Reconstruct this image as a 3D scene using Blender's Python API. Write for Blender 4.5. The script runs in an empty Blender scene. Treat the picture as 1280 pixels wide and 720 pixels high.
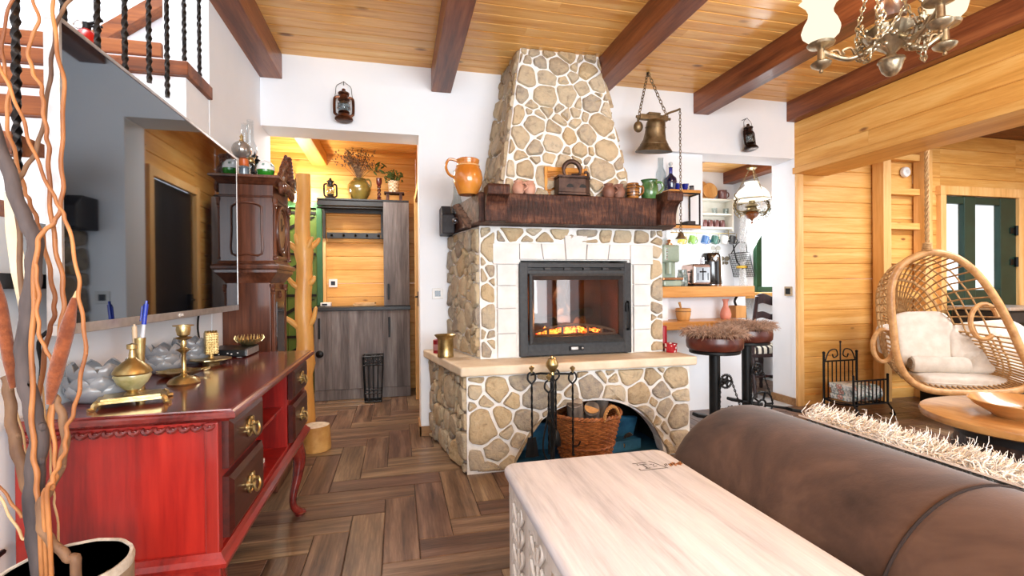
import bpy, math, random
from mathutils import Vector, Matrix, Euler
PI = math.pi
rng = random.Random(7)
SC = bpy.context.scene
COL = SC.collection
V3 = Vector
# ------------------------------------------------------------------ camera
FPX = 600.0
YAW, PITCH, ROLL = math.radians(13.4), 0.005, 0.0083
CAM = V3((0, 0, 1.1))
_F = V3((math.sin(YAW) * math.cos(PITCH), math.cos(YAW) * math.cos(PITCH), -math.sin(PITCH)))
_R0 = V3((math.cos(YAW), -math.sin(YAW), 0))
_U0 = _R0.cross(_F)
_R = _R0 * math.cos(ROLL) - _U0 * math.sin(ROLL)
_U = _U0 * math.cos(ROLL) + _R0 * math.sin(ROLL)
def ray(u, v):
    return _F + _R * ((u - 640) / FPX) + _U * ((360 - v) / FPX)
def at(u, v, X=None, Y=None, Z=None, t=None):
    d = ray(u, v)
    if X is not None: t = (X - CAM.x) / d.x
    elif Y is not None: t = (Y - CAM.y) / d.y
    elif Z is not None: t = (Z - CAM.z) / d.z
    return CAM + d * t
def atp(u, v, P, n):
    d = ray(u, v)
    return CAM + d * ((P - CAM).dot(n) / d.dot(n))
cam_data = bpy.data.cameras.new('camera'); cam = bpy.data.objects.new('camera', cam_data); COL.objects.link(cam)
cam_data.sensor_width = 36; cam_data.lens = 36 * FPX / 1280; cam_data.clip_start = .02
cam.matrix_world = Matrix(((_R.x, _U.x, -_F.x, CAM.x), (_R.y, _U.y, -_F.y, CAM.y), (_R.z, _U.z, -_F.z, CAM.z), (0, 0, 0, 1)))
SC.camera = cam
# ------------------------------------------------------------------ mesh builder
def TR(loc=(0, 0, 0), rot=(0, 0, 0), sc=(1, 1, 1)):
    return Matrix.LocRotScale(V3(loc), Euler(rot), V3(sc))
def align(p, d):
    """matrix: local z -> d, at p"""
    q = V3((0, 0, 1)).rotation_difference(V3(d).normalized())
    return Matrix.Translation(V3(p)) @ q.to_matrix().to_4x4()
class M:
    def __init__(s): s.v = []; s.f = []; s.sm = []; s.uv = None
    def add(s, vs, fs, smooth=False, T=None):
        b = len(s.v)
        if T is not None: vs = [T @ V3(p) for p in vs]
        s.v.extend([tuple(p) for p in vs])
        for f in fs: s.f.append([b + i for i in f]); s.sm.append(smooth)
        return s
    def box(s, x0, x1, y0, y1, z0, z1, T=None):
        vs = [(x, y, z) for x in (x0, x1) for y in (y0, y1) for z in (z0, z1)]
        return s.add(vs, [(0, 1, 3, 2), (4, 6, 7, 5), (0, 4, 5, 1), (2, 3, 7, 6), (0, 2, 6, 4), (1, 5, 7, 3)], False, T)
    def cbox(s, c, size, rot=(0, 0, 0)):
        a, b, d = [k / 2 for k in size]
        return s.box(-a, a, -b, b, -d, d, TR(c, rot))
    def prism(s, poly, axis, lo, hi, T=None, smooth=False):
        def P(a, b, c):
            return {'x': (c, a, b), 'y': (a, c, b), 'z': (a, b, c)}[axis]
        n = len(poly)
        vs = [P(a, b, lo) for a, b in poly] + [P(a, b, hi) for a, b in poly]
        ar = sum(poly[i][0] * poly[(i + 1) % n][1] - poly[(i + 1) % n][0] * poly[i][1] for i in range(n))
        flip = (ar > 0) != (axis == 'y')
        fs = [tuple(range(n - 1, -1, -1)), tuple(range(n, 2 * n))]
        sd = [(i, (i + 1) % n, n + (i + 1) % n, n + i) for i in range(n)]
        if not flip:
            fs = [f[::-1] for f in fs]; sd = [f[::-1] for f in sd]
        s.add(vs, fs, False, T); b = len(s.v) - 2 * n
        for f in sd: s.f.append([b + i for i in f]); s.sm.append(smooth)
        return s
    def lathe(s, prof, c=(0, 0, 0), n=20, T=None, fr=None):
        """prof: (r,z) bottom to top; fr(angle, r, z)->r optional"""
        vs, fs = [], []
        for r, z in prof:
            for k in range(n):
                a = 2 * PI * k / n; q = max(r, 1e-5) if fr is None else fr(a, r, z)
                vs.append((c[0] + q * math.cos(a), c[1] + q * math.sin(a), c[2] + z))
        for i in range(len(prof) - 1):
            for k in range(n):
                k2 = (k + 1) % n
                fs.append((i * n + k, i * n + k2, (i + 1) * n + k2, (i + 1) * n + k))
        if prof[0][0] > 1e-4: fs.append(tuple(range(n - 1, -1, -1)))
        if prof[-1][0] > 1e-4: fs.append(tuple((len(prof) - 1) * n + k for k in range(n)))
        return s.add(vs, fs, True, T)
    def tube(s, pts, r=.01, n=8, closed=False, T=None, flat=1.0, twist=0, cross=None):
        pts = [V3(p) for p in pts]; N = len(pts)
        rs = r if isinstance(r, (list, tuple)) else [r] * N
        if len(rs) != N: rs = [rs[0] + (rs[-1] - rs[0]) * i / (N - 1) for i in range(N)]
        tg = []
        for i in range(N):
            if closed: d = pts[(i + 1) % N] - pts[i - 1]
            else: d = pts[min(i + 1, N - 1)] - pts[max(i - 1, 0)]
            tg.append(d.normalized() if d.length > 1e-9 else V3((0, 0, 1)))
        ref = V3((0, 0, 1)) if abs(tg[0].z) < .9 else V3((0, 1, 0))
        nn = (ref - tg[0] * ref.dot(tg[0])).normalized()
        vs, fs = [], []
        for i in range(N):
            if i:
                nn = nn - tg[i] * nn.dot(tg[i])
                nn = nn.normalized() if nn.length > 1e-6 else tg[i].orthogonal().normalized()
            bb = tg[i].cross(nn)
            for k in range(n):
                a = 2 * PI * k / n + twist * i
                q = rs[i] * (1 if cross is None else cross(k))
                vs.append(pts[i] + nn * (q * math.cos(a) * flat) + bb * (q * math.sin(a)))
        L = N if closed else N - 1
        for i in range(L):
            j = (i + 1) % N
            for k in range(n):
                k2 = (k + 1) % n
                fs.append((i * n + k, i * n + k2, j * n + k2, j * n + k))
        if not closed:
            fs.append(tuple(range(n - 1, -1, -1))); fs.append(tuple((N - 1) * n + k for k in range(n)))
        return s.add(vs, fs, n > 4, T)
    def ball(s, c, r, nu=16, nv=10, T=None, e=1.0, fn=None):
        if not isinstance(r, (list, tuple)): r = (r, r, r)
        sg = lambda x: math.copysign(abs(x) ** e, x)
        vs, fs = [(c[0], c[1], c[2] - r[2])], []
        for j in range(1, nv):
            ph = -PI / 2 + PI * j / nv
            for k in range(nu):
                a = 2 * PI * k / nu
                q = (1 if fn is None else fn(a, ph))
                vs.append((c[0] + q * r[0] * sg(math.cos(ph)) * sg(math.cos(a)), c[1] + q * r[1] * sg(math.cos(ph)) * sg(math.sin(a)), c[2] + q * r[2] * sg(math.sin(ph))))
        vs.append((c[0], c[1], c[2] + r[2])); last = len(vs) - 1
        for k in range(nu): fs.append((0, 1 + (k + 1) % nu, 1 + k))
        for j in range(nv - 2):
            for k in range(nu):
                a, b = 1 + j * nu + k, 1 + j * nu + (k + 1) % nu
                fs.append((a, b, b + nu, a + nu))
        for k in range(nu): fs.append((last, 1 + (nv - 2) * nu + k, 1 + (nv - 2) * nu + (k + 1) % nu))
        return s.add(vs, fs, True, T)
    def ring(s, c, R, r, n=20, m=6, T=None, axis='z', sx=1, sy=1):
        pts = []
        for k in range(n):
            a = 2 * PI * k / n; p = (R * sx * math.cos(a), R * sy * math.sin(a))
            pts.append({'z': (c[0] + p[0], c[1] + p[1], c[2]), 'y': (c[0] + p[0], c[1], c[2] + p[1]), 'x': (c[0], c[1] + p[0], c[2] + p[1])}[axis])
        return s.tube(pts, r, m, True, T)
    def chain(s, pts, link=.03, wire=.003, wid=.5, seg=10):
        pts = [V3(p) for p in pts]
        L = [0]
        for a, b in zip(pts, pts[1:]): L.append(L[-1] + (b - a).length)
        n = max(2, int(L[-1] / (link * .78)))
        def pos(d):
            for i in range(len(pts) - 1):
                if d <= L[i + 1] or i == len(pts) - 2:
                    return pts[i].lerp(pts[i + 1], (d - L[i]) / max(1e-9, L[i + 1] - L[i]))
        for i in range(n):
            a, b = pos(L[-1] * i / n), pos(L[-1] * (i + 1) / n)
            d = (b - a).normalized()
            T = align((a + b) / 2, d) @ Matrix.Rotation(PI / 2 * (i % 2) + .5, 4, 'Z')
            ring = []
            for k in range(seg):
                an = 2 * PI * k / seg
                ring.append((wid * link / 2 * math.cos(an), 0, link / 2 * math.sin(an)))
            s.tube(ring, wire, 5, True, T)
        return s
    def sheet(s, grid, smooth=True, thick=0):
        """grid[i][j] points; thick -> closed by an offset copy"""
        nr, nc = len(grid), len(grid[0])
        vs = [V3(p) for row in grid for p in row]; fs = []
        for i in range(nr - 1):
            for j in range(nc - 1):
                fs.append((i * nc + j, i * nc + j + 1, (i + 1) * nc + j + 1, (i + 1) * nc + j))
        if thick:
            nrm = [V3() for _ in vs]
            for f in fs:
                n = (vs[f[1]] - vs[f[0]]).cross(vs[f[3]] - vs[f[0]])
                for i in f: nrm[i] += n
            b = len(vs)
            vs = vs + [p - n.normalized() * thick if n.length > 0 else p for p, n in zip(vs, nrm)]
            bk = [tuple(b + i for i in f[::-1]) for f in fs]
            ed = [(i, i + 1) for i in range(nc - 1)] + [((nr - 1) * nc + i + 1, (nr - 1) * nc + i) for i in range(nc - 1)]
            ed += [((i + 1) * nc, i * nc) for i in range(nr - 1)] + [(i * nc + nc - 1, (i + 1) * nc + nc - 1) for i in range(nr - 1)]
            fs = fs + bk + [(b_, a_, b + a_, b + b_) for a_, b_ in ed]
        return s.add(vs, fs, smooth)
    def build(s, name, mat, parent=None, bevel=0, world=True, seg=2, origin=None, sub=0, ang=40):
        vs = s.v
        off = V3((0, 0, 0))
        if parent is not None and world:
            p = parent
            while p is not None: off += p.location; p = p.parent
        elif origin is not None: off = V3(origin)
        vs = [(x - off.x, y - off.y, z - off.z) for x, y, z in vs]
        me = bpy.data.meshes.new(name); me.from_pydata(vs, [], s.f); 
        me.polygons.foreach_set('use_smooth', s.sm)
        if any(s.sm):
            try: me.set_sharp_from_angle(angle=math.radians(ang))
            except Exception: pass
        if s.uv:
            uvl = me.uv_layers.new(name='UVMap'); i = 0
            for f, uvs in zip(me.polygons, s.uv):
                for k, li in enumerate(f.loop_indices): uvl.data[li].uv = uvs[k]
        me.materials.append(mat); me.update()
        o = bpy.data.objects.new(name, me); COL.objects.link(o)
        if parent is not None: o.parent = parent
        elif origin is not None: o.location = off
        if bevel:
            b = o.modifiers.new('bevel', 'BEVEL'); b.width = bevel; b.segments = seg; b.limit_method = 'ANGLE'; b.angle_limit = math.radians(40)
        if sub:
            b = o.modifiers.new('sub', 'SUBSURF'); b.levels = sub; b.render_levels = sub
        return o
    def base(s):
        xs, ys, zs = zip(*s.v)
        return ((min(xs) + max(xs)) / 2, (min(ys) + max(ys)) / 2, min(zs))
    def thing(s, name, mat, label, cat, group=None, kind=None, **k):
        o = s.build(name, mat, origin=s.base(), **k); tag(o, label, cat, group, kind); return o
    def struct(s, name, mat, **k):
        o = s.build(name, mat, **k); o['kind'] = 'structure'; return o
def tag(o, label=None, cat=None, group=None, kind=None):
    if label: o['label'] = label
    if cat: o['category'] = cat
    if group: o['group'] = group
    if kind: o['kind'] = kind
def thing(name, label, cat, loc=(0, 0, 0), rz=0, group=None):
    o = bpy.data.objects.new(name, None); COL.objects.link(o); o.empty_display_size = .1
    o.location = loc; o.rotation_euler = (0, 0, rz); tag(o, label, cat, group); return o
def dup(root, loc, rz=None, label=None, group=None):
    r = root.copy(); COL.objects.link(r); r.location = loc
    if rz is not None: r.rotation_euler = (0, 0, rz)
    if label: r['label'] = label
    if group: r['group'] = group
    for ch in list(root.children):
        c = ch.copy(); COL.objects.link(c); c.parent = r
        for g in list(ch.children):
            d = g.copy(); COL.objects.link(d); d.parent = c
    return r
def spline(pts, n=6, closed=False):
    """Catmull-Rom through pts"""
    pts = [V3(p) for p in pts]; N = len(pts); out = []
    for i in range(N if closed else N - 1):
        if closed: p0, p1, p2, p3 = pts[i - 1], pts[i], pts[(i + 1) % N], pts[(i + 2) % N]
        else: p0, p1, p2, p3 = pts[max(i - 1, 0)], pts[i], pts[i + 1], pts[min(i + 2, N - 1)]
        for k in range(n):
            t = k / n
            out.append(.5 * ((2 * p1) + (p2 - p0) * t + (2 * p0 - 5 * p1 + 4 * p2 - p3) * t * t + (3 * p1 - p0 - 3 * p2 + p3) * t ** 3))
    if not closed: out.append(pts[-1])
    return out
# ------------------------------------------------------------------ materials
def lin(h):
    if isinstance(h, str):
        h = h.lstrip('#'); c = [int(h[i:i + 2], 16) / 255 for i in (0, 2, 4)]
        return tuple(x / 12.92 if x <= .04045 else ((x + .055) / 1.055) ** 2.4 for x in c) + (1,)
    return tuple(h) + ((1,) if len(h) == 3 else ())
class N:
    def __init__(s, name):
        s.m = bpy.data.materials.new(name); s.m.use_nodes = True; s.t = s.m.node_tree; s.t.nodes.clear()
        s.out = s.n('ShaderNodeOutputMaterial')
    def n(s, ty, **k):
        x = s.t.nodes.new(ty)
        for a, b in k.items(): setattr(x, a, b)
        return x
    def l(s, a, b): s.t.links.new(a, b)
    def setin(s, node, name, val):
        i = node.inputs[name]
        if hasattr(val, 'is_linked') or hasattr(val, 'links'): s.l(val, i)
        else: i.default_value = val
    def coord(s, scale=(1, 1, 1), kind='Object', rot=(0, 0, 0)):
        tc = s.n('ShaderNodeTexCoord'); mp = s.n('ShaderNodeMapping')
        s.l(tc.outputs[kind], mp.inputs['Vector']); mp.inputs['Scale'].default_value = scale; mp.inputs['Rotation'].default_value = rot
        return mp.outputs['Vector']
    def noise(s, vec, scale=5, detail=4, rough=.55, dist=0):
        x = s.n('ShaderNodeTexNoise'); s.l(vec, x.inputs['Vector'])
        x.inputs['Scale'].default_value = scale; x.inputs['Detail'].default_value = detail; x.inputs['Roughness'].default_value = rough; x.inputs['Distortion'].default_value = dist
        return x.outputs['Fac']
    def ramp(s, fac, stops):
        r = s.n('ShaderNodeValToRGB'); s.l(fac, r.inputs['Fac']); e = r.color_ramp.elements
        while len(e) < len(stops): e.new(.5)
        for el, (p, c) in zip(e, stops): el.position = p; el.color = lin(c)
        return r.outputs['Color']
    def mix(s, fac, a, b, mode='MIX'):
        x = s.n('ShaderNodeMix', data_type='RGBA', blend_type=mode)
        for i, v in ((0, fac), (6, a), (7, b)):
            if hasattr(v, 'links'): s.l(v, x.inputs[i])
            else: x.inputs[i].default_value = v if i == 0 else lin(v)
        return x.outputs[2]
    def math(s, op, a, b=0.0):
        x = s.n('ShaderNodeMath', operation=op)
        for i, v in ((0, a), (1, b)):
            if hasattr(v, 'links'): s.l(v, x.inputs[i])
            else: x.inputs[i].default_value = v
        return x.outputs[0]
    def bump(s, h, strength=.3, dist=.01):
        b = s.n('ShaderNodeBump'); s.l(h, b.inputs['Height']); b.inputs['Strength'].default_value = strength; b.inputs['Distance'].default_value = dist
        return b.outputs['Normal']
    def pr(s, color, rough=.5, metal=0, normal=None, coat=0, spec=.5, **k):
        p = s.n('ShaderNodeBsdfPrincipled')
        s.setin(p, 'Base Color', color if hasattr(color, 'links') else lin(color)); s.setin(p, 'Roughness', rough); s.setin(p, 'Metallic', metal)
        p.inputs['Specular IOR Level'].default_value = spec; p.inputs['Coat Weight'].default_value = coat; p.inputs['Coat Roughness'].default_value = .12
        if normal is not None: s.l(normal, p.inputs['Normal'])
        for a, b in k.items(): s.setin(p, a.replace('_', ' '), b)
        s.l(p.outputs[0], s.out.inputs['Surface']); return p
def pm(name, c1, c2, scale=6, rough=.5, metal=0, bump=.1, stretch=(1, 1, 1), coat=0, lo=.35, hi=.65, spec=.5, detail=4, isl=0, bscale=None, bdist=.004, sheen=0):
    """two-tone noise material"""
    g = N(name); vec = g.coord(stretch); f = g.noise(vec, scale, detail)
    c = g.ramp(f, [(lo, c1), (hi, c2)])
    if isl: 
        geo = g.n('ShaderNodeNewGeometry'); hs = g.n('ShaderNodeHueSaturation'); g.l(c, hs.inputs['Color'])
        g.l(g.math('ADD', g.math('MULTIPLY', geo.outputs['Random Per Island'], isl), 1 - isl / 2), hs.inputs['Value']); c = hs.outputs['Color']
    nb = g.bump(g.noise(vec, bscale or scale * 4, 5), bump, bdist) if bump else None
    k = {}
    if sheen: k['Sheen_Weight'] = sheen
    g.pr(c, rough, metal, nb, coat, spec, **k); return g.m
def wood(name, cols, grain='x', rough=.45, isl=.25, coat=0, bump=.15, knots=0, fine=1.0, hue=0, uv=False, spec=.4, big=1.0):
    """grain runs along the named local axis; cols: dark, mid, light"""
    g = N(name)
    st = {'x': (.8, 11, 11), 'y': (11, .8, 11), 'z': (11, 11, .8)}[grain]
    st = tuple(k * fine for k in st)
    vec = g.coord(st, 'UV' if uv else 'Object')
    geo = g.n('ShaderNodeNewGeometry'); ri = geo.outputs['Random Per Island']
    va = g.n('ShaderNodeVectorMath', operation='ADD'); cm = g.n('ShaderNodeCombineXYZ')
    for i in range(3): g.l(g.math('MULTIPLY', ri, 37.0 + 11 * i), cm.inputs[i])
    g.l(vec, va.inputs[0]); g.l(cm.outputs[0], va.inputs[1]); vec = va.outputs[0]
    f1 = g.noise(vec, 1.1 * big, 3, .5, .6); f2 = g.noise(vec, 6, 6, .65, .2)
    f = g.math('ADD', g.math('MULTIPLY', f1, .6), g.math('MULTIPLY', f2, .4))
    c = g.ramp(f, [(.36, cols[0]), (.5, cols[1]), (.64, cols[2])])
    if knots:
        vo = g.n('ShaderNodeTexVoronoi'); kv = knots
        kc = g.coord(kv, 'Object'); g.l(kc, vo.inputs['Vector']); vo.inputs['Scale'].default_value = 1.0
        kf = g.ramp(vo.outputs['Distance'], [(.05, '#ffffff'), (.115, '#000000')])
        c = g.mix(g.math('MULTIPLY', kf, .85), c, '#6b3812')
    hs = g.n('ShaderNodeHueSaturation'); g.l(c, hs.inputs['Color'])
    g.l(g.math('ADD', g.math('MULTIPLY', ri, isl), 1 - isl / 2), hs.inputs['Value'])
    if hue: g.l(g.math('ADD', g.math('MULTIPLY', ri, hue), .5 - hue / 2), hs.inputs['Hue'])
    g.pr(hs.outputs['Color'], rough, 0, g.bump(f2, bump, .003), coat, spec); return g.m
def glass(name, tint='#ffffff', refl=1.0, rough=.02):
    g = N(name); lw = g.n('ShaderNodeLayerWeight'); lw.inputs['Blend'].default_value = .5; fr = g.math('ADD', g.math('MULTIPLY', g.math('POWER', lw.outputs['Facing'], 4.0), .8), .045)
    tr = g.n('ShaderNodeBsdfTransparent'); tr.inputs['Color'].default_value = lin(tint)
    gl = g.n('ShaderNodeBsdfGlossy'); gl.inputs['Roughness'].default_value = rough; gl.inputs['Color'].default_value = (.9, .92, .95, 1)
    mx = g.n('ShaderNodeMixShader'); g.l(g.math('MULTIPLY', fr, refl), mx.inputs[0])
    g.l(tr.outputs[0], mx.inputs[1]); g.l(gl.outputs[0], mx.inputs[2]); g.l(mx.outputs[0], g.out.inputs['Surface']); return g.m
def emit(name, col, strength, c2=None, scale=30):
    g = N(name); e = g.n('ShaderNodeEmission'); e.inputs['Strength'].default_value = strength
    if c2: g.l(g.ramp(g.noise(g.coord(), scale, 3), [(.4, col), (.6, c2)]), e.inputs['Color'])
    else: e.inputs['Color'].default_value = lin(col)
    g.l(e.outputs[0], g.out.inputs['Surface']); return g.m

WHITE = pm('white_plaster', '#eff3f8', '#f4f6fa', 3, .9, 0, .05, spec=.2)
BEAM_Y = wood('beam_wood', ('#56291a', '#7d4427', '#985a36'), 'y', .4, .1, bump=.25, coat=.1)
PINE_X = wood('pine_ceiling', ('#d3903f', '#e8ae60', '#f2c47c'), 'x', .4, .14, coat=.25, knots=(2.0, 4.5, .001), bump=.08)
PINE_W = wood('pine_wall', ('#c98e44', '#dca355', '#e7b871'), 'x', .5, .14, knots=(3.0, .001, 7.0), bump=.08)
PINE_WY = wood('pine_wall_lengthwise', ('#c88c3e', '#dba050', '#e7b66a'), 'y', .5, .12, knots=(.001, 2.4, 6.0), bump=.08)
PINE_Z = wood('pine_upright', ('#d09a54', '#e3b06e', '#edc286'), 'z', .5, .1, knots=0, bump=.08)
FLOOR = wood('oak_floor', ('#46342a', '#6e5544', '#917660'), 'x', .33, .5, bump=.25, uv=True, fine=1.5, hue=.03)
MORTAR = pm('white_mortar', '#e6e3de', '#f3f1ee', 30, .95, 0, .5, bscale=90, spec=.1)
IRON = pm('cast_iron_grey', '#303133', '#3a3b3d', 40, .55, .3, .1)
BLACKM = pm('black_metal', '#0e0e0f', '#1a1a1b', 20, .42, .5, .1)
BRASS = pm('old_brass', '#9c8350', '#cdb682', 18, .3, .9, .15, bscale=60)
BRONZE = pm('dark_bronze', '#57462f', '#8a7455', 14, .42, .65, .2, bscale=50)
SILVER = pm('brushed_silver', '#b9b6b4', '#cbc8c6', 30, .35, .8, .02)
MAHOG = wood('red_mahogany', ('#6d100d', '#951c15', '#ab271b'), 'z', .35, .05, coat=.2, bump=.06, fine=.8)
MAHOG_TOP = wood('dark_mahogany', ('#4d1512', '#6b1f1a', '#7c2820'), 'y', .22, .05, coat=.6, bump=.03)
MAHOG_DR = wood('drawer_mahogany', ('#260b08', '#3e140f', '#501c16'), 'y', .33, .1, coat=.25, bump=.05)
WALNUT = wood('walnut', ('#3c1d10', '#5b3220', '#744530'), 'z', .35, .06, coat=.3, bump=.08)
GREYWOOD = wood('grey_oak_veneer', ('#4d4746', '#6b6463', '#85807e'), 'z', .6, .2, bump=.1)
WHITEWASH = wood('whitewashed_wood', ('#b4b3b9', '#d2d0d5', '#e3e1e5'), 'y', .55, .05, bump=.25, fine=1.3)
GREENP = pm('green_paint', '#1f4f2e', '#265a36', 8, .45, 0, .05)
OLIVEP = pm('olive_paint', '#3f5418', '#4b651e', 8, .5, 0, .05)
CGLASS = glass('clear_glass', '#f4f8f8', .8)
DARKWOOD = wood('hewn_dark_wood', ('#2f1a12', '#573626', '#7f5643'), 'x', .55, .1, bump=.9, big=2.2)
def area(name, loc, rot, sx, sy, power, col=(1, 1, 1)):
    d = bpy.data.lights.new(name, 'AREA'); d.shape = 'RECTANGLE'; d.size = sx; d.size_y = sy; d.energy = power; d.color = col
    o = bpy.data.objects.new(name, d); COL.objects.link(o); o.location = loc; o.rotation_euler = rot; return o
def point(name, loc, power, r=.05, col=(1, .86, .66)):
    d = bpy.data.lights.new(name, 'POINT'); d.energy = power; d.shadow_soft_size = r; d.color = col
    o = bpy.data.objects.new(name, d); COL.objects.link(o); o.location = loc; return o

def hewn(name):
    g = N(name); f1 = g.noise(g.coord((2.5, 9, 9)), 1.6, 4, .6, .4); f2 = g.noise(g.coord((34, 6, 7)), 2.2, 4, .6, .5)
    c = g.ramp(g.math('ADD', g.math('MULTIPLY', f1, .55), g.math('MULTIPLY', f2, .45)), [(.36, '#241109'), (.5, '#45251a'), (.63, '#714834')])
    g.pr(c, .55, 0, g.bump(f2, .9, .012), 0, .35); return g.m
DARKWOOD = hewn('hewn_mantel_timber')
# ================================================================== THE SETTING
ZC, YB, YB2, XL, XR = 2.71, 3.59, 3.84, -.90, 3.46
def boards(m, axis, lo, hi, a0, b_lo, b_hi, pitch, thick, sign=1, ch=.006, seg=(1.6, 3.2)):
    """planks stacked along b; axis they run along; face at a0, body behind it (sign)"""
    b = b_lo
    while b < b_hi - 1e-4:
        b2 = min(b + pitch, b_hi); x = lo
        while x < hi - 1e-4:
            x2 = min(hi, x + rng.uniform(*seg))
            if hi - x2 < .4: x2 = hi
            p = [(a0, b + ch), (a0, b2 - ch), (a0 + sign * ch, b2 - .0005), (a0 + sign * thick, b2 - .0005), (a0 + sign * thick, b + .0005), (a0 + sign * ch, b + .0005)]
            if axis == 'xc': m.prism([(bb, aa) for aa, bb in p], 'x', x, x2 - .0008)
            else: m.prism(p, axis, x, x2 - .0008)
            x = x2
        b = b2
    return m
# herringbone floor of oak planks, every plank an island with its own grain direction
W_, L_ = .15, 4
m = M(); m.uv = []
def plank(x0, x1, y0, y1, along):
    g = .0012; o = rng.uniform(0, 50); x0 += g; x1 -= g; y0 += g; y1 -= g
    b = len(m.v); c = .003
    m.v += [(x0, y0, -c), (x1, y0, -c), (x1, y1, -c), (x0, y1, -c), (x0 + c, y0 + c, 0), (x1 - c, y0 + c, 0), (x1 - c, y1 - c, 0), (x0 + c, y1 - c, 0)]
    for f in ((4, 5, 6, 7), (0, 1, 5, 4), (1, 2, 6, 5), (2, 3, 7, 6), (3, 0, 4, 7)):
        m.f.append([b + i for i in f]); m.sm.append(False)
        m.uv.append([((m.v[b + i][0] + o, m.v[b + i][1] + o) if along == 'x' else (m.v[b + i][1] + o, m.v[b + i][0] + o)) for i in f])
FX0, FY0 = -2.2 + .03, -2.7 + .02
NX, NY = int(8.9 / W_), int(9.6 / W_)
for i in range(-L_, NX):
    for j in range(-L_, NY):
        x, y = FX0 + i * W_, FY0 + j * W_
        k = (i - j) % (2 * L_)
        if k == 0: plank(x, x + L_ * W_, y, y + W_, 'x')
        elif k == 2 * L_ - 1: plank(x, x + W_, y, y + L_ * W_, 'y')
m.struct('floor', FLOOR)
SUBF = pm('floor_joint', '#2c2119', '#35281f', 10, .8)
M().box(-2.8, 7.4, -3.3, 7.4, -.1, -.0035).struct('floor_base', SUBF)
PALE_FLOOR = pm('pale_floor_finish', '#b9bcc0', '#cdd0d2', 6, .25, 0, .03)
M().box(2.9, 3.455, 3.6, 4.35, -.002, .004).struct('floor_pale_strip', PALE_FLOOR)  # paler, smoother strip of floor in the kitchen opening
# ceilings
m = M(); boards(m, 'xc', XL, 3.62, ZC, -2.6, YB + .02, .1, .02); m.struct('ceiling', PINE_X)
def beam(name, x0, x1, y0, y1, z0, z1, mat=BEAM_Y):
    M().box(x0, x1, y0, y1, z0, z1).struct(name, mat, bevel=.006)
for k, x0 in enumerate((-.905, .255, 1.40, 2.44)): beam('trim_%d' % (k + 1), x0, x0 + .145, -2.6, YB, 2.535, ZC + .002)
beam('trim_5', 3.375, 3.60, -2.6, YB, 2.535, ZC + .002)
m = M(); boards(m, 'xc', -1.7, .3, 2.48, YB2, 5.35, .1, .02); m.struct('ceiling_hall', PINE_X)
beam('trim_6', -.845, -.70, YB2, 5.32, 2.36, 2.482, PINE_WY)
m = M(); boards(m, 'xc', 1.5, 4.3, 2.48, YB2, 5.25, .1, .02); m.struct('ceiling_kitchen', PINE_X)
beam('trim_7', 2.93, 3.06, YB2, 5.22, 2.34, 2.482); beam('trim_8', 3.95, 4.09, YB2, 5.22, 2.34, 2.482)
DKX = wood('dark_ceiling_board', ('#4a2a18', '#6b4027', '#80502f'), 'x', .5, .15, bump=.1)
m = M(); boards(m, 'xc', 3.86, 6.8, 2.56, -2.6, 3.66, .12, .02); m.struct('ceiling_sitting', DKX)
# plaster walls
m = M()
m.box(.16, 2.19, YB, YB2, 0, 2.21); m.box(XL, 3.46, YB, YB2, 2.21, ZC + .03); m.struct('wall_back', WHITE)
m = M(); m.box(-1.1, XL, 2.67, YB2, 0, ZC + .1)
m.struct('wall_left', WHITE)
pf = [(-2.6, 0), (2.665, 0), (2.665, 2.031)]
for k in range(1, 8):
    y0, z0 = 2.375 - .272 * (k - 1), 2.033 - .19 * (k - 1); pf += [(y0 + .025, z0 - .002), (y0 + .025, z0 - .19)]
pf += [(-2.6, pf[-1][1])]
M().prism(pf, 'x', -1.945, XL - .002).struct('wall_stair_body', WHITE)
M().box(-1.945, -1.103, 2.668, 3.09, 0, 2.221).struct('wall_stair_landing', WHITE)
M().box(-2.1, -1.95, -2.6, 3.2, 0, 5).struct('wall_stairwell', WHITE)
M().box(-1.95, -1.1, 3.1, 3.2, 0, 5).struct('wall_stairwell_end', WHITE)
M().box(-1.1, XL, 2.67, 3.2, ZC + .1, 5).struct('wall_stairwell_upper', WHITE)
# half wall of the bar, upper stub, the end jamb
M().box(2.19, 3.03, 3.70, 3.90, 0, .99).struct('wall_bar', WHITE)
M().box(2.19, 2.56, 3.64, 3.84, 1.60, 2.21).struct('wall_bar_upper', WHITE)
m = M(); m.box(3.46, 3.519, 3.622, 3.86, 0, 2.75); m.box(3.519, 4.1, 3.68, 3.86, 0, 2.75); m.struct('wall_pillar', WHITE)
M().box(3.455, 3.462, YB, 3.63, 0, 2.215).struct('wall_pillar_reveal', WHITE)
M().box(1.4, 4.3, 5.2, 5.3, 0, 2.6).struct('wall_kitchen_back', WHITE)
M().box(1.4, 1.5, 3.84, 5.2, 0, 2.6).struct('wall_kitchen_side', WHITE)
m = M(); m.box(4.1, 4.2, 3.86, 4.12, 0, 2.6); m.box(4.1, 4.2, 4.86, 5.2, 0, 2.6); m.box(4.1, 4.2, 4.12, 4.86, 0, 1.0); m.box(4.1, 4.2, 4.12, 4.86, 1.95, 2.6)
m.struct('wall_kitchen_window', WHITE)
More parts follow.
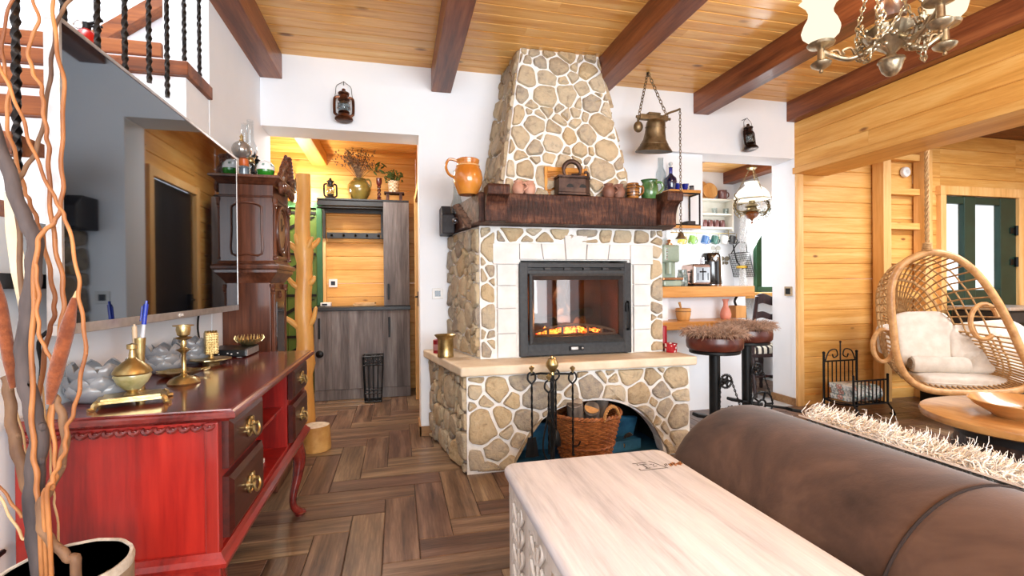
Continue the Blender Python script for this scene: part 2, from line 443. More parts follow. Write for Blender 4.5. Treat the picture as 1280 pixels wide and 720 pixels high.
# hall
m = M(); boards(m, 'x', -1.7, .2, 5.30, 0, 2.5, .142, .05); m.struct('wall_hall_back', PINE_W)
m = M(); boards(m, 'y', 3.84, 3.95, .2, 0, 2.5, .142, .05); boards(m, 'y', 4.79, 5.3, .2, 0, 2.5, .142, .05); boards(m, 'y', 3.95, 4.79, .2, 1.95, 2.5, .142, .05)
m.struct('wall_hall_side', PINE_WY)
m = M(); boards(m, 'y', 3.84, 5.3, -1.6, 0, 2.5, .142, .05, -1); m.struct('wall_hall_end', PINE_WY)
M().box(-1.6, -1.1, 3.82, 3.86, 0, 2.5).struct('wall_hall_front', PINE_W)
# sitting room, pine boards
m = M(); boards(m, 'x', 3.52, 5.2, 3.62, 0, 2.57, .142, .05); boards(m, 'x', 6.22, 6.9, 3.62, 0, 2.57, .142, .05); boards(m, 'x', 5.2, 6.22, 3.62, 1.99, 2.57, .142, .05)
m.struct('wall_pine', PINE_W)
m = M(); boards(m, 'y', 1.2, 3.62, 6.85, 0, 2.57, .142, .05); m.struct('wall_sitting_side', PINE_WY)
m = M(); boards(m, 'y', -2.6, 3.62, 3.46, 2.10, 2.535, .15, .03); boards(m, 'y', -2.6, 3.62, 3.80, 2.10, 2.57, .15, .03, -1); m.struct('wall_header', PINE_WY)
m = M(); m.prism([(3.445, 2.075), (3.82, 2.075), (3.82, 2.099), (3.459, 2.099), (3.459, 2.13), (3.445, 2.13)], 'y', -2.6, 3.60); m.struct('trim_9', PINE_WY, bevel=.003)
m = M(); m.box(3.462, 3.53, 3.565, 3.62, 0, 2.075); m.struct('trim_10', PINE_Z, bevel=.004)
# rear wall behind the camera with the glazed terrace door, only seen in reflections
m = M(); m.box(-2.1, 2.3, -2.75, -2.6, 0, 2.8); m.box(3.46, 6.9, -2.75, -2.6, 0, 2.8); m.box(2.3, 3.46, -2.75, -2.6, 2.1, 2.8); m.box(2.3, 3.46, -2.75, -2.6, 0, .1)
m.struct('wall_rear', WHITE)
m = M()
for x in (2.3, 2.84, 3.38): m.box(x, x + .08, -2.72, -2.64, .1, 2.1)
for z in (.104, 2.016): m.box(2.31, 3.45, -2.716, -2.644, z, z + .08)
m.struct('window_1', GREENP, bevel=.004)
# baseboards
WOODB = wood('oak_baseboard', ('#7d5a38', '#98714a', '#a9835a'), 'x', .5, .1)
M().box(.148, .26, YB - .014, YB, 0, .07).struct('baseboard_back', WOODB)
M().box(.146, .16, YB - .014, YB2, 0, .07).struct('baseboard_reveal', WOODB)
M().box(3.44, 3.456, 3.585, 3.86, 0, .07).struct('baseboard_pillar', WOODB)
M().box(3.53, 5.1, 3.60, 3.62, 0, .09).struct('baseboard_pine', PINE_W)
# hall openings: dark door on the side, jamb, olive plank door
DKDOOR = wood('dark_door', ('#0d0d10', '#17171b', '#202026'), 'z', .35, 0)
m = M(); m.box(.215, .25, 3.99, 4.75, 0, 1.92)
dd = m.struct('door_1', DKDOOR)
m = M(); m.box(.165, .205, 3.92, 3.99, 0, 1.99); m.box(.165, .205, 4.75, 4.82, 0, 1.99); m.box(.168, .203, 3.98, 4.76, 1.92, 1.986); m.struct('trim_11', PINE_Z, bevel=.004)
m = M(); m.cbox((.20, 4.68, .98), (.03, .04, .14)); m.tube([(.20, 4.68, 1.0), (.17, 4.68, 1.0), (.165, 4.58, 1.0)], .008); h = m.build('door_handle', BLACKM, dd)
m = M()
for i in range(5): m.box(-1.52 + i * .146, -1.52 + (i + 1) * .146 - .004, 5.25, 5.285, .01, 1.90)
dd = m.struct('door_2', OLIVEP, bevel=.003)
m = M()
for z0 in (.2, .62, 1.04, 1.46):
    m.prism([(-1.50, z0), (-1.44, z0), (-.82, z0 + .36), (-.88, z0 + .36)], 'y', 5.238, 5.25); m.box(-1.51, -.81, 5.238, 5.25, z0 + .385, z0 + .41)
m.build('iron_strap', BLACKM, dd)
m = M(); m.box(-.80, -.745, 5.22, 5.30, 0, 1.92); m.box(-1.6, -.747, 5.216, 5.298, 1.905, 1.97); m.struct('trim_12', GREENP, bevel=.004)
m = M(); m.box(-.745, -.715, 5.24, 5.30, 0, 1.97); m.struct('trim_13', PINE_Z, bevel=.004)
# kitchen window
m = M()
for y in (4.12, 4.80): m.box(4.09, 4.16, y, y + .06, 1.0, 1.95)
for z in (1.003, 1.887): m.box(4.094, 4.156, 4.13, 4.85, z, z + .06)
w = m.struct('window_2', GREENP, bevel=.004)
M().box(4.125, 4.13, 4.18, 4.80, 1.06, 1.89).build('pane', CGLASS, w)
M().box(3.93, 4.11, 3.95, 4.98, .93, 1.0).build('window_sill', PINE_WY, w, bevel=.006)
# glazed green door of the sitting room
DG = pm('dark_green_paint', '#123026', '#18382d', 8, .4, 0, .04)
m = M(); X0, X1 = 5.222, 6.19
for x0, x1 in ((X0, X0 + .035), (5.484, 5.635), (5.97, X1)): m.box(x0, x1, 3.60, 3.66, .02, 1.95)
m.box(X0 + .02, X1 - .02, 3.604, 3.656, 1.875, 1.946); m.box(X0 + .02, X1 - .02, 3.604, 3.656, .88, 1.02); m.box(X0 + .03, X1 - .03, 3.612, 3.65, .03, .9)
d = m.struct('door_3', DG, bevel=.006)
m = M(); m.box(X0 + .03, 5.49, 3.625, 3.635, 1.0, 1.885); m.build('pane', CGLASS, d)
m = M(); m.box(5.63, 5.975, 3.625, 3.635, 1.0, 1.885); m.build('pane', CGLASS, d)
for z in (1.3, 1.62):
    m = M(); m.lathe([(.014, -.05), (.014, .05)], (X1 - .02, 3.585, z), 10); m.box(X1 - .09, X1 - .02, 3.592, 3.602, z - .03, z + .03); m.build('hinge', BLACKM, d, bevel=.002)
m = M(); m.box(5.15, 5.22, 3.575, 3.64, 0, 1.96); m.box(6.195, 6.26, 3.575, 3.64, 0, 1.96); m.box(5.14, 6.27, 3.569, 3.641, 1.952, 2.04); m.struct('trim_14', PINE_Z, bevel=.004)
# ================================================================== FIREPLACE
STONE = None
def stone_mat():
    g = N('field_stone'); vec = g.coord((1, 1, 1)); geo = g.n('ShaderNodeNewGeometry'); ri = geo.outputs['Random Per Island']
    base = g.ramp(ri, [(0, '#b09c80'), (.2, '#c8b596'), (.38, '#9c9388'), (.5, '#bfae94'), (.62, '#928a82'), (.75, '#bfa680'), (.88, '#a8957b'), (1, '#cdc0aa')])
    f = g.noise(vec, 22, 6, .65, .3); f2 = g.noise(vec, 75, 4, .7)
    c = g.mix(g.ramp(f, [(.38, '#000000'), (.7, '#ffffff')]), base, g.mix(.5, base, '#d9c6a3'))
    c = g.mix(g.ramp(f, [(.30, '#d0d0d0'), (.45, '#000000')]), c, g.mix(.5, base, '#57493a'))
    g.pr(c, .85, 0, g.bump(g.math('ADD', f, g.math('MULTIPLY', f2, .5)), 1.0, .012), 0, .25); return g.m
STONE = stone_mat()
LIME = pm('pale_limestone', '#d8c4a8', '#e5d5bd', 9, .6, 0, .15, bscale=50)
LIMEW = pm('white_limestone_block', '#dad7d5', '#e8e6e4', 10, .75, 0, .2, bscale=60)
def clip(poly, n, d):
    """keep points with p.n <= d"""
    out = []
    for i in range(len(poly)):
        a, b = poly[i], poly[(i + 1) % len(poly)]
        da, db = a[0] * n[0] + a[1] * n[1] - d, b[0] * n[0] + b[1] * n[1] - d
        if da <= 0: out.append(a)
        if (da < 0) != (db < 0) and abs(da - db) > 1e-12:
            t = da / (da - db); out.append((a[0] + (b[0] - a[0]) * t, a[1] + (b[1] - a[1]) * t))
    return out
def parea(p): return abs(sum(p[i - 1][0] * p[i][1] - p[i][0] * p[i - 1][1] for i in range(len(p)))) / 2
def stone_face(m, corners, pitch=.13, gap=.022, high=.02, push=None, edge=.008, seed=1, aspect=1.0):
    """fills a convex planar polygon (3D corners, counter-clockwise seen from outside) with rounded stones"""
    R = random.Random(seed); c3 = [V3(p) for p in corners]; o = c3[0]; s = (c3[1] - c3[0]).normalized()
    nrm = (c3[1] - c3[0]).cross(c3[-1] - c3[0]).normalized(); h = nrm.cross(s)
    poly = [((p - o).dot(s), (p - o).dot(h)) for p in c3]
    xs, ys = [p[0] for p in poly], [p[1] for p in poly]
    sites = []; tries = 0; area = parea(poly)
    while tries < 6000:
        tries += 1
        p = (R.uniform(min(xs), max(xs)), R.uniform(min(ys), max(ys)))
        big = R.choice((.6, .8, 1.0, 1.0, 1.15)) * pitch
        if all(((p[0] - q[0]) ** 2 + ((p[1] - q[1]) * aspect) ** 2) ** .5 > (big + q[2]) * .44 for q in sites): sites.append((p[0], p[1], big))
    for i, p in enumerate(sites):
        cell = list(poly)
        for k in range(len(poly)):
            a, b = poly[k], poly[(k + 1) % len(poly)]; L = math.hypot(b[0] - a[0], b[1] - a[1])
            n = ((b[1] - a[1]) / L, -(b[0] - a[0]) / L); cell = clip(cell, n, a[0] * n[0] + a[1] * n[1] - edge)
            if len(cell) < 3: break
        for j, q in enumerate(sites):
            if j == i or len(cell) < 3: continue
            dx, dy = q[0] - p[0], q[1] - p[1]; L = math.hypot(dx, dy)
            if L > pitch * 3.2: continue
            n = (dx / L, dy / L); w = .5 + (p[2] ** 2 - q[2] ** 2) / (2 * L * L) * .6
            cell = clip(cell, n, (p[0] * n[0] + p[1] * n[1]) + L * w - gap / 2)
        if len(cell) < 3 or parea(cell) < .0007: continue
        # even out, cut corners
        for it in range(3):
            new = []; cu = .13 if it == 0 else .22
            for k in range(len(cell)):
                a, b = cell[k], cell[(k + 1) % len(cell)]
                new += [(a[0] * (1 - cu) + b[0] * cu, a[1] * (1 - cu) + b[1] * cu), (a[0] * cu + b[0] * (1 - cu), a[1] * cu + b[1] * (1 - cu))]
            cell = new
            if len(cell) > 18: break
        if push: cell = [push(q) for q in cell]
        cx, cy = sum(q[0] for q in cell) / len(cell), sum(q[1] for q in cell) / len(cell)
        if push and parea(cell) < .0009: continue
        ph = R.uniform(0, 6); hi = high * R.uniform(.7, 1.25); tx, ty = R.uniform(-.1, .1), R.uniform(-.1, .1)
        rings, n = [], len(cell)
        for sc, dz in ((1.0, -.006), (.97, hi * .55), (.86, hi * .9), (.55, hi)):
            rr = []
            for k, q in enumerate(cell):
                an = math.atan2(q[1] - cy, q[0] - cx); w = 1 + .045 * math.sin(3 * an + ph) + .03 * math.sin(7 * an + 2 * ph)
                x, y = cx + (q[0] - cx) * sc * w, cy + (q[1] - cy) * sc * w
                z = dz + (0 if dz < 0 else (x - cx) * tx + (y - cy) * ty + R.uniform(-.0025, .0025))
                rr.append(o + s * x + h * y + nrm * z)
            rings.append(rr)
        vs = [q for r_ in rings for q in r_] + [o + s * cx + h * cy + nrm * hi * 1.02]; fs = []
        for a in range(3):
            for k in range(n):
                k2 = (k + 1) % n; fs.append((a * n + k, a * n + k2, (a + 1) * n + k2, (a + 1) * n + k))
        for k in range(n): fs.append((3 * n + k, 3 * n + (k + 1) % n, 4 * n))
        m.add(vs, fs, True)
fp = thing('fireplace', 'tall stone fireplace with tapering chimney hood, white block surround and beige hearth shelf', 'fireplace', (1.1, 3.2, 0))
# plinth with an arched wood niche
PX0, PX1, PY = .385, 1.845, 2.775
def A(z): return .385, 2.775
arc_c, arc_w, arc_h = 1.165, .50, .385
def arch(x):  # height of the opening at x
    q = abs(x - arc_c) / arc_w
    return 0 if q >= 1 else arc_h * (1 - q ** 2.2) ** .62
m = M()
back = YB - .002
n = 28; xs = [arc_c - arc_w + 2 * arc_w * i / n for i in range(n + 1)]
outl = [(PX0, 0)] + [(x, arch(x)) for x in xs] + [(PX1, 0), (PX1, .58), (PX0, .58)]
m.prism(outl, 'y', PY, PY + .09)
m.prism([(PX0, PY + .09), (PX0 + .08, PY + .09), (.32, back), (.236, back)], 'z', 0, .58)   # splayed flank
m.prism([(PX1 - .08, PY + .09), (PX1, PY + .09), (PX1, back), (PX1 - .08, back)], 'z', 0, .58)
m.box(PX0 + .03, PX1 - .03, PY + .085, back, .50, .58)
m.build('plinth', MORTAR, fp)
def push_arch(q):
    x, z = q[0] + PX0, q[1]
    h = arch(x)
    if z < h + .012:
        dx, dz = (x - arc_c) / arc_w, z / arc_h
        if abs(dx) > .8:      # slide sideways on the haunches
            e = 1.06 if dx > 0 else -1.06
            k = max(0.0, 1 - (min(z / arc_h, 1)) ** (1 / .62))
            return (arc_c + math.copysign(arc_w * k ** (1 / 2.2) + .014, dx) - PX0, z)
        return (q[0], h + .014)
    return q
m = M()
stone_face(m, [(PX0, PY, 0), (PX1, PY, 0), (PX1, PY, .575), (PX0, PY, .575)], .132, .015, .022, push_arch, seed=17)
stone_face(m, [(.236, back, 0), (PX0, PY, 0), (PX0, PY, .575), (.236, back, .575)], .15, .015, .022, seed=5)
m.build('stone_facing', STONE, fp)
NICHE = pm('niche_blue_paint', '#17405c', '#2a6488', 7, .6, 0, .2)
DARKN = pm('dark_plaster', '#2a2826', '#3a3633', 9, .9, 0, .3)  # mottled very dark grey for the wood niche lining
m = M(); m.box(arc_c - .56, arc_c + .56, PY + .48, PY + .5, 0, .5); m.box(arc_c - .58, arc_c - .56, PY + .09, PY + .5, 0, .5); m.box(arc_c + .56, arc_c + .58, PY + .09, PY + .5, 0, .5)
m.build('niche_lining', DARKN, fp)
m = M(); m.box(arc_c - .555, arc_c + .555, PY + .02, PY + .478, 0, .02); m.build('niche_floor', NICHE, fp)
# hearth slab
m = M(); m.prism([(.345, 2.725), (1.872, 2.725), (1.872, back), (.178, back)], 'z', .578, .636); m.build('hearth_slab', LIME, fp, bevel=.012, seg=3)
# upper body with the insert
BY, BX0, BX1, BT = 2.995, .505, 1.785, 1.478
m = M()
m.prism([(BX0, BY), (.77, BY), (.77, BY + .1), (.42, back), (.375, back)], 'z', .636, BT)
m.prism([(1.52, BY), (BX1, BY), (BX1 + .09, back), (1.62, back), (1.52, BY + .1)], 'z', .636, BT)
m.box(.77, 1.52, BY, BY + .1, 1.262, BT)
m.box(.7, 1.6, BY + .45, BY + .5, .636, BT); 
m.build('body', MORTAR, fp)
m = M()
stone_face(m, [(.375, back, .64), (BX0, BY, .64), (BX0, BY, BT - .003), (.375, back, BT - .003)], .125, .014, .022, seed=3)
stone_face(m, [(BX0, BY, .64), (.605, BY, .64), (.605, BY, BT - .003), (BX0, BY, BT - .003)], .125, .013, .02, seed=8, edge=.006)
stone_face(m, [(1.69, BY, .64), (BX1, BY, .64), (BX1, BY, BT - .003), (1.69, BY, BT - .003)], .125, .013, .02, seed=9, edge=.005)
stone_face(m, [(.61, BY, 1.375), (1.685, BY, 1.375), (1.685, BY, BT - .003), (.61, BY, BT - .003)], .12, .018, .02, seed=14, edge=.006, aspect=1.6)
m.build('stone_facing', STONE, fp)
m = M(); SY = BY - .022
def blk(x0, x1, z0, z1): m.box(x0 + .002, x1 - .002, SY, BY + .02, z0 + .002, z1 - .002)
zz = [.64, .795, .955, 1.10, 1.235]
for i in range(4): blk(.612, .738, zz[i], zz[i + 1]); blk(1.556, 1.684, zz[i], zz[i + 1])
blk(.585, .76, 1.235, 1.37); blk(1.535, 1.705, 1.235, 1.37)
def wedge(a0, a1, b0, b1, z1): m.prism([(a0 + .002, 1.268), (a1 - .002, 1.268), (b1 - .002, z1), (b0 + .002, z1)], 'y', SY, BY + .02)
wedge(.76, .92, .76, .905, 1.37); wedge(.92, 1.075, .905, 1.065, 1.37); wedge(1.075, 1.215, 1.065, 1.225, 1.425); wedge(1.215, 1.37, 1.225, 1.385, 1.37); wedge(1.37, 1.535, 1.385, 1.535, 1.37)
m.build('block_surround', LIMEW, fp, bevel=.004)
# hood
hb = [(.645, 2.955, 1.655), (1.535, 2.955, 1.655), (1.56, back, 1.655), (.60, back, 1.655)]
ht = [(.825, 3.16, 2.712), (1.392, 3.16, 2.712), (1.40, back, 2.712), (.805, back, 2.712)]
m = M(); m.add(hb + ht, [(3, 2, 1, 0), (4, 5, 6, 7), (0, 1, 5, 4), (1, 2, 6, 5), (2, 3, 7, 6), (3, 0, 4, 7)]); m.build('hood', MORTAR, fp)
m = M()
stone_face(m, [hb[0], hb[1], ht[1], ht[0]], .118, .014, .022, seed=21, edge=.006)
stone_face(m, [hb[3], hb[0], ht[0], ht[3]], .135, .014, .024, seed=22, edge=.004)
stone_face(m, [hb[1], hb[2], ht[2], ht[1]], .145, .022, .022, seed=23, edge=.004)
m.build('stone_facing', STONE, fp)
# mantel of hewn timber with corbels
m = M()
m.prism([(.478, 2.842), (1.80, 2.842), (1.86, 3.0), (1.86, back), (.37, back)], 'z', 1.482, 1.664)
man = m.build('mantel', DARKWOOD, fp, bevel=.008)
CHAR = wood('charred_timber', ('#0f0d12', '#1d1a20', '#2b272e'), 'y', .5, .1, bump=.8)
def corbel(x0, x1, mat, nm):
    m = M(); y = 2.842
    p = [(y + .01, 1.484), (y - .055, 1.484), (y - .055, 1.520)]
    for k in range(7):
        a = PI / 2 * k / 6; p.append((y - .055 - .0 - .075 * (1 - math.cos(a)), 1.522 + .105 * math.sin(a)))
    p += [(y - .135, 1.63), (y - .14, 1.675), (y - .13, 1.69), (y + .01, 1.69)]
    m.prism(p, 'x', x0, x1); m.build(nm, mat, man, bevel=.004)
corbel(.508, .638, DARKWOOD, 'corbel'); corbel(1.655, 1.765, DARKWOOD, 'corbel')
# wall bracket on the splayed side
m = M(); m.prism([(back, 1.468), (3.36, 1.468), (3.36, 1.60), (3.43, 1.67), (back, 1.67)], 'x', .305, .395)
m.build('wall_bracket', CHAR, man, bevel=.008)
# ------------------------------------------------------------------ insert
ins = thing('fireplace_insert', 'dark grey cast iron wood-burning insert with a glass door and glowing fire', 'fireplace insert', (1.146, 2.97, .638))
IX0, IX1, IZ0, IZ1, IY = .757, 1.536, .642, 1.248, 2.968
m = M()
for x0, x1, z0, z1 in ((IX0, IX0 + .055, IZ0, IZ1), (IX1 - .05, IX1, IZ0, IZ1)): m.box(x0, x1, IY, IY + .12, z0, z1)
m.box(IX0 + .05, IX1 - .045, IY + .003, IY + .12, IZ0 + .002, .742)
xs_ = [.81, .945, 1.08, 1.215, 1.35]
zl0, zl1 = 1.198, 1.214
m.box(IX0 + .05, IX1 - .045, IY + .003, IY + .12, zl1, IZ1 - .002); m.box(IX0 + .05, IX1 - .045, IY + .003, IY + .12, 1.172, zl0)
e = [IX0 + .05] + [k for x in xs_ for k in (x + .025, x + .115)] + [IX1 - .045]
for k in range(0, len(e), 2): m.box(e[k], e[k + 1], IY + .005, IY + .1, zl0 - .002, zl1 + .002)
m.build('frame', IRON, ins, bevel=.004)
for x in xs_: M().box(x + .02, x + .12, IY + .02, IY + .05, 1.192, 1.22).build('slot_shade', BLACKM, ins)  # black backing stands in for the shade inside the slots
m = M()   # door: flared frame round the glass
dx0, dx1, dz0, dz1 = .818, 1.478, .722, 1.176
gx0, gx1, gz0, gz1 = .852, 1.444, .765, 1.134
yo, yi = IY - .022, IY - .004
o_ = [(dx0, yo, dz0), (dx1, yo, dz0), (dx1, yo, dz1), (dx0, yo, dz1)]; q_ = [(dx0 + .016, yo - .006, dz0 + .016), (dx1 - .016, yo - .006, dz0 + .016), (dx1 - .016, yo - .006, dz1 - .016), (dx0 + .016, yo - .006, dz1 - .016)]
i_ = [(gx0, yi, gz0), (gx1, yi, gz0), (gx1, yi, gz1), (gx0, yi, gz1)]; b_ = [(dx0, IY + .004, dz0), (dx1, IY + .004, dz0), (dx1, IY + .004, dz1), (dx0, IY + .004, dz1)]; c_ = [(x, IY + .02, z) for x, y, z in i_]
fs = []
for a in range(4):
    for k in range(4): fs.append((a * 4 + k, a * 4 + (k + 1) % 4, (a + 1) * 4 + (k + 1) % 4, (a + 1) * 4 + k))
m.add(b_ + o_ + q_ + i_ + c_, fs); door = m.build('door', IRON, ins)
FGLASS = glass('fire_glass', '#d8cfc8', .8)
M().box(gx0 - .005, gx1 + .005, IY + .006, IY + .009, gz0 - .005, gz1 + .005).build('pane', FGLASS, door)
m = M(); m.tube([(1.506, IY - .0, .80), (1.506, IY - .03, .80), (1.508, IY - .035, .90), (1.506, IY - .03, .985), (1.506, IY, .985)], .008, 8); m.cbox((1.492, IY - .012, .95), (.02, .03, .06)); m.build('handle', BLACKM, ins, bevel=.002)
m = M(); m.box(1.09, 1.19, IY - .004, IY + .01, .672, .70); m.build('latch_plate', BLACKM, ins, bevel=.002)
m = M(); m.box(1.10, 1.15, IY - .009, IY, .676, .696); m.ball((1.176, IY - .01, .687), .009, 10, 6); m.build('air_control', SILVER, ins, bevel=.002)
FBRICK = pm('fire_clay', '#3d2418', '#6b4129', 6, .85, 0, .4)
m = M(); y1 = IY + .40
m.box(.80, .815, IY + .02, y1, .74, 1.17); m.box(1.48, 1.495, IY + .02, y1, .74, 1.17); m.box(.815, 1.48, y1 - .02, y1, .74, 1.17); m.box(.815, 1.48, IY + .02, y1 - .02, .742, .765); m.box(.815, 1.48, IY + .02, y1 - .02, 1.155, 1.17)
m.build('fire_chamber', FBRICK, ins)
ASH = pm('pale_iron_fender', '#8d8074', '#a89a8b', 20, .7, .2, .2)
m = M()   # low arched log guard
def fz(x): q = (x - 1.148) / .30; return .785 + .05 * (1 - q * q)
P = [(.86, .768)] + [(1.436, .768)] + [(1.436 - .576 * k / 12, fz(1.436 - .576 * k / 12)) for k in range(13)]
m.tube([(.862 + .57 * k / 14, IY + .05, fz(.862 + .57 * k / 14)) for k in range(15)], .009, 6)
m.box(.862, 1.434, IY + .042, IY + .058, .764, .778)
for x in (.865, .96, 1.06, 1.24, 1.34, 1.43): m.box(x - .007, x + .007, IY + .043, IY + .057, .77, fz(x))
m.build('log_guard', ASH, ins)
EMB = emit('glowing_embers', '#ff2a05', 5.0, '#ffb04a', 55)
m = M(); R_ = random.Random(5)
for k in range(70):
    m.ball((R_.gauss(1.10, .10), IY + .13 + R_.uniform(-.05, .07), .775 + R_.uniform(0, .03)), (R_.uniform(.01, .022), R_.uniform(.01, .02), R_.uniform(.008, .014)), 6, 4, e=.8)
m.build('embers', EMB, ins)['kind'] = 'stuff'
BARK = pm('dark_bark', '#2a211b', '#51443a', 18, .9, 0, .8, stretch=(1, 1, .3), bscale=40)
ENDG = pm('cut_log_end', '#a88862', '#c9ac84', 30, .8, 0, .2)
def log(name, p0, p1, r, label, cat='log', group=None, bark=BARK, end=ENDG, seed=0):
    p0, p1 = V3(p0), V3(p1); R = random.Random(seed); d = (p1 - p0)
    lo = V3((min(p0.x, p1.x), min(p0.y, p1.y), min(p0.z, p1.z) - r * .9))
    t = thing(name, label, cat, ((p0 + p1) / 2)[:2] + (lo.z,), 0, group)
    m = M(); pts = [p0.lerp(p1, k / 6) + V3((R.uniform(-.004, .004),) * 3) for k in range(7)]
    m.tube(pts, [r * R.uniform(.95, 1.05) for _ in pts], 14); m.build('bark', bark, t)
    for p, s in ((p0, -1), (p1, 1)):
        T = align(p + d.normalized() * s * .0015, d * s); M().lathe([(r * .93, -.004), (r * .93, .001), (r * .5, .002), (0, .002)], (0, 0, 0), 14, T).build('cut_end', end, t)
    return t
CHARB = pm('burnt_bark', '#1b1512', '#4a382c', 16, .95, 0, .8, bscale=50)
log('burning_log', (.93, IY + .28, .83), (1.28, IY + .20, .84), .045, 'charred log lying crosswise on the embers behind the insert glass', 'log', None, CHARB, CHARB, 1)
log('burning_log', (1.02, IY + .12, .84), (1.36, IY + .33, .90), .04, 'charred log slanting to the back corner of the fire chamber', 'log', None, CHARB, CHARB, 2)
log('burning_log', (.86, IY + .16, .80), (1.06, IY + .30, .80), .04, 'short charred log lying low by the hinge side of the fire', 'log', None, CHARB, CHARB, 3)
# flames and smoke
g = N('smoke_wisp'); tr = g.n('ShaderNodeBsdfTransparent'); em = g.n('ShaderNodeBsdfTranslucent'); em.inputs[0].default_value = (.95, .92, .9, 1); mx = g.n('ShaderNodeMixShader')
lw = g.n('ShaderNodeLayerWeight'); lw.inputs[0].default_value = .4; f = g.math('MULTIPLY', g.math('SUBTRACT', 1.0, lw.outputs['Facing']), .55); g.l(f, mx.inputs[0]); g.l(tr.outputs[0], mx.inputs[1]); g.l(em.outputs[0], mx.inputs[2]); g.l(mx.outputs[0], g.out.inputs[0]); SMOKE = g.m
m = M()
m.tube(spline([(1.10, IY + .2, .87), (1.13, IY + .2, .93), (1.10, IY + .21, 1.0), (1.11, IY + .21, 1.07), (1.115, IY + .22, 1.15)], 5), [.02 + .02 * abs(math.sin(k * .35 + .6)) + .0008 * k for k in range(21)], 12)
o = m.thing('smoke', SMOKE, 'pale smoke rising from the fire inside the insert', 'smoke'); o['kind'] = 'stuff'
FLAME = emit('flame', '#ff5a12', 4.0, '#ffc060', 20)
m = M()
for x, h in ((1.03, .05), (1.08, .075), (1.13, .055), (.97, .04), (1.18, .04)):
    m.lathe([(.001, 0), (.012, h * .2), (.010, h * .5), (.004, h * .8), (0, h)], (x, IY + .15, .785), 8)
m.build('flame', FLAME, ins)['kind'] = 'stuff'
point('fire_glow', (1.1, IY + .14, .87), 11, .05, (1, .42, .14)) if 'point' in globals() else None
# ------------------------------------------------------------------ basket of logs, niche contents
WICK = pm('brown_wicker', '#8a4f2b', '#b5713f', 30, .5, 0, .3, coat=.15)
WICKD = pm('pale_rope_wicker', '#b07c48', '#c99558', 40, .6, 0, .4)
bx, by = 1.145, 2.83 + .02
bk = thing('wicker_basket', 'round brown wicker basket of firewood standing in the arched hearth niche', 'basket', (bx, by + .0, .02))
def br(z): return .155 + .065 * min(1, z / .27)
m = M(); ns = 40
for i in range(21):
    z = .012 + i * .0125; R0 = br(z); pts = []
    for k in range(ns * 2):
        a = 2 * PI * k / (ns * 2); w = .0055 * math.cos(a * ns / 2 + PI * (i % 2)); pts.append(((R0 + w) * math.cos(a), (R0 + w) * math.sin(a), .02 + z))
    m.tube(pts, .0062, 5, True, Matrix.Translation((bx, by, 0)))
for k in range(ns // 2):
    a = 2 * PI * k / (ns // 2) * 1.0; m.tube([(bx + br(z) * math.cos(a), by + br(z) * math.sin(a), .022 + z) for z in (0, .09, .18, .275)], .0045, 5)
m.build('woven_side', WICK, bk)
m = M(); m.lathe([(0, 0), (.15, 0), (.156, .012), (0, .012)], (bx, by, .021), 24); m.build('bottom', WICK, bk)
m = M()
for dz, ph in ((0, 0), (.004, PI)):
    m.tube([(bx + (.222 + .006 * math.cos(a * 24 + ph)) * math.cos(a), by + (.222 + .006 * math.cos(a * 24 + ph)) * math.sin(a), .304 + .007 * math.sin(a * 24 + ph)) for a in [2 * PI * k / 144 for k in range(144)]], .008, 6, True)
m.tube([(bx + .212 * math.cos(a), by + .212 * math.sin(a), .115 + .004 * math.sin(a * 30)) for a in [2 * PI * k / 90 for k in range(90)]] if False else [(bx + (br(.095) + .006) * math.cos(a), by + (br(.095) + .006) * math.sin(a), .115 + .004 * math.sin(a * 30)) for a in [2 * PI * k / 90 for k in range(90)]], .008, 6, True)
m.build('rim', WICK, bk)
for an, nm in ((-1.15, 'handle'), (2.0, 'handle')):
    m = M(); cx, cy = bx + .222 * math.cos(an), by + .222 * math.sin(an); tx, ty = -math.sin(an), math.cos(an)
    for ph in (0, 2.1, 4.2):
        m.tube([(cx + tx * .062 * math.cos(b) + .007 * math.cos(b * 9 + ph) * math.cos(an), cy + ty * .062 * math.cos(b) + .007 * math.cos(b * 9 + ph) * math.sin(an), .296 + .075 * math.sin(b) + .007 * math.sin(b * 9 + ph)) for b in [PI * k / 24 for k in range(25)]], .0065, 6)
    m.build(nm, WICKD, bk)
BARKG = pm('grey_bark', '#4f4640', '#82766c', 20, .9, 0, .8, stretch=(1, 1, .3), bscale=50)
log('firewood_log', (bx - .06, by - .03, .20), (bx - .105, by - .10, .385), .052, 'grey barked log standing in the basket with a pale cut end, beside the tools', 'log', 'firewood logs in the basket', BARKG, pm('weathered_log_end', '#a08f80', '#bdae9e', 30, .85, 0, .3), 4)
log('firewood_log', (bx + .03, by - .02, .2), (bx + .0, by - .12, .352), .048, 'log with an orange cut end leaning low against the basket handle', 'log', 'firewood logs in the basket', BARKG, pm('orange_log_end', '#c08a52', '#d9a468', 30, .8, 0, .3), 5)
log('firewood_log', (bx + .09, by + .06, .2), (bx + .125, by - .0, .385), .045, 'round log with a cream cut end standing behind the basket handle', 'log', 'firewood logs in the basket', BARKG, pm('cream_log_end', '#cbb08c', '#e0c8a6', 30, .8, 0, .3), 6)
log('firewood_log', (1.40, 2.86, .06), (1.52, 2.98, .075), .026, 'thin brown stick of firewood lying on the blue niche floor by the basket', 'log', None, BARK, ENDG, 7)
BLUEP = pm('blue_painted_board', '#1d5478', '#3a7fa8', 9, .6, 0, .3)
m = M(); m.cbox((1.44, 2.98, .12), (.24, .03, .20), (.25, .1, .15)); m.thing('painted_board', BLUEP, 'blue painted board leaning behind the basket in the niche', 'board', bevel=.006)
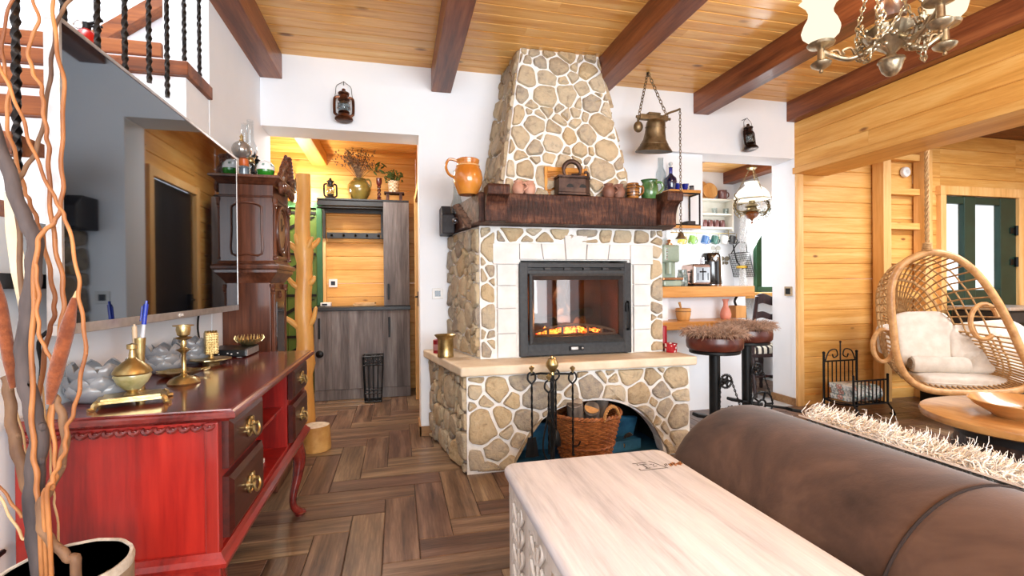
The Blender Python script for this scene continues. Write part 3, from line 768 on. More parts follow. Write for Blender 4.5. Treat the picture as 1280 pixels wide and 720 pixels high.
m = M(); m.cbox((1.42, 2.90, .055), (.26, .10, .07), (0, .05, .3)); m.thing('painted_block', BLUEP, 'blue painted block lying on the niche floor beside the wicker basket', 'block', bevel=.006)
m = M(); m.cbox((.90, 3.02, .11), (.3, .03, .18), (.2, 0, -.1)); m.thing('painted_board', BLUEP, 'blue painted board leaning behind the fire tools in the niche', 'board', bevel=.006)
# ------------------------------------------------------------------ fire tools
tx, ty = .845, 2.585
ts = thing('fire_tool_stand', 'black iron fire tool stand with a brass ball finial', 'tool stand', (tx, ty, 0))
m = M(); m.tube([(tx, ty, .02), (tx, ty, .60)], .013, 8)
for k in range(3):
    a = 2 * PI * k / 3 + .5; m.tube(spline([(tx, ty, .09), (tx + .06 * math.cos(a), ty + .06 * math.sin(a), .06), (tx + .12 * math.cos(a), ty + .12 * math.sin(a), .012)], 6), .007, 6)
m.build('post', BLACKM, ts)
m = M(); m.tube([(tx - .125, ty - .0, .600), (tx - .06, ty + .03, .60), (tx, ty, .598), (tx + .07, ty - .02, .60), (tx + .125, ty, .592)], .006, 6); m.tube([(tx - .05, ty - .09, .58), (tx, ty, .596), (tx + .05, ty + .09, .60)], .005, 6); m.build('crossbar', BLACKM, ts)
m = M(); m.lathe([(0, .59), (.014, .595), (.012, .61), (.02, .62), (.036, .645), (.036, .66), (.022, .685), (.008, .69), (.006, .70), (0, .70)], (tx, ty, 0), 16); m.build('finial', BRASS, ts)
def tool(name, x, y, ztop, zbot, label, head):
    t = thing(name, label, 'fire tool', (x, y, zbot), 0, 'fire tools on the iron stand')
    m = M(); H = ztop - zbot
    m.tube([(x, y, zbot + .05 + (H - .13) * k / 24) for k in range(25)], .0065, 4, twist=.5)
    m.tube(spline([(x, y, ztop - .085), (x - .022, y, ztop - .06), (x - .018, y, ztop - .03), (x, y, ztop - .02), (x + .018, y, ztop - .03), (x + .022, y, ztop - .06), (x, y, ztop - .085)], 4), .0055, 6)
    m.build('shaft', BLACKM, t)
    m = M(); m.lathe([(0, -.024), (.007, -.02), (.006, -.012), (.015, .002), (.015, .008), (0, .018)], (x, y, ztop), 12); m.build('ball_knob', BRASS, t)
    m = M(); head(m, x, y, zbot); m.build('head', BLACKM, t)
def shovel(m, x, y, z):
    m.sheet([[(x + dx * (.6 + .4 * (1 - k / 4)), y - .006 + .012 * abs(dx) / .04, z + .11 * k / 4) for dx in (-.04, -.02, 0, .02, .04)] for k in range(5)], True, .003)
def brush(m, x, y, z):
    m.lathe([(.03, 0), (.032, .02), (.022, .07), (.012, .09), (0, .1)], (x, y, z), 10)
def poker(m, x, y, z):
    m.tube(spline([(x, y, z + .06), (x, y, z + .02), (x, y, z), (x + .01, y, z - .0)], 4), .006, 6); m.tube(spline([(x, y, z + .05), (x + .03, y, z + .05), (x + .045, y, z + .075)], 4), .005, 6)
def tongs(m, x, y, z):
    m.tube(spline([(x - .004, y, z + .3), (x + .035, y, z + .15), (x + .005, y, z)], 6), .005, 6); m.tube(spline([(x + .004, y, z + .3), (x - .03, y, z + .14), (x - .03, y, z + .06), (x + .0, y, z)], 6), .005, 6)
tool('fire_shovel', tx - .122, ty - .005, .635, .14, 'iron fire shovel hanging at the end of the stand farthest from the basket', shovel)
tool('fire_tongs', tx - .05, ty - .09, .60, .13, 'iron fire tongs with a wide loop grip hanging on the side nearest the red sideboard', tongs)
tool('fire_brush', tx + .05, ty + .09, .625, .16, 'fire brush hanging behind the stand post near the hearth', brush)
tool('fire_poker', tx + .122, ty, .622, .13, 'twisted iron poker hanging in front of the wicker basket', poker)
# ================================================================== STAIRCASE, TELEVISION, SIDEBOARD, CLOCK
TREADW = wood('stair_tread_wood', ('#55290f', '#80431b', '#9c5a28'), 'x', .45, .15, bump=.1)
st = thing('staircase', 'open wooden staircase with thick brown treads rising behind the television', 'staircase', (-1.4, 1.8, 0))
for k in range(8):
    y0, z0 = 2.375 - .272 * (k - 1), 2.033 - .19 * (k - 1)
    if k == 0: m = M().box(-1.948, -1.102, 2.655, 2.95, 2.223, 2.29)
    else: m = M().box(-1.948, -1.0 if k != 1 else -.885, y0, y0 + .295, z0, z0 + .062)
    m.build('tread', TREADW, st, bevel=.004)
p, q = at(105, 53, Y=3.02), at(212, -8, Y=3.02)
m = M(); d = (q - p); n = V3((-d.z, 0, d.x)).normalized() * .035
m.prism([((p - n).x, (p - n).z), ((q - n).x, (q - n).z), ((q + n).x, (q + n).z), ((p + n).x, (p + n).z)], 'y', 3.02, 3.095)
m.build('stringer', TREADW, st, bevel=.004)
rl = thing('stair_railing', 'black wrought iron stair railing of twisted balusters above the television', 'railing', (-.93, 2.0, .9))
RAIL = pm('black_wrought_iron', '#120f0d', '#241c17', 30, .35, .7, .3)
for y, in ((1.46,), (1.64,), (1.80,), (1.96,), (2.13,), (2.28,), (2.45,), (2.62,)):
    k = int((2.375 + .295 - y) / .272); zt = 2.033 + .062 - .19 * max(0, k)
    m = M(); L = 1.15
    m.tube([(-.925, y, zt - .01 + L * i / 120) for i in range(121)], [.0098 + .0016 * math.sin(i * 1.5) for i in range(121)], 8, twist=.5, cross=lambda k: 1 if k % 2 else .78)
    m.build('baluster', RAIL, rl)
m = M(); m.tube([(-.925, 1.35, 2.50), (-.925, 2.7, 3.47)], .02, 8); m.build('handrail', RAIL, rl)
ex = at(108, 36, Y=2.0)
t = thing('fire_extinguisher', 'small red fire extinguisher with a black lever high on the stair wall', 'fire extinguisher', (ex.x - .02, ex.y, ex.z - .17))
m = M(); c = (ex.x, ex.y, ex.z - .17); m.lathe([(0, 0), (.034, .004), (.036, .02), (.036, .13), (.026, .155), (.012, .165), (.012, .17), (0, .17)], c, 16); m.build('cylinder_body', pm('red_enamel', '#9c120c', '#b41a12', 8, .3, 0, .02), t)
m = M(); m.lathe([(.01, .165), (.014, .17), (.014, .19), (0, .195)], c, 10); m.tube([(c[0], c[1], c[2] + .185), (c[0] + .05, c[1], c[2] + .205)], .006, 6); m.tube([(c[0], c[1], c[2] + .18), (c[0] + .048, c[1], c[2] + .182)], .005, 6); m.build('lever', BLACKM, t)
m = M(); m.ring((c[0] - .02, c[1] - .01, c[2] + .18), .014, .004, 14, 6, axis='y'); m.build('gauge', SILVER, t)
# ------------------------------------------------------------------ television
def screen_mat():
    g = N('tv_glass'); g.pr('#0b0d12', .03, 0, None, 0, 1.0, IOR=1.85, Specular_Tint=(.74, .87, 1, 1)); return g.m
tv = thing('television', 'large wall-mounted flat screen television reflecting the room above the red sideboard', 'television', (-.80, 1.995, .99))
TX, TY0, TY1, TZ0, TZ1 = -.77, 1.352, 2.637, .994, 1.742
m = M(); m.box(TX - .028, TX - .004, TY0, TY1, TZ0, TZ1); m.box(TX - .06, TX - .028, TY0 + .2, TY1 - .2, TZ0 + .1, TZ0 + .5); m.build('housing', pm('tv_back', '#2b2b2d', '#343436', 9, .5, 0, 0), tv, bevel=.002)
m = M(); b = .007
m.box(TX - .032, TX, TY0 - .004, TY0 + b, TZ0 + .022, TZ1 - b); m.box(TX - .032, TX, TY1 - b, TY1 + .004, TZ0 + .022, TZ1 - b); m.box(TX - .032, TX, TY0 - .004, TY1 + .004, TZ1 - b, TZ1 + .004); m.box(TX - .032, TX, TY0 - .004, TY1 + .004, TZ0 - .004, TZ0 + .022)
m.build('bezel', SILVER, tv, bevel=.0015)
m = M(); m.box(TX - .006, TX - .002, TY0 + b, TY1 - b, TZ0 + .022, TZ1 - b); m.build('screen', screen_mat(), tv)
m = M(); m.box(-.898, TX - .06, 1.85, 2.15, 1.2, 1.5); m.build('wall_mount', BLACKM, tv)
def text(name, body, size, mat, M4, parent=None, ext=.0006):
    cu = bpy.data.curves.new(name, 'FONT'); cu.body = body; cu.size = size; cu.extrude = ext; cu.align_x = 'CENTER'; cu.align_y = 'CENTER'; cu.materials.append(mat)
    tmp = bpy.data.objects.new(name, cu); COL.objects.link(tmp); bpy.context.view_layer.update()
    me = bpy.data.meshes.new_from_object(tmp.evaluated_get(bpy.context.evaluated_depsgraph_get())); bpy.data.objects.remove(tmp); bpy.data.curves.remove(cu)
    if not me.materials: me.materials.append(mat)
    o = bpy.data.objects.new(name, me); COL.objects.link(o)
    if parent is not None:
        o.parent = parent; off = V3(); p = parent
        while p is not None: off += p.location; p = p.parent
        M4 = Matrix.Translation(-off) @ M4
    o.matrix_local = M4; return o
WLOGO = pm('white_print', '#eceae6', '#f4f3f0', 8, .5, 0, 0)
text('logo', 'LG', .014, WLOGO, Matrix(((0, 0, 1, TX + .0012), (1, 0, 0, 1.995), (0, 1, 0, TZ0 + .009), (0, 0, 0, 1))), tv)
m = M(); m.ring((TX + .0015, 1.972, TZ0 + .009), .0062, .0012, 16, 5, axis='x'); m.build('logo_ring', WLOGO, tv)
m = M(); m.tube(spline([(-.80, 2.45, 1.05), (-.87, 2.45, 1.0), (-.888, 2.46, .93), (-.885, 2.47, .86), (-.885, 2.49, .80)], 5), .0045, 6)
m.thing('power_cable', BLACKM, 'thin black cable hanging down the wall from the television to the sideboard by the clock', 'cable')
m = M(); m.tube(spline([(-.80, 1.47, 1.03), (-.88, 1.46, .98), (-.892, 1.48, .90), (-.89, 1.46, .80)], 5), .005, 6)
m.thing('power_cable', BLACKM, 'black cable running down the wall behind the lotus bowl nearest the branches', 'cable')
m = M(); m.tube(spline([(-.87, .45, .006), (-.885, .52, .1), (-.89, .60, .38), (-.885, .8, .40), (-.885, 1.0, .47), (-.885, 1.2, .49), (-.885, 1.34, .5)], 5), .006, 6)
m.thing('power_cable', BLACKM, 'black cable crossing the pale wall low behind the branches', 'cable')
m = M(); c = at(8, 352, X=-.9); m.cbox((c.x + .03, c.y - .05, c.z), (.06, .20, .035)); m.thing('shelf_bracket', BLACKM, 'flat black bracket on the wall behind the willow branches', 'bracket', bevel=.002)
# ------------------------------------------------------------------ sideboard
SX0, SX1, SY0, SY1, SZ = -.885, -.406, 1.352, 2.545, .79
sb = thing('sideboard', 'red mahogany sideboard with brass drawer pulls and cabriole legs beneath the television', 'sideboard', (-.65, 1.95, 0))
m = M()   # moulded top
def loop(ins, z): return [(SX0, SY0 + ins, z), (SX1 - ins, SY0 + ins, z), (SX1 - ins, SY1 - ins, z), (SX0, SY1 - ins, z)]
ls = [loop(.022, .757), loop(.018, .762), loop(.004, .766), loop(0, .770), loop(0, .779), loop(.003, .784), loop(.010, .787), loop(.013, .790)]
vs = [p for l in ls for p in l]; fs = [(3, 2, 1, 0), tuple(28 + i for i in range(4))]
for a in range(7):
    for k in range(4): fs.append((a * 4 + k, a * 4 + (k + 1) % 4, a * 4 + 4 + (k + 1) % 4, a * 4 + 4 + k))
m.add(vs, fs); m.build('top', MAHOG_TOP, sb)
FX = -.452   # front plane of carcass
m = M(); m.box(-.875, FX, 1.374, 1.392, .42, .757); m.build('side_panel', MAHOG, sb)
m = M(); m.box(-.875, FX, 2.508, 2.526, .42, .757); m.build('side_panel', MAHOG, sb)
MAHOGP = wood('mahogany_frame', ('#641310', '#8a1f19', '#9c2a20'), 'z', .3, .05, coat=.4, bump=.05)
MAHOGY = wood('mahogany_rail', ('#641310', '#8a1f19', '#9c2a20'), 'y', .3, .05, coat=.4, bump=.05)
m = M()
for x0, y0 in ((FX - .03, 1.366), (FX - .03, 2.502), (-.88, 1.366)): M().box(x0, x0 + .032, y0, y0 + .03, .42, .7565).build('corner_post', MAHOGP, sb, bevel=.003)
m = M()
m.box(-.872, FX - .002, 1.70, 1.716, .42, .756); m.box(-.872, FX - .002, 2.164, 2.18, .42, .756)      # dividers
m.box(-.872, -.862, 1.392, 2.508, .42, .756); m.box(-.86, FX - .003, 1.392, 2.508, .42, .434)
m.box(-.86, FX - .02, 1.716, 2.164, .592, .604)
m.build('carcass', MAHOG, sb, bevel=.001)
m = M(); m.box(FX - .02, FX, 1.396, 1.70, .737, .757); m.box(FX - .02, FX, 1.396, 1.70, .600, .63); m.box(FX - .02, FX, 2.18, 2.504, .737, .757); m.box(FX - .02, FX, 2.18, 2.504, .600, .63); m.box(FX - .02, FX, 1.716, 2.164, .737, .757)
m.build('front_rail', MAHOGY, sb)
m = M()   # carved frieze under the top on the side
for k in range(15):
    x = -.868 + k * .0275
    m.tube(spline([(x, 1.372, .752), (x + .006, 1.366, .742), (x + .018, 1.364, .742), (x + .026, 1.370, .752)], 4), [.004, .005, .006, .0055, .006, .0055, .006, .0055, .006, .005, .005, .0045, .004], 6)
    m.ball((x + .013, 1.368, .747), (.006, .005, .0045), 8, 5)
m.build('carved_frieze', MAHOG_TOP, sb)
m = M()   # base moulding
def bl(o, z): return [(-.88, 1.372 - o, z), (FX + o, 1.372 - o, z), (FX + o, 2.528 + o, z), (-.88, 2.528 + o, z)]
ls = [bl(.008, .385), bl(.022, .39), bl(.024, .402), bl(.014, .412), bl(.006, .424), bl(-.01, .426)]
vs = [p for l in ls for p in l]; fs = [(3, 2, 1, 0), tuple(20 + i for i in range(4))]
for a in range(5):
    for k in range(4): fs.append((a * 4 + k, a * 4 + (k + 1) % 4, a * 4 + 4 + (k + 1) % 4, a * 4 + 4 + k))
m.add(vs, fs); m.build('base_moulding', MAHOGY, sb)
m = M()   # shaped apron
n = 24; pr = [(1.39 + (2.51 - 1.39) * k / n, .345 + .03 * (1 - abs(math.cos(PI * 2 * k / n)) ** .7) * (1 if 0 < k < n else 0)) for k in range(n + 1)]
m.prism(pr + [(2.51, .387), (1.39, .387)], 'x', FX - .022, FX - .002); m.prism([(-.86, .35), (-.7, .365), (FX - .1, .365), (FX, .345), (FX, .387), (-.86, .387)], 'y', 1.378, 1.396)
m.build('apron', MAHOGY, sb, bevel=.002)
def cab_leg(x, y, sx, sy):
    m = M(); P = [(x - .012 * sx, y - .012 * sy, .386), (x, y, .33), (x + .012 * sx, y + .012 * sy, .27), (x + .004 * sx, y + .004 * sy, .19), (x - .012 * sx, y - .012 * sy, .11), (x - .012 * sx, y - .012 * sy, .055), (x + .006 * sx, y + .006 * sy, .02), (x + .012 * sx, y + .012 * sy, .004)]
    r = [.036, .036, .031, .023, .017, .0155, .021, .024]
    pts = spline(P, 4); rr = []
    for i in range(len(pts)):
        a = min(i / 4, 6.999); k = int(a); rr.append(r[k] + (r[k + 1] - r[k]) * (a - k))
    m.tube(pts, rr, 10); m.ball((P[-1][0], P[-1][1], .013), (.03, .03, .013), 12, 6); m.build('leg', MAHOG_TOP, sb)
cab_leg(FX - .03, 2.485, 1, 1); cab_leg(FX - .03, 1.41, 1, -1); cab_leg(-.85, 2.485, -1, 1); cab_leg(-.85, 1.41, -1, -1)
def drawer(y0, y1, z0, z1):
    m = M(); xb, xf = FX + .001, FX + .026; c = .016
    a = [(xb, y0, z0), (xb, y1, z0), (xb, y1, z1), (xb, y0, z1)]; b = [(xf - .008, y0, z0), (xf - .008, y1, z0), (xf - .008, y1, z1), (xf - .008, y0, z1)]
    d = [(xf, y0 + c, z0 + c), (xf, y1 - c, z0 + c), (xf, y1 - c, z1 - c), (xf, y0 + c, z1 - c)]
    fs = [(8, 9, 10, 11), (3, 2, 1, 0)]
    for q in range(2):
        for k in range(4): fs.append((q * 4 + k, q * 4 + (k + 1) % 4, q * 4 + 4 + (k + 1) % 4, q * 4 + 4 + k))
    m.add(a + b + d, fs); dr = m.build('drawer', MAHOG_DR, sb)
    m = M(); yc, zc = (y0 + y1) / 2, (z0 + z1) / 2; x = xf + .002
    for sy in (-1, 1):
        m.lathe([(.012, 0), (.010, .004), (.005, .008), (.006, .016), (0, .02)], (0, 0, 0), 10, TR((x - .002, yc + sy * .026, zc + .006), (0, PI / 2, 0)))
        m.tube(spline([(x, yc + sy * .026, zc + .01), (x + .002, yc + sy * .018, zc + .026), (x + .002, yc + sy * .006, zc + .022), (x + .002, yc, zc + .03)], 4), .0045, 6)
        m.tube(spline([(x, yc + sy * .026, zc + .004), (x + .002, yc + sy * .03, zc - .008), (x + .002, yc + sy * .016, zc - .02), (x + .002, yc, zc - .016)], 4), .004, 6)
    m.ball((x + .002, yc, zc + .004), (.005, .014, .012), 12, 6, fn=lambda a, p: 1 + .12 * math.sin(5 * a))
    m.tube(spline([(x + .014, yc - .027, zc + .005), (x + .018, yc - .022, zc - .012), (x + .018, yc, zc - .022), (x + .018, yc + .022, zc - .012), (x + .014, yc + .027, zc + .005)], 5), .004, 6)
    m.build('drawer_pull', BRASS, dr)
drawer(1.393, 1.704, .628, .755); drawer(1.393, 1.704, .447, .606); drawer(2.172, 2.478, .628, .755); drawer(2.172, 2.478, .447, .606)
m = M(); m.box(-.70, -.50, 1.80, 2.0, .4345, .450); m.thing('paper_stack', pm('white_paper', '#d9d8d4', '#ecebe8', 12, .8, 0, 0), 'white papers lying in the open middle compartment of the red sideboard', 'papers')
# ------------------------------------------------------------------ things on the sideboard
CERG = pm('grey_glazed_ceramic', '#777a80', '#969a9f', 9, .3, 0, .05, coat=.4)
def lotus(c, R, label, rot=0):
    t = thing('lotus_bowl', label, 'candle holder', c, 0, 'grey lotus bowls on the sideboard')
    m = M(); m.lathe([(0, 0), (R * .6, 0), (R * .72, R * .1), (R * .86, R * .42), (R * .84, R * .95), (R * .80, R * .95), (R * .8, R * .42), (R * .62, R * .12), (0, R * .08)], c, 28); m.build('bowl', CERG, t)
    m = M()
    for tier, (n, r0, z0, hh, tilt, lean) in enumerate(((9, .76, .08, .55, .35, .10), (9, .80, .36, .58, .10, .04), (8, .76, .70, .66, -.10, -.02))):
        for k in range(n):
            a = 2 * PI * (k + .5 * (tier % 2)) / n + rot; w = R * .36; rows = []
            for i in range(7):
                q = i / 6; hw = w * math.sin(PI * (.22 + .78 * q)) ** .75 if i < 6 else w * .04
                z = c[2] + R * (z0 + hh * q); rr = R * (r0 + .16 * math.sin(q * PI * .75) - (0 if tier else 0) + lean * q)
                row = []
                for j in range(5):
                    s = (j - 2) / 2; row.append((c[0] + (rr - .09 * R * s * s) * math.cos(a) - hw * s * math.sin(a), c[1] + (rr - .09 * R * s * s) * math.sin(a) + hw * s * math.cos(a), z))
                rows.append(row)
            m.sheet(rows, True, R * .045)
    m.build('petals', CERG, t)
LP = lambda u, v: tuple(at(u, v, Z=SZ))
lotus((-.812, 1.573, SZ), .080, 'grey ceramic lotus bowl on the red sideboard closest to the willow branches')
lotus(LP(203, 465), .078, 'grey ceramic lotus bowl standing between the two other lotus bowls behind the candlestick', .3)
lotus(LP(240, 453), .078, 'grey ceramic lotus bowl on the red sideboard behind the brass card stand', .15)
c = V3((-.700, 1.500, SZ)); BRF = pm('bright_brass', '#ad935c', '#dcc793', 40, .32, .9, .25, bscale=120)
t = thing('inkwell', 'ornate brass inkwell with an onyx bowl on a square footed base', 'inkwell', tuple(c))
T = TR(c, (0, 0, .35))
m = M(); m.cbox((0, 0, .017), (.15, .10, .006)); m.cbox((0, 0, .0225), (.125, .078, .006))
for sx in (-1, 1):
    for sy in (-1, 1): m.tube(spline([(sx * .066, sy * .042, .018), (sx * .074, sy * .048, .012), (sx * .074, sy * .048, .005), (sx * .085, sy * .054, .003)], 3), [.008, .008, .008, .007, .007, .006, .006, .006, .006, .007], 6)
m.v = [tuple(T @ V3(p)) for p in m.v]; m.build('foot_plate', BRF, t, bevel=.002)
ONYX = pm('green_onyx', '#8a8452', '#c4bd92', 14, .2, 0, .02, coat=.5)
m = M(); m.lathe([(.012, .024), (.010, .034), (.02, .04), (.036, .058), (.043, .075), (.041, .082), (0, .083)], c, 24); m.build('bowl', ONYX, t)
m = M(); m.lathe([(.042, .080), (.045, .084), (.043, .090), (.037, .100), (.023, .112), (.014, .118), (.008, .124), (.008, .13), (.006, .145), (.012, .148), (.012, .16), (0, .163)], c, 24); m.lathe([(.022, .024), (.012, .034), (.02, .04), (.012, .042)], c, 20); m.build('lid', BRASS, t)
pc = c.copy(); c = V3((-.742, 1.632, SZ)) - V3((.03, .06, 0))
t = thing('pen_holder', 'small brass tube holding pens behind the inkwell', 'pen holder', (c.x + .03, c.y + .06, SZ))
m = M(); m.lathe([(.028, 0), (.028, .006), (.012, .012), (.012, .11), (.015, .16), (.015, .165), (.012, .165), (.010, .02), (0, .02)], (c.x + .03, c.y + .06, SZ), 14); m.build('tube', BRASS, t)
t = thing('ballpoint_pen', 'blue and clear ballpoint pen standing upright in the brass holder', 'pen', (c.x + .03, c.y + .06, SZ + .1))
p0 = V3((c.x + .03, c.y + .06, SZ + .10)); d = V3((.10, .02, 1)).normalized()
PBLUE = pm('blue_plastic', '#1733a8', '#1f3fc4', 9, .3, 0, 0, coat=.3); PCLR = pm('frosted_plastic', '#c9cfdb', '#dfe4ec', 9, .3, 0, 0)
m = M(); m.tube([p0, p0 + d * .055], .0065, 10); m.build('grip', PBLUE, t)
m = M(); m.tube([p0 + d * .105, p0 + d * .165], .0062, 10); m.tube([p0 + d * .165, p0 + d * .175], .0035, 8); m.build('cap', PBLUE, t)
m = M(); m.tube([p0 + d * .05, p0 + d * .11], .0055, 10); m.build('barrel', PCLR, t)
m = M(); m.tube([p0 + d * .115 + V3((-.008, -.004, 0)), p0 + d * .16 + V3((-.008, -.004, 0))], .002, 6); m.build('clip', PBLUE, t)
t = thing('ballpoint_pen', 'pale tan pen leaning in the brass holder beside the blue pen', 'pen', (c.x + .02, c.y + .055, SZ + .1))
q0 = p0 + V3((-.008, -.004, 0)); d2 = V3((-.02, -.03, 1)).normalized(); m = M(); m.tube([q0, q0 + d2 * .10], .0065, 10); m.tube([q0 + d2 * .1, q0 + d2 * .106], .003, 8); m.build('barrel', pm('tan_plastic', '#c9b294', '#d8c4a8', 9, .4, 0, 0), t)
# candlestick
c = V3(LP(230, 479))
t = thing('candlestick', 'slim brass candlestick with a wide cup and a round dished foot', 'candlestick', tuple(c))
m = M(); m.lathe([(0, 0), (.045, 0), (.047, .004), (.040, .014), (.026, .022), (.012, .026), (.008, .032), (.010, .038), (.007, .045), (.006, .095), (.008, .10), (.016, .106), (.022, .110), (.012, .114), (.007, .118), (.009, .128), (.007, .14), (.022, .146), (.024, .15), (.014, .152)], c, 22); m.build('stem', BRASS, t)
m = M(); m.lathe([(.006, .15), (.018, .158), (.021, .175), (.020, .185), (.030, .187), (.030, .190), (.016, .190), (.014, .165), (0, .165)], c, 22); m.build('candle_cup', BRASS, t)
c = V3(LP(224, 470))
t = thing('brass_dish', 'leaf-edged brass dish lying behind the candlestick on the sideboard', 'dish', tuple(c))
m = M(); m.lathe([(0, .008), (.03, .008), (.05, .010), (.062, .018), (.066, .019), (.05, .006), (.03, .0), (0, 0)], c, 40, fr=lambda a, r, z: max(r, 1e-5) * (1 + (.10 * math.cos(8 * a) if r > .045 else 0))); m.build('plate', BRF, t)
m = M(); m.tube(spline([(c.x + .05, c.y + .03, SZ + .014), (c.x + .075, c.y + .045, SZ + .02), (c.x + .085, c.y + .03, SZ + .02), (c.x + .07, c.y + .02, SZ + .014)], 4), .004, 6); m.build('handle', BRF, t)
c = V3(LP(264, 455))
t = thing('card_stand', 'brass stand with an engraved box on a round scalloped plate', 'card stand', tuple(c))
m = M(); m.lathe([(0, 0), (.03, 0), (.032, .006), (.05, .014), (.072, .020), (.072, .023), (.03, .02), (.012, .024), (.008, .035), (.008, .04), (0, .04)], c, 40, fr=lambda a, r, z: max(r, 1e-5) * (1 + (.05 * math.cos(12 * a) if r > .06 else 0))); m.build('base_plate', BRF, t)
m = M(); m.cbox((c.x, c.y, SZ + .085), (.046, .036, .088), (0, 0, .5)); m.build('box', BRASS, t, bevel=.003)
m = M()
T = TR((c.x, c.y, SZ + .085), (0, 0, .5)); R_ = random.Random(3)
for i in range(5):
    for j in range(8): m.ball((-.017 + i * .0085, -.0185, -.036 + j * .0103), (.0035, .0025, .004), 6, 4, T); 
for i in range(4):
    for j in range(8): m.ball((.0232, -.013 + i * .0085, -.036 + j * .0103), (.0025, .0035, .004), 6, 4, T)
for k in range(5): m.ball((-.018 + .009 * k, 0, .046), (.005, .016, .006), 8, 5, T)
m.build('relief', BRF, t)
SBC = at(291, 444, Z=SZ); SDX, SDY = SBC[0] + .71, SBC[1] - 2.33
SETB = pm('black_plastic', '#111213', '#1b1c1e', 9, .35, 0, .02)
t = thing('set_top_box', 'flat black set-top box with small white markings at the end of the sideboard', 'set-top box', (SBC[0], SBC[1], SZ))
m = M(); m.cbox((-.71 + SDX, 2.33 + SDY, SZ + .02), (.17, .20, .034)); m.build('case', SETB, t, bevel=.006)
m = M(); m.box(-.626 + SDX, -.6235 + SDX, 2.24 + SDY, 2.42 + SDY, SZ + .006, SZ + .034); m.build('side_trim', SILVER, t)
m = M()
for k, x in enumerate((-.77, -.755, -.735, -.70, -.685, -.66)): m.cbox((x + SDX, 2.2295 + SDY, SZ + .018 + .004 * (k % 2)), (.006, .001, .004))
for x in (-.775, -.66): m.cbox((x + SDX, 2.33 + SDY, SZ + .0015), (.02, .16, .003))
m.build('markings', WLOGO, t)
c = V3((-.66 + SDX, 2.40 + SDY, SZ + .038))
t = thing('spiked_bowl', 'small brass bowl of curled spikes sitting on the black set-top box', 'bowl', tuple(c))
m = M(); m.lathe([(0, 0), (.03, 0), (.045, .012), (.05, .02), (.044, .018), (.028, .006), (0, .005)], c, 20); m.build('dish', BRASS, t)
m = M()
for k in range(26):
    a = 2 * PI * k / 26; r = .046 + .004 * (k % 2); m.tube([(c.x + r * math.cos(a), c.y + r * math.sin(a), c.z + .016), (c.x + (r + .014) * math.cos(a), c.y + (r + .014) * math.sin(a), c.z + .032), (c.x + (r + .010) * math.cos(a), c.y + (r + .010) * math.sin(a), c.z + .046)], [.004, .0035, .001], 6)
m.build('spikes', BRF, t)
# ------------------------------------------------------------------ longcase clock
ck = thing('longcase_clock', 'tall carved dark walnut longcase clock with a glazed hood standing behind the sideboard', 'clock', (-.77, 2.97, 0))
CX0, CX1, CY0, CY1 = -.898, -.645, 2.79, 3.15
m = M(); m.box(CX0, CX1 - .02, CY0 + .02, CY1 - .02, .25, 1.13); m.build('waist', WALNUT, ck, bevel=.003)
m = M(); m.box(CX0, CX1 + .01, CY0 - .005, CY1 + .005, 0, .27); m.build('base', WALNUT, ck, bevel=.006)
def mould(m, prof, z):
    """prof: (offset, dz) around the three free sides"""
    ls = [[(CX0, CY0 - o, z + h), (CX1 + o, CY0 - o, z + h), (CX1 + o, CY1 + o, z + h), (CX0, CY1 + o, z + h)] for o, h in prof]
    vs = [p for l in ls for p in l]; n = len(ls); fs = [(3, 2, 1, 0), tuple(4 * n - 4 + i for i in range(4))]
    for a in range(n - 1):
        for k in range(4): fs.append((a * 4 + k, a * 4 + (k + 1) % 4, a * 4 + 4 + (k + 1) % 4, a * 4 + 4 + k))
    m.add(vs, fs)
m = M(); mould(m, [(-.018, 0), (-.012, .012), (.0, .03), (.016, .05), (.022, .056), (.022, .07), (.034, .076), (.036, .09), (.030, .097), (.012, .104), (.006, .118), (-.01, .12)], 1.125); m.build('hood_moulding', WALNUT, ck)
m = M(); m.box(CX0, CX1, CY0, CY1, 1.24, 1.60); m.build('hood', WALNUT, ck)
m = M(); mould(m, [(-.01, 0), (.004, .004), (.006, .012), (.002, .016), (.002, .07), (.010, .076), (.016, .086), (.030, .098), (.042, .104), (.042, .114), (.036, .118), (-.02, .118)], 1.575); m.build('cornice', WALNUT, ck)
m = M()   # raised frame on the near side of the hood
P = [(x, z) for x, z in ((-.845, 1.28), (-.70, 1.28))]; A_ = [(-.7725 + .0725 * math.cos(a), 1.52 + .03 * math.sin(a)) for a in [PI * k / 10 for k in range(11)]]
m.tube(spline([(x, CY0 - .001, z) for x, z in [(-.845, 1.28), (-.772, 1.278), (-.70, 1.28), (-.70, 1.40)] + A_ + [(-.845, 1.40)]], 3, True), .0055, 8); m.build('side_moulding', WALNUT, ck)
for z0, z1, xo in ((1.25, 1.575, 0), (.30, 1.12, -.02)):
    for y in ((CY0 + .014 - xo * 0, CY1 - .014) if xo == 0 else (CY0 + .034, CY1 - .034)):
        m = M(); c = (CX1 + xo + .004, y, z0); H = z1 - z0
        m.lathe([(.016, 0), (.016, .012), (.010, .016), (.013, .024), (.010, .032), (.010, H - .06), (.014, H - .05), (.009, H - .044), (.013, H - .03), (.017, H - .014), (.017, H)], c, 12, fr=lambda a, r, z: r * (1 + .07 * math.cos(8 * a))); m.ball((c[0] + .006, c[1], z1 - .03), (.012, .014, .014), 8, 6); m.build('column', WALNUT, ck)
m = M()   # round-arched glazed hood door
for r_, w in ((.115, .012), (.095, .006)):
    m.tube([(CX1 + .004, (CY0 + CY1) / 2 + r_ * .98 * math.cos(a), 1.42 + r_ * 1.15 * math.sin(a)) for a in [2 * PI * k / 36 for k in range(36)]], w, 8, True)
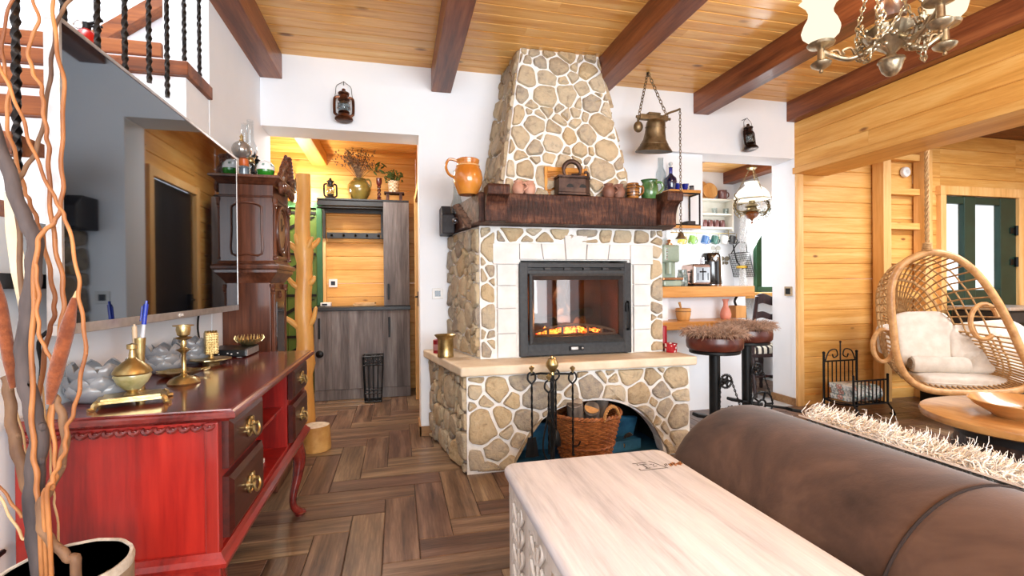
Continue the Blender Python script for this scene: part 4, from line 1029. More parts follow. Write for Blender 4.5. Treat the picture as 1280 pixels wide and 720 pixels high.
m.box(CX1 - .002, CX1 + .006, CY0 + .04, CY1 - .04, 1.26, 1.275); m.box(CX1 - .002, CX1 + .006, CY0 + .04, CY1 - .04, 1.555, 1.57)
dr = m.build('hood_door', WALNUT, ck)
DIAL = pm('aged_dial', '#8a6a48', '#b08a60', 9, .4, .3, .05)
m = M(); m.lathe([(.092, 0), (.092, .003), (0, .003)], (0, 0, 0), 28, TR((CX1 + .001, (CY0 + CY1) / 2, 1.42), (0, PI / 2, 0), (1.15, 1, 1))); dl = m.build('dial', DIAL, dr)
m = M(); m.tube([(CX1 + .006, 2.97, 1.42), (CX1 + .006, 3.01, 1.46)], .002, 5); m.tube([(CX1 + .006, 2.97, 1.42), (CX1 + .006, 2.96, 1.49)], .002, 5); m.build('hands', BLACKM, dr)
m = M(); m.box(CX1 - .021, CX1 - .008, CY0 + .06, CY1 - .06, .34, 1.09); wd = m.build('waist_door', WALNUT, ck, bevel=.004)
m = M(); m.box(CX1 - .009, CX1 - .005, CY0 + .10, CY1 - .10, .40, 1.02); m.build('door_pane', pm('dark_clock_glass', '#1a120d', '#241913', 6, .08, 0, 0, coat=.5), wd)
m = M(); m.ball((CX1 - .004, 2.97, 1.06), (.008, .035, .022), 10, 6, fn=lambda a, p: 1 + .15 * math.sin(6 * a)); m.build('carved_boss', WALNUT, wd)
m = M(); R_ = random.Random(9)   # carved flame crest on the front of the cornice
for k in range(30):
    q = k / 29; y = 2.84 + .30 * q; top = 1.70 + .17 * (1 - abs(q - .55) / .55) ** .8
    for j in range(3):
        z = 1.62 + (top - 1.62) * (j + .6) / 3
        m.ball((CX1 + .028 + R_.uniform(-.006, .006), y, z), (.014, .018, .024 + .01 * R_.random()), 8, 6, TR((0, 0, 0)))
for k in range(7):
    y = 3.03 - .01 * k; z = 1.73 + .017 * k; m.tube(spline([(CX1 + .03, y - .05 + .005 * k, z - .012), (CX1 + .05, y, z), (CX1 + .03, y + .05 - .004 * k, z + .014)], 4), [.008, .012, .013, .013, .014, .013, .012, .01, .006], 7)
m.build('carved_crest', WALNUT, ck)
# ------------------------------------------------------------------ on top of the clock
CT = 1.693
GLT = glass('lamp_glass', '#f7f9fa', .6)
def oil_lamp(c, h, label, base, rb=.03):
    t = thing('oil_lamp', label, 'oil lamp', c)
    m = M(); m.lathe([(0, 0), (rb, 0), (rb * 1.05, .01), (rb * .8, .05), (rb * .95, .07), (rb * .6, .08), (rb * .5, .09), (0, .09)], c, 18); m.build('font', base, t)
    m = M(); m.lathe([(.018, .088), (.022, .094), (.020, .11), (.014, .118), (0, .118)], c, 14); m.build('burner', BRASS, t)
    m = M(); m.lathe([(.020, .108), (.026, .12), (.036, .15), (.032, .18), (.020, .21), (.016, h), (.0145, h), (.018, .21), (.030, .18), (.034, .15), (.018, .108)], c, 20); m.build('chimney', GLT, t); return t
GBASE = glass('pressed_glass', '#eff3f4', .8)
oil_lamp((-.775, 2.88, CT), .32, 'clear glass oil lamp with a tall chimney on top of the clock', GBASE)
oil_lamp((-.83, 2.98, CT), .33, 'second clear oil lamp standing behind the tall chimney lamp on the clock', GBASE, .026)
c = (-.785, 2.80, CT)
t = thing('small_oil_lamp', 'small oil lamp with an orange band and a smoky mirrored globe on the clock', 'oil lamp', c)
m = M(); m.lathe([(0, 0), (.024, 0), (.026, .006), (.022, .035), (.026, .042), (.02, .05), (0, .05)], c, 16); m.build('font', pm('grey_blue_glass', '#4d5a66', '#74828e', 9, .15, 0, 0, coat=.6), t)
m = M(); m.lathe([(.02, .05), (.023, .055), (.023, .085), (.018, .09), (0, .09)], c, 16); m.build('collar', pm('orange_enamel', '#b0501a', '#cc6a26', 8, .35, 0, .05), t)
m = M(); m.ball((c[0] - .01, c[1], CT + .135), .048, 18, 12); m.build('globe', pm('smoked_mirror_glass', '#8b8782', '#a9a5a0', 6, .08, .6, 0, coat=.5), t)
m = M(); m.lathe([(.008, .178), (.012, .184), (.006, .195), (.010, .205), (.004, .215), (0, .222)], (c[0] - .01, c[1], CT), 10); m.build('finial', BRASS, t)
c = (-.69, 2.84, CT)
t = thing('ball_lamp', 'green and white glass ball lamp standing at the front corner of the clock top', 'lamp', c)
m = M(); m.lathe([(0, 0), (.026, 0), (.040, .016), (.045, .036), (.045, .042), (0, .042)], c, 22); m.build('green_bowl', pm('green_glass_glaze', '#14551a', '#2b8a24', 12, .12, 0, 0, coat=.7), t)
m = M(); m.lathe([(.046, .041), (.046, .05), (.040, .07), (.028, .086), (.012, .093), (0, .094)], c, 22); m.build('white_dome', pm('milk_glass', '#e6e8e8', '#f2f3f3', 8, .15, 0, 0, coat=.6), t)
m = M()
for k in range(6):
    a = 2 * PI * k / 6 + .5; m.cbox((c[0] + .0425 * math.cos(a), c[1] + .0425 * math.sin(a), CT + .066), (.003, .012, .012), (0, -.5, a))
m.build('painted_pattern', pm('grey_green_paint', '#6c8a7c', '#86a294', 8, .4, 0, 0), t)
c = (-.80, 3.06, CT)
t = thing('carriage_lamp', 'small black metal lamp with a finned top at the back of the clock', 'lamp', c)
m = M(); m.lathe([(0, 0), (.03, 0), (.03, .02), (.012, .03), (.012, .06), (.026, .07), (.026, .12), (.036, .125), (.018, .14), (.03, .147), (.014, .16), (.02, .17), (.006, .18), (0, .20)], c, 8); m.build('housing', BLACKM, t)
# ------------------------------------------------------------------ vase of branches
vc = (-.637, 1.115, 0)
t = thing('branch_vase', 'tall tan cylindrical vase with a dark inside and a worn pale rim, holding willow branches', 'vase', vc)
VASE = pm('tan_stoneware', '#84705a', '#a8937a', 14, .8, 0, .35, bscale=60)
m = M(); m.lathe([(0, 0), (.098, 0), (.102, .01), (.106, .53), (.105, .552), (.102, .556)], vc, 40); m.lathe([(.102, .556), (.098, .552), (.095, .50), (.092, .30), (0, .30)], vc, 40); m.build('body', VASE, t)
m = M(); m.lathe([(.0975, .550), (.0945, .50), (.0915, .305), (0, .305)], vc, 40); m.build('lining', pm('blue_black_glaze', '#12151f', '#1e2433', 6, .25, 0, .05), t)
m = M(); m.lathe([(.1065, .540), (.107, .551), (.104, .5595), (.0985, .5585), (.0955, .548)], vc, 40, fr=lambda a, r, z: r * (1 + .008 * math.sin(13 * a) + .006 * math.sin(29 * a))); m.build('worn_rim', pm('worn_pale_rim', '#a89c8c', '#d0c6b8', 30, .9, 0, .5), t)
BKD = pm('dark_willow_bark', '#2f282a', '#5e524f', 16, .75, 0, .4, stretch=(1, 1, .25), bscale=60)
BKM = pm('brown_willow_bark', '#4f3527', '#8a6647', 20, .7, 0, .4, stretch=(1, 1, .3), bscale=70)
BKO = pm('orange_willow_bark', '#7a4420', '#bd7d45', 22, .55, 0, .25, stretch=(1, 1, .3), bscale=70)
PALE = pm('pale_cane', '#c19a6a', '#d9b98a', 20, .6, 0, .1)
G_ = 'willow branches in the tan vase'
def branch(px, Y, r, mat, label, name='willow_branch', dY=None, root=True):
    P = [at(u, v, Y=Y + (0 if dY is None else dY * k / (len(px) - 1))) for k, (u, v) in enumerate(px)]
    if root: P.insert(0, V3((vc[0] + (P[0].x - vc[0]) * .6, vc[1] + .0 + (P[0].y - vc[1]) * .6, .315)))
    n = 7; pts = spline(P, n); N_ = len(pts); R = random.Random(len(label)); ph = R.uniform(0, 6)
    rr = [(r[0] + (r[1] - r[0]) * i / (N_ - 1)) * (1 + .04 * math.sin(i * 1.7 + ph)) for i in range(N_)]
    pts = [p + V3((.0016 * math.sin(i * .9 + ph), 0, 0)) for i, p in enumerate(pts)]
    rr = [q * .58 for q in rr] if r[0] < .012 else [q * .70 for q in rr]
    m = M(); m.tube(pts, rr, 10)
    for k in range(5):   # buds
        i = R.randrange(5, N_ - 1); m.ball(pts[i] + V3((rr[i] * .8, -rr[i] * .4, 0)), (rr[i] * .45, rr[i] * .45, rr[i] * .6), 6, 5)
    return m.thing(name, mat, label, 'branch', G_)
branch([(52, 715), (43, 650), (43, 597), (48, 547), (38, 500), (30, 453), (34, 400), (41, 347), (43, 300), (27, 265), (10, 212), (-12, 150)], 1.09, (.024, .0155), BKD, 'thickest dark grey willow branch curving up past the black wall bracket')
branch([(46, 655), (34, 605), (22, 565), (15, 530), (11, 490), (8, 470)], 1.14, (.017, .012), BKM, 'short thick brown branch rising straight into the rusty seed pod at the picture edge')
branch([(96, 715), (85, 697), (67, 680), (53, 660), (52, 630), (67, 603), (80, 567), (80, 530), (72, 505), (68, 495)], 1.06, (.013, .009), BKM, 'crooked brown branch bending over the vase rim below the large rusty seed pod')
branch([(60, 640), (66, 600), (74, 580), (82, 560), (83, 537), (92, 515), (100, 480), (107, 427), (100, 380), (97, 340), (85, 283), (75, 260), (62, 235), (40, 185), (25, 140), (5, 95), (-8, 60)], 1.04, (.0065, .0045), BKO, 'thin orange stem that crosses in front of the rusty pod and the television corner')
branch([(50, 660), (46, 600), (42, 560), (40, 500), (41, 400), (45, 320), (52, 292), (64, 282), (73, 268), (78, 240), (77, 183), (80, 110), (70, 53), (66, 0), (66, -15)], 1.07, (.008, .0055), BKO, 'tall orange stem running up the front edge of the television frame', dY=.02)
branch([(40, 640), (44, 560), (36, 480), (30, 400), (24, 300), (22, 240), (27, 218), (42, 195), (53, 160), (62, 100), (67, 57), (74, 20), (92, -4)], 1.12, (.009, .0055), BKM, 'tan branch forking off the dark trunk and leaning over the top corner of the television')
branch([(52, 640), (58, 560), (66, 500), (72, 430), (79, 390), (78, 350), (68, 300), (62, 240), (61, 190), (58, 165), (54, 133), (52, 110), (40, 87), (36, 57), (48, 27), (40, -4)], 1.10, (.008, .005), BKO, 'wavy orange stem in front of the stair treads, bent like an S at the top')
branch([(38, 640), (42, 560), (52, 470), (60, 420), (67, 397), (68, 373), (62, 337), (53, 297), (45, 272), (36, 250), (30, 235), (18, 190), (8, 150), (12, 110), (5, 85), (4, 40), (16, -3)], 1.16, (.008, .005), BKO, 'thin orange stem weaving up at the picture edge beside the thick black baluster')
branch([(54, 640), (66, 610), (70, 590), (67, 547), (65, 500), (67, 480), (63, 447), (52, 427), (47, 397), (48, 363), (44, 330)], 1.055, (.006, .005), BKO, 'short orange twig twisting beside the dark trunk above the vase')
branch([(76, 705), (70, 640), (66, 610), (60, 540), (50, 470)], 1.17, (.004, .003), PALE, 'straight pale cane standing upright in the middle of the vase', name='cane_stick')
branch([(50, 700), (44, 640), (37, 583), (25, 530), (12, 470), (6, 440)], 1.19, (.004, .003), PALE, 'straight pale cane leaning toward the wall behind the dark trunk', name='cane_stick')
branch([(40, 690), (28, 672), (10, 640), (-8, 608)], 1.15, (.005, .004), PALE, 'pale cane slanting low out of the vase toward the wall', name='cane_stick')
branch([(36, 665), (26, 645), (10, 622), (-8, 598)], 1.13, (.006, .004), BKO, 'short orange twig slanting low toward the wall above the pale cane')
RUST = pm('rusty_felt', '#6a3218', '#8d4a26', 60, .95, 0, .6, bscale=160, sheen=.3)
def pod(px, Y, r, label):
    P = [at(u, v, Y=Y) for u, v in px]; t = thing('seed_pod', label, 'seed pod', tuple(P[-1])); pts = spline(P, 8); n = len(pts)
    m = M(); m.tube(pts, [r * (.35 + .65 * min(1, 4 * i / n, 3.2 * (n - 1 - i) / n + .1)) for i in range(n)], 14); m.build('pod', RUST, t)
    m = M(); m.tube([pts[0], pts[0] + V3((.004, 0, .012))], [.003, .002], 6); m.build('tip', PALE, t)
pod([(93, 372), (82, 420), (70, 465), (62, 505)], 1.05, .0115, 'large rusty brown seed pod in front of the television corner')
pod([(-6, 345), (2, 390), (10, 440), (16, 485)], 1.13, .010, 'rusty brown seed pod at the edge of the picture beside the dark trunk')
m = M(); P = [at(u, v, Y=1.2 - .00008 * max(0, v - 440)) for u, v in ((8, 240), (16, 290), (24, 340), (30, 380), (34, 440), (42, 580), (62, 700), (74, 760))]
m.sheet([[p + V3((dx, 0, 0)) for dx in (-w_, 0, w_)] for p, w_ in zip(P, (.004, .012, .014, .01, .004, .002, .002, .002))], True, .001); m.thing('dried_leaf', pm('dried_cream_leaf', '#d6c4a2', '#e8d9bd', 12, .8, 0, .1), 'long dried cream leaf hanging among the willow branches', 'leaf', G_)
# ================================================================== COAT TREE, STUMP, LANTERNS, HALL
TRK = pm('peeled_yellow_wood', '#c98a3c', '#e3ab5c', 7, .5, 0, .15, stretch=(1, 1, .35), coat=.15, bscale=30)
cx, cy = -.655, 3.70
t = thing('coat_tree', 'peeled yellow tree trunk coat stand with branch stubs beside the clock', 'coat stand', (cx, cy, 0))
m = M(); m.tube([(cx + .006 * math.sin(k * .9), cy, 1.91 * k / 24) for k in range(25)], [(.066 - .018 * k / 24) * (1 + .02 * math.sin(k * 1.9)) + (.012 if k in (7, 17) else 0) for k in range(25)], 16); m.build('trunk', TRK, t)
for p in ([(0, 0, 1.33), (-.09, -.02, 1.41), (-.13, -.03, 1.43)], [(.0, 0, 1.30), (.03, -.03, 1.38), (.065, -.04, 1.45)], [(0, 0, 1.34), (-.03, -.03, 1.41), (-.045, -.035, 1.47)],
          [(0, 0, .78), (-.08, -.04, .86), (-.14, -.06, .90)], [(0, 0, .80), (.06, -.03, .86), (.085, -.04, .95)], [(0, 0, .99 + .35), (.08, .03, 1.42), (.10, .03, 1.45)], [(0, 0, 1.08), (-.06, -.03, 1.12), (-.10, -.03, 1.17)], [(0, 0, 1.10), (.06, -.03, 1.14), (.075, -.03, 1.17)]):
    pts = spline([(cx + a, cy + b, z) for a, b, z in p], 5); n = len(pts); m = M(); m.tube(pts, [.026 - .013 * i / (n - 1) for i in range(n)], 9); m.ball(pts[-1], .0125, 8, 6); m.build('branch_stub', TRK, t)
c = (-.545, 3.47, 0)
t = thing('tree_stump', 'short round tree stump with a pale sawn top on the floor by the sideboard', 'stump', c)
m = M(); m.lathe([(.0, 0), (.088, 0), (.09, .02), (.084, .12), (.082, .165), (0, .165)], c, 28, fr=lambda a, r, z: r * (1 + .04 * math.sin(3 * a + 1) + .015 * math.sin(7 * a))); m.build('trunk', pm('stripped_bark', '#b8803c', '#dcae68', 9, .6, 0, .4, bscale=30), t)
RINGS = pm('sawn_wood_face', '#c9b49a', '#e2d2bc', 26, .8, 0, .15)
m = M(); m.lathe([(.080, .160), (.080, .1665), (.04, .168), (0, .168)], c, 28, fr=lambda a, r, z: r * (1 + .04 * math.sin(3 * a + 1) + .015 * math.sin(7 * a))); m.build('sawn_top', RINGS, t)
COPPER = pm('aged_copper_metal', '#3a2820', '#7c4d36', 14, .38, .9, .15, bscale=50)
LGL = glass('lantern_glass', '#e4e9ea', 1.0)
def lantern(name, c, h, label, mat, tilt=0, rz=0, group=None, bail=True):
    """railroad lantern; c = base centre, h = height without the bail"""
    t = thing(name, label, 'lantern', c, rz, group); t.rotation_euler = (tilt, 0, rz); s = h
    m = M(); m.lathe([(0, .01), (.24, 0), (.27, .02), (.26, .06), (.20, .14), (.16, .17), (.15, .20), (0, .20)], (0, 0, 0), 24, TR(sc=(s, s, s))); m.build('tank', mat, t, world=False)
    m = M(); m.lathe([(.13, .20), (.17, .22), (.17, .25), (.11, .27), (0, .28)], (0, 0, 0), 20, TR(sc=(s, s, s))); m.build('burner', mat, t, world=False)
    m = M(); m.lathe([(.12, .26), (.18, .34), (.19, .42), (.15, .56), (.12, .62), (.11, .62), (.14, .56), (.18, .42), (.17, .34), (.11, .26)], (0, 0, 0), 20, TR(sc=(s, s, s))); m.build('globe', LGL, t, world=False)
    m = M(); m.lathe([(.13, .61), (.17, .63), (.17, .66), (.12, .70), (.12, .80), (.16, .82), (.17, .86), (.10, .90), (.06, .93), (.05, 1.0), (0, 1.0)], (0, 0, 0), 20, TR(sc=(s, s, s))); m.build('chimney', mat, t, world=False)
    for sx in (-1, 1):
        m = M(); m.tube([(s * sx * a, 0, s * z) for a, z in spl2([(.17, .13), (.25, .18), (.275, .26), (.275, .62), (.24, .71), (.13, .74)])], .042 * s, 8); m.build('side_tube', mat, t, world=False)
    m = M()
    for z, r in ((.36, .192), (.50, .17)): m.ring((0, 0, s * z), s * r, .006 * s, 20, 5)
    for a in (.7, 2.4, 3.9, 5.5): m.tube([(s * .19 * math.cos(a), s * .19 * math.sin(a), s * .30), (s * .19 * math.cos(a + .9), s * .19 * math.sin(a + .9), s * .56)], .006 * s, 5)
    m.build('wire_guard', mat, t, world=False)
    if bail:
        m = M(); m.tube(spline([(s * -.28, 0, s * .62), (s * -.24, 0, s * .85), (s * -.21, 0, s * 1.08), (s * -.08, 0, s * 1.19), (0, 0, s * 1.24), (s * .08, 0, s * 1.19), (s * .21, 0, s * 1.08), (s * .24, 0, s * .85), (s * .28, 0, s * .62)], 5), .009 * s, 6); m.build('bail', BLACKM, t, world=False)
        m = M(); m.tube([(0, s * -.005, s * 1.245), (0, .075, s * 1.25)], .012 * s, 6); m.build('hook', BLACKM, t, world=False)
    return t
def spl2(p): return [(q.x, q.y) for q in spline([(a, b, 0) for a, b in p], 5)]
c = at(430, 150, Y=3.51); lantern('oil_lantern', tuple(c), .225, 'copper coloured oil lantern hanging on the white wall above the hall opening', COPPER, -.12, .1)
c = at(938.5, 187, Y=3.51); lantern('oil_lantern', tuple(c), .225, 'dark oil lantern hanging askew on the white wall above the kitchen opening', pm('dark_lantern_metal', '#241a17', '#4a352c', 14, .4, .9, .15, bscale=50), -.12, .25)
# thermostats and switches on the walls
SW = pm('white_switch_plastic', '#d9d9d8', '#e6e6e5', 8, .4, 0, 0); SWD = pm('dark_display', '#1b2430', '#26323f', 8, .2, 0, 0)
def plate(c, n, w, h, label, cat, name, matf=SW, ins=.5, mati=SWD):
    n = V3(n); t = thing(name, label, cat, tuple(c)); T = Matrix.Translation(V3(c)) @ n.to_track_quat('Z', 'Y').to_matrix().to_4x4()
    m = M(); m.box(-w / 2, w / 2, -h / 2, h / 2, 0, .010, T); m.build('frame', matf, t, bevel=.003)
    m = M(); m.box(-w * ins / 2, w * ins / 2, -h * ins / 2, h * ins / 2, .009, .0125, T); m.build('display', mati, t, bevel=.001)
plate(at(547, 367, Y=YB), (0, -1, 0), .082, .082, 'white square thermostat with a dark display on the plaster wall beside the fireplace', 'thermostat', 'thermostat')
plate(at(416.5, 354, Y=5.30), (0, -1, 0), .085, .085, 'white thermostat with a dark display on the pine boards above the hall cabinet', 'thermostat', 'thermostat')
plate(at(986, 364, X=3.455), (-1, 0, 0), .085, .085, 'beige switch with a black centre on the white pillar reveal', 'switch', 'light_switch', pm('beige_frame', '#a08c70', '#b5a285', 8, .4, 0, 0), .62, BLACKM)
# hall cabinet
BLKTOP = pm('black_worktop', '#141517', '#1f2124', 12, .4, 0, .05)
hc = thing('hall_cabinet', 'low grey oak hall cabinet with a black top and two doors', 'cabinet', (-.33, 5.1, 0))
m = M(); m.box(-.785, .118, 4.94, 5.245, 0, .868); m.build('carcass', GREYWOOD, hc, bevel=.002)
m = M(); m.box(-.80, .125, 4.905, 5.25, .870, .905); m.build('worktop', BLKTOP, hc, bevel=.003)
m = M()
for k in range(4): m.box(-.783 + k * .1595, -.783 + (k + 1) * .1595 - .0012, 4.918, 4.939, .105, .866)
d1 = m.build('door', GREYWOOD, hc)
m = M()
for k in range(2): m.box(-.142 + k * .129, -.142 + (k + 1) * .129 - .0012, 4.918, 4.939, .105, .866)
d2 = m.build('door', GREYWOOD, hc)
m = M(); m.box(-.785, .118, 4.922, 4.939, .004, .102); m.build('plinth', GREYWOOD, hc)
for x, d in ((-.738, d1), (-.085, d2)):
    m = M(); m.box(x - .009, x + .009, 4.905, 4.9175, .60, .80); m.build('handle', BLACKM, d, bevel=.003)
m = M(); m.lathe([(.035, 0), (.036, .008), (.028, .014), (.012, .016), (0, .020)], (0, 0, 0), 20, TR((-.735, 4.917, .455), (PI / 2, 0, 0))); m.build('round_knob', BLACKM, d1)
tc = thing('tall_cabinet', 'narrow tall grey oak cabinet standing on the black top of the hall cabinet', 'cabinet', (0, 5.1, .906))
m = M(); m.box(-.134, .118, 4.955, 5.245, .907, 1.945); m.build('carcass', GREYWOOD, tc, bevel=.002)
m = M(); m.box(-.132, .116, 4.935, 4.954, .912, 1.942); d = m.build('door', GREYWOOD, tc, bevel=.002)
m = M(); m.box(-.098, -.080, 4.922, 4.9345, .97, 1.13); m.build('handle', BLACKM, d, bevel=.003)
# coat rack with shelf
HR = thing('coat_rack', 'black framed coat rack with a top shelf and hooks above the hall cabinet', 'coat rack', (-.44, 5.2, 1.62))
m = M(); m.box(-.76, -.137, 5.0, 5.245, 1.905, 1.955); m.box(-.76, .118, 4.985, 5.245, 1.9555, 1.972); m.build('shelf', BLKTOP, HR, bevel=.002)
m = M(); m.box(-.735, -.71, 5.20, 5.245, 1.60, 1.90); m.box(-.165, -.14, 5.20, 5.245, 1.60, 1.90); m.box(-.70, -.17, 5.21, 5.243, 1.60, 1.66); m.box(-.71, -.165, 5.205, 5.244, 1.86, 1.90); m.build('frame', BLKTOP, HR, bevel=.002)
for k in range(5):
    x = -.65 + k * .115; m = M(); m.ball((x, 5.195, 1.63), (.014, .014, .014), 10, 6); m.tube([(x, 5.21, 1.63), (x, 5.18, 1.625), (x, 5.165, 1.64)], .006, 6); m.build('hook', BLACKM, HR)
m = M(); m.tube([(-.76, 5.02, 1.885), (-.14, 5.02, 1.885)], .010, 8); m.build('hanging_bar', BLACKM, HR)
ST = 1.9725
lantern('oil_lantern', (-.645, 5.09, ST), .215, 'small black oil lantern standing on the hall shelf next to the glazed jug', BLACKM, 0, .2, None, False)
c = (-.37, 5.10, ST)
t = thing('jug', 'olive brown glazed jug full of dried flowers on the hall shelf', 'jug', c)
OLG = pm('olive_brown_glaze', '#4a3d18', '#7a6a32', 7, .22, 0, .05, coat=.6)
m = M(); m.lathe([(0, 0), (.062, 0), (.07, .01), (.105, .07), (.115, .11), (.108, .16), (.075, .20), (.06, .212), (.066, .222), (.058, .222), (.052, .21), (.09, .155), (.095, .1), (0, .02)], c, 26); m.build('body', OLG, t)
m = M(); m.tube(spline([(c[0] + .06, c[1] - .02, ST + .212), (c[0] + .10, c[1] - .03, ST + .21), (c[0] + .115, c[1] - .03, ST + .17), (c[0] + .105, c[1] - .025, ST + .13)], 5), .009, 8); m.build('handle', OLG, t)
DRY = pm('dried_flower_brown', '#5a4636', '#94806a', 30, .9, 0, .1, isl=.4); GRN = pm('dull_green_leaf', '#3f5426', '#64793f', 30, .7, 0, .1, isl=.4)
R_ = random.Random(4)
m = M()
for k in range(46):
    a = R_.uniform(0, 2 * PI); sp = R_.uniform(.02, .26); hh = R_.uniform(.14, .34); p0 = V3((c[0], c[1], ST + .2)); p1 = V3((c[0] + sp * math.cos(a) * 1.0 - .02, c[1] + sp * math.sin(a) * .5, ST + .2 + hh)); mid = p0.lerp(p1, .55) + V3((0, 0, .03))
    pts = spline([p0, mid, p1], 4); m.tube(pts, .0018, 4)
    for j in range(9):
        q = pts[min(len(pts) - 1, 4 + j // 2)]; m.ball(q + V3((R_.gauss(0, .014), R_.gauss(0, .014), R_.gauss(0, .014))), (.006, .005, R_.uniform(.006, .012)), 5, 4)
o = m.thing('dried_flowers', DRY, 'bunch of dried brown flowers and grasses standing in the olive jug', 'dried flowers'); o['kind'] = 'stuff'
m = M()
for k in range(14):
    a = R_.uniform(-.5, .5); p = V3((c[0] + .1 + .16 * R_.random(), c[1] - .02, ST + .28 + .12 * R_.random())); T = TR(p, (R_.uniform(-1, 1), R_.uniform(-1, 1), R_.uniform(0, 6))); m.sheet([[T @ V3((x, w * .012 * (1 - (x / .035) ** 2), .004 * w)) for w in (-1, 0, 1)] for x in (-.035, -.02, 0, .02, .034)], True, .001)
m.tube(spline([(c[0], c[1], ST + .2), (c[0] + .1, c[1] - .02, ST + .30), (c[0] + .24, c[1] - .02, ST + .38)], 5), .002, 5)
o = m.thing('leafy_sprig', GRN, 'dull green leafy sprig sticking out beside the dried flowers', 'leaves')
c = (-.175, 5.09, ST)
t = thing('carved_candlestick', 'dark red turned wooden candlestick with an open twist on the hall shelf', 'candlestick', c)
m = M(); m.lathe([(0, 0), (.032, 0), (.032, .012), (.016, .024), (.022, .035), (.012, .04), (0, .04)], c, 16); m.lathe([(.012, .15), (.016, .16), (.026, .18), (.03, .21), (.028, .225), (.03, .235), (.018, .235), (0, .22)], c, 16)
for ph in (0, PI): m.tube([(c[0] + .012 * math.cos(k * .5 + ph), c[1] + .012 * math.sin(k * .5 + ph), ST + .035 + .006 * k) for k in range(21)], .008, 6)
m.build('stem', pm('dark_red_wood', '#3d0d12', '#5c161b', 12, .35, 0, .1, coat=.3), t)
t = thing('plant_stool', 'tiny dark wooden stool holding a potted plant on the tall cabinet', 'stool', (-.03, 5.08, ST))
m = M(); m.box(-.125, .075, 5.02, 5.14, ST + .075, ST + .09); m.build('seat', DARKWOOD, t, bevel=.003)
for x in (-.105, .025): m = M(); m.box(x, x + .03, 5.03, 5.13, ST, ST + .0745); m.build('leg', DARKWOOD, t, bevel=.002)
c = (-.03, 5.08, ST + .091)
t = thing('potted_plant', 'small green bushy plant in a cream pot with a brown lattice pattern', 'plant', c)
g = N('lattice_pot'); ck_ = g.n('ShaderNodeTexChecker'); g.l(g.coord((1, 1, 1), rot=(0, 0, 0)), ck_.inputs['Vector']); ck_.inputs['Scale'].default_value = 55; ck_.inputs['Color1'].default_value = lin('#e3d8c0'); ck_.inputs['Color2'].default_value = lin('#b09468'); g.pr(ck_.outputs['Color'], .5)
m = M(); m.lathe([(0, 0), (.046, 0), (.05, .006), (.058, .10), (.06, .115), (.054, .115), (.05, .09), (0, .09)], c, 22); m.build('pot', g.m, t)
m = M()
for k in range(150):
    a = R_.uniform(0, 2 * PI); r = R_.uniform(0, .10); z = .11 + R_.uniform(0, .13) * (1 - r * 4); T = TR((c[0] + r * math.cos(a), c[1] + r * math.sin(a), c[2] + max(.1, z)), (R_.uniform(-1, 1), R_.uniform(-1, 1), R_.uniform(0, 6))); m.sheet([[T @ V3((x, w * .007, .002 * w)) for w in (-1, 0, 1)] for x in (-.015, 0, .015)], True)
for k in range(10): 
    a = R_.uniform(0, 2 * PI); m.tube([(c[0], c[1], c[2] + .08), (c[0] + .06 * math.cos(a), c[1] + .06 * math.sin(a), c[2] + .2)], .002, 4)
m.build('foliage', GRN, t)['kind'] = 'stuff'
t = thing('wifi_router', 'small white router box standing on the black hall worktop', 'router', (-.72, 5.15, .906))
m = M(); m.box(-.755, -.655, 5.12, 5.20, .906, .945); m.build('case', SW, t, bevel=.006)
m = M(); m.box(-.74, -.69, 5.117, 5.121, .916, .934); m.build('display', SWD, t)
m = M(); m.tube(spline([(-.755, 5.16, .92), (-.79, 5.12, .912), (-.77, 5.06, .911), (-.70, 5.05, .911)], 5), .003, 5); m.build('cable', BLACKM, t)
m = M(); m.cbox((-.33, 5.08, .9165), (.22, .16, .018), (0, 0, .1)); m.cbox((-.32, 5.09, .934), (.20, .15, .014), (0, 0, -.06)); m.thing('booklet_pile', pm('tan_paper', '#b08a5c', '#ceab7e', 10, .8, 0, 0), 'small pile of tan booklets on the black hall worktop beside the tall cabinet', 'booklets', bevel=.002)
# umbrella stand
c = (-.235, 4.80, 0)
t = thing('umbrella_stand', 'black wire umbrella stand standing in front of the hall cabinet', 'umbrella stand', c)
w0, w1 = .075, .092
for z, w in ((.012, w0), (.09, .077), (.36, .089), (.44, w1)): m = M(); m.tube([(c[0] + a * w, c[1] + b * w, z) for a, b in ((-1, -1), (1, -1), (1, 1), (-1, 1))], .0065, 5, True); m.build('rim_bar', BLACKM, t)
m = M()
for k in range(5):
    for (ax, s) in (('x', -1), ('x', 1), ('y', -1), ('y', 1)):
        q = -1 + 2 * k / 4
        m.tube([(c[0] + (q * w if ax == 'x' else s * w), c[1] + (s * w if ax == 'x' else q * w), z) for z, w in ((.012, w0), (.44, w1))], .0045, 5)
for s in (-1, 1):
    for q in (-.5, .5):
        m.ring((c[0] + q * .09, c[1] + s * .0905, .40), .032, .004, 14, 5, axis='y')
m.build('wire_bars', BLACKM, t)
m = M(); m.box(c[0] - w0, c[0] + w0, c[1] - w0, c[1] + w0, .006, .011); m.build('tray', BLACKM, t)
# floor candle stand by the cabinet end
c = (-.855, 4.86, 0)
t = thing('floor_candle_stand', 'slim black iron floor stand with a finial between the coat tree and the hall cabinet', 'stand', c)
m = M(); m.lathe([(0, 0), (.05, 0), (.05, .008), (.012, .02), (.010, .85), (.02, .86), (.024, .90), (.01, .92), (.018, .95), (.006, .99), (0, 1.0)], c, 12); m.build('post', BLACKM, t)
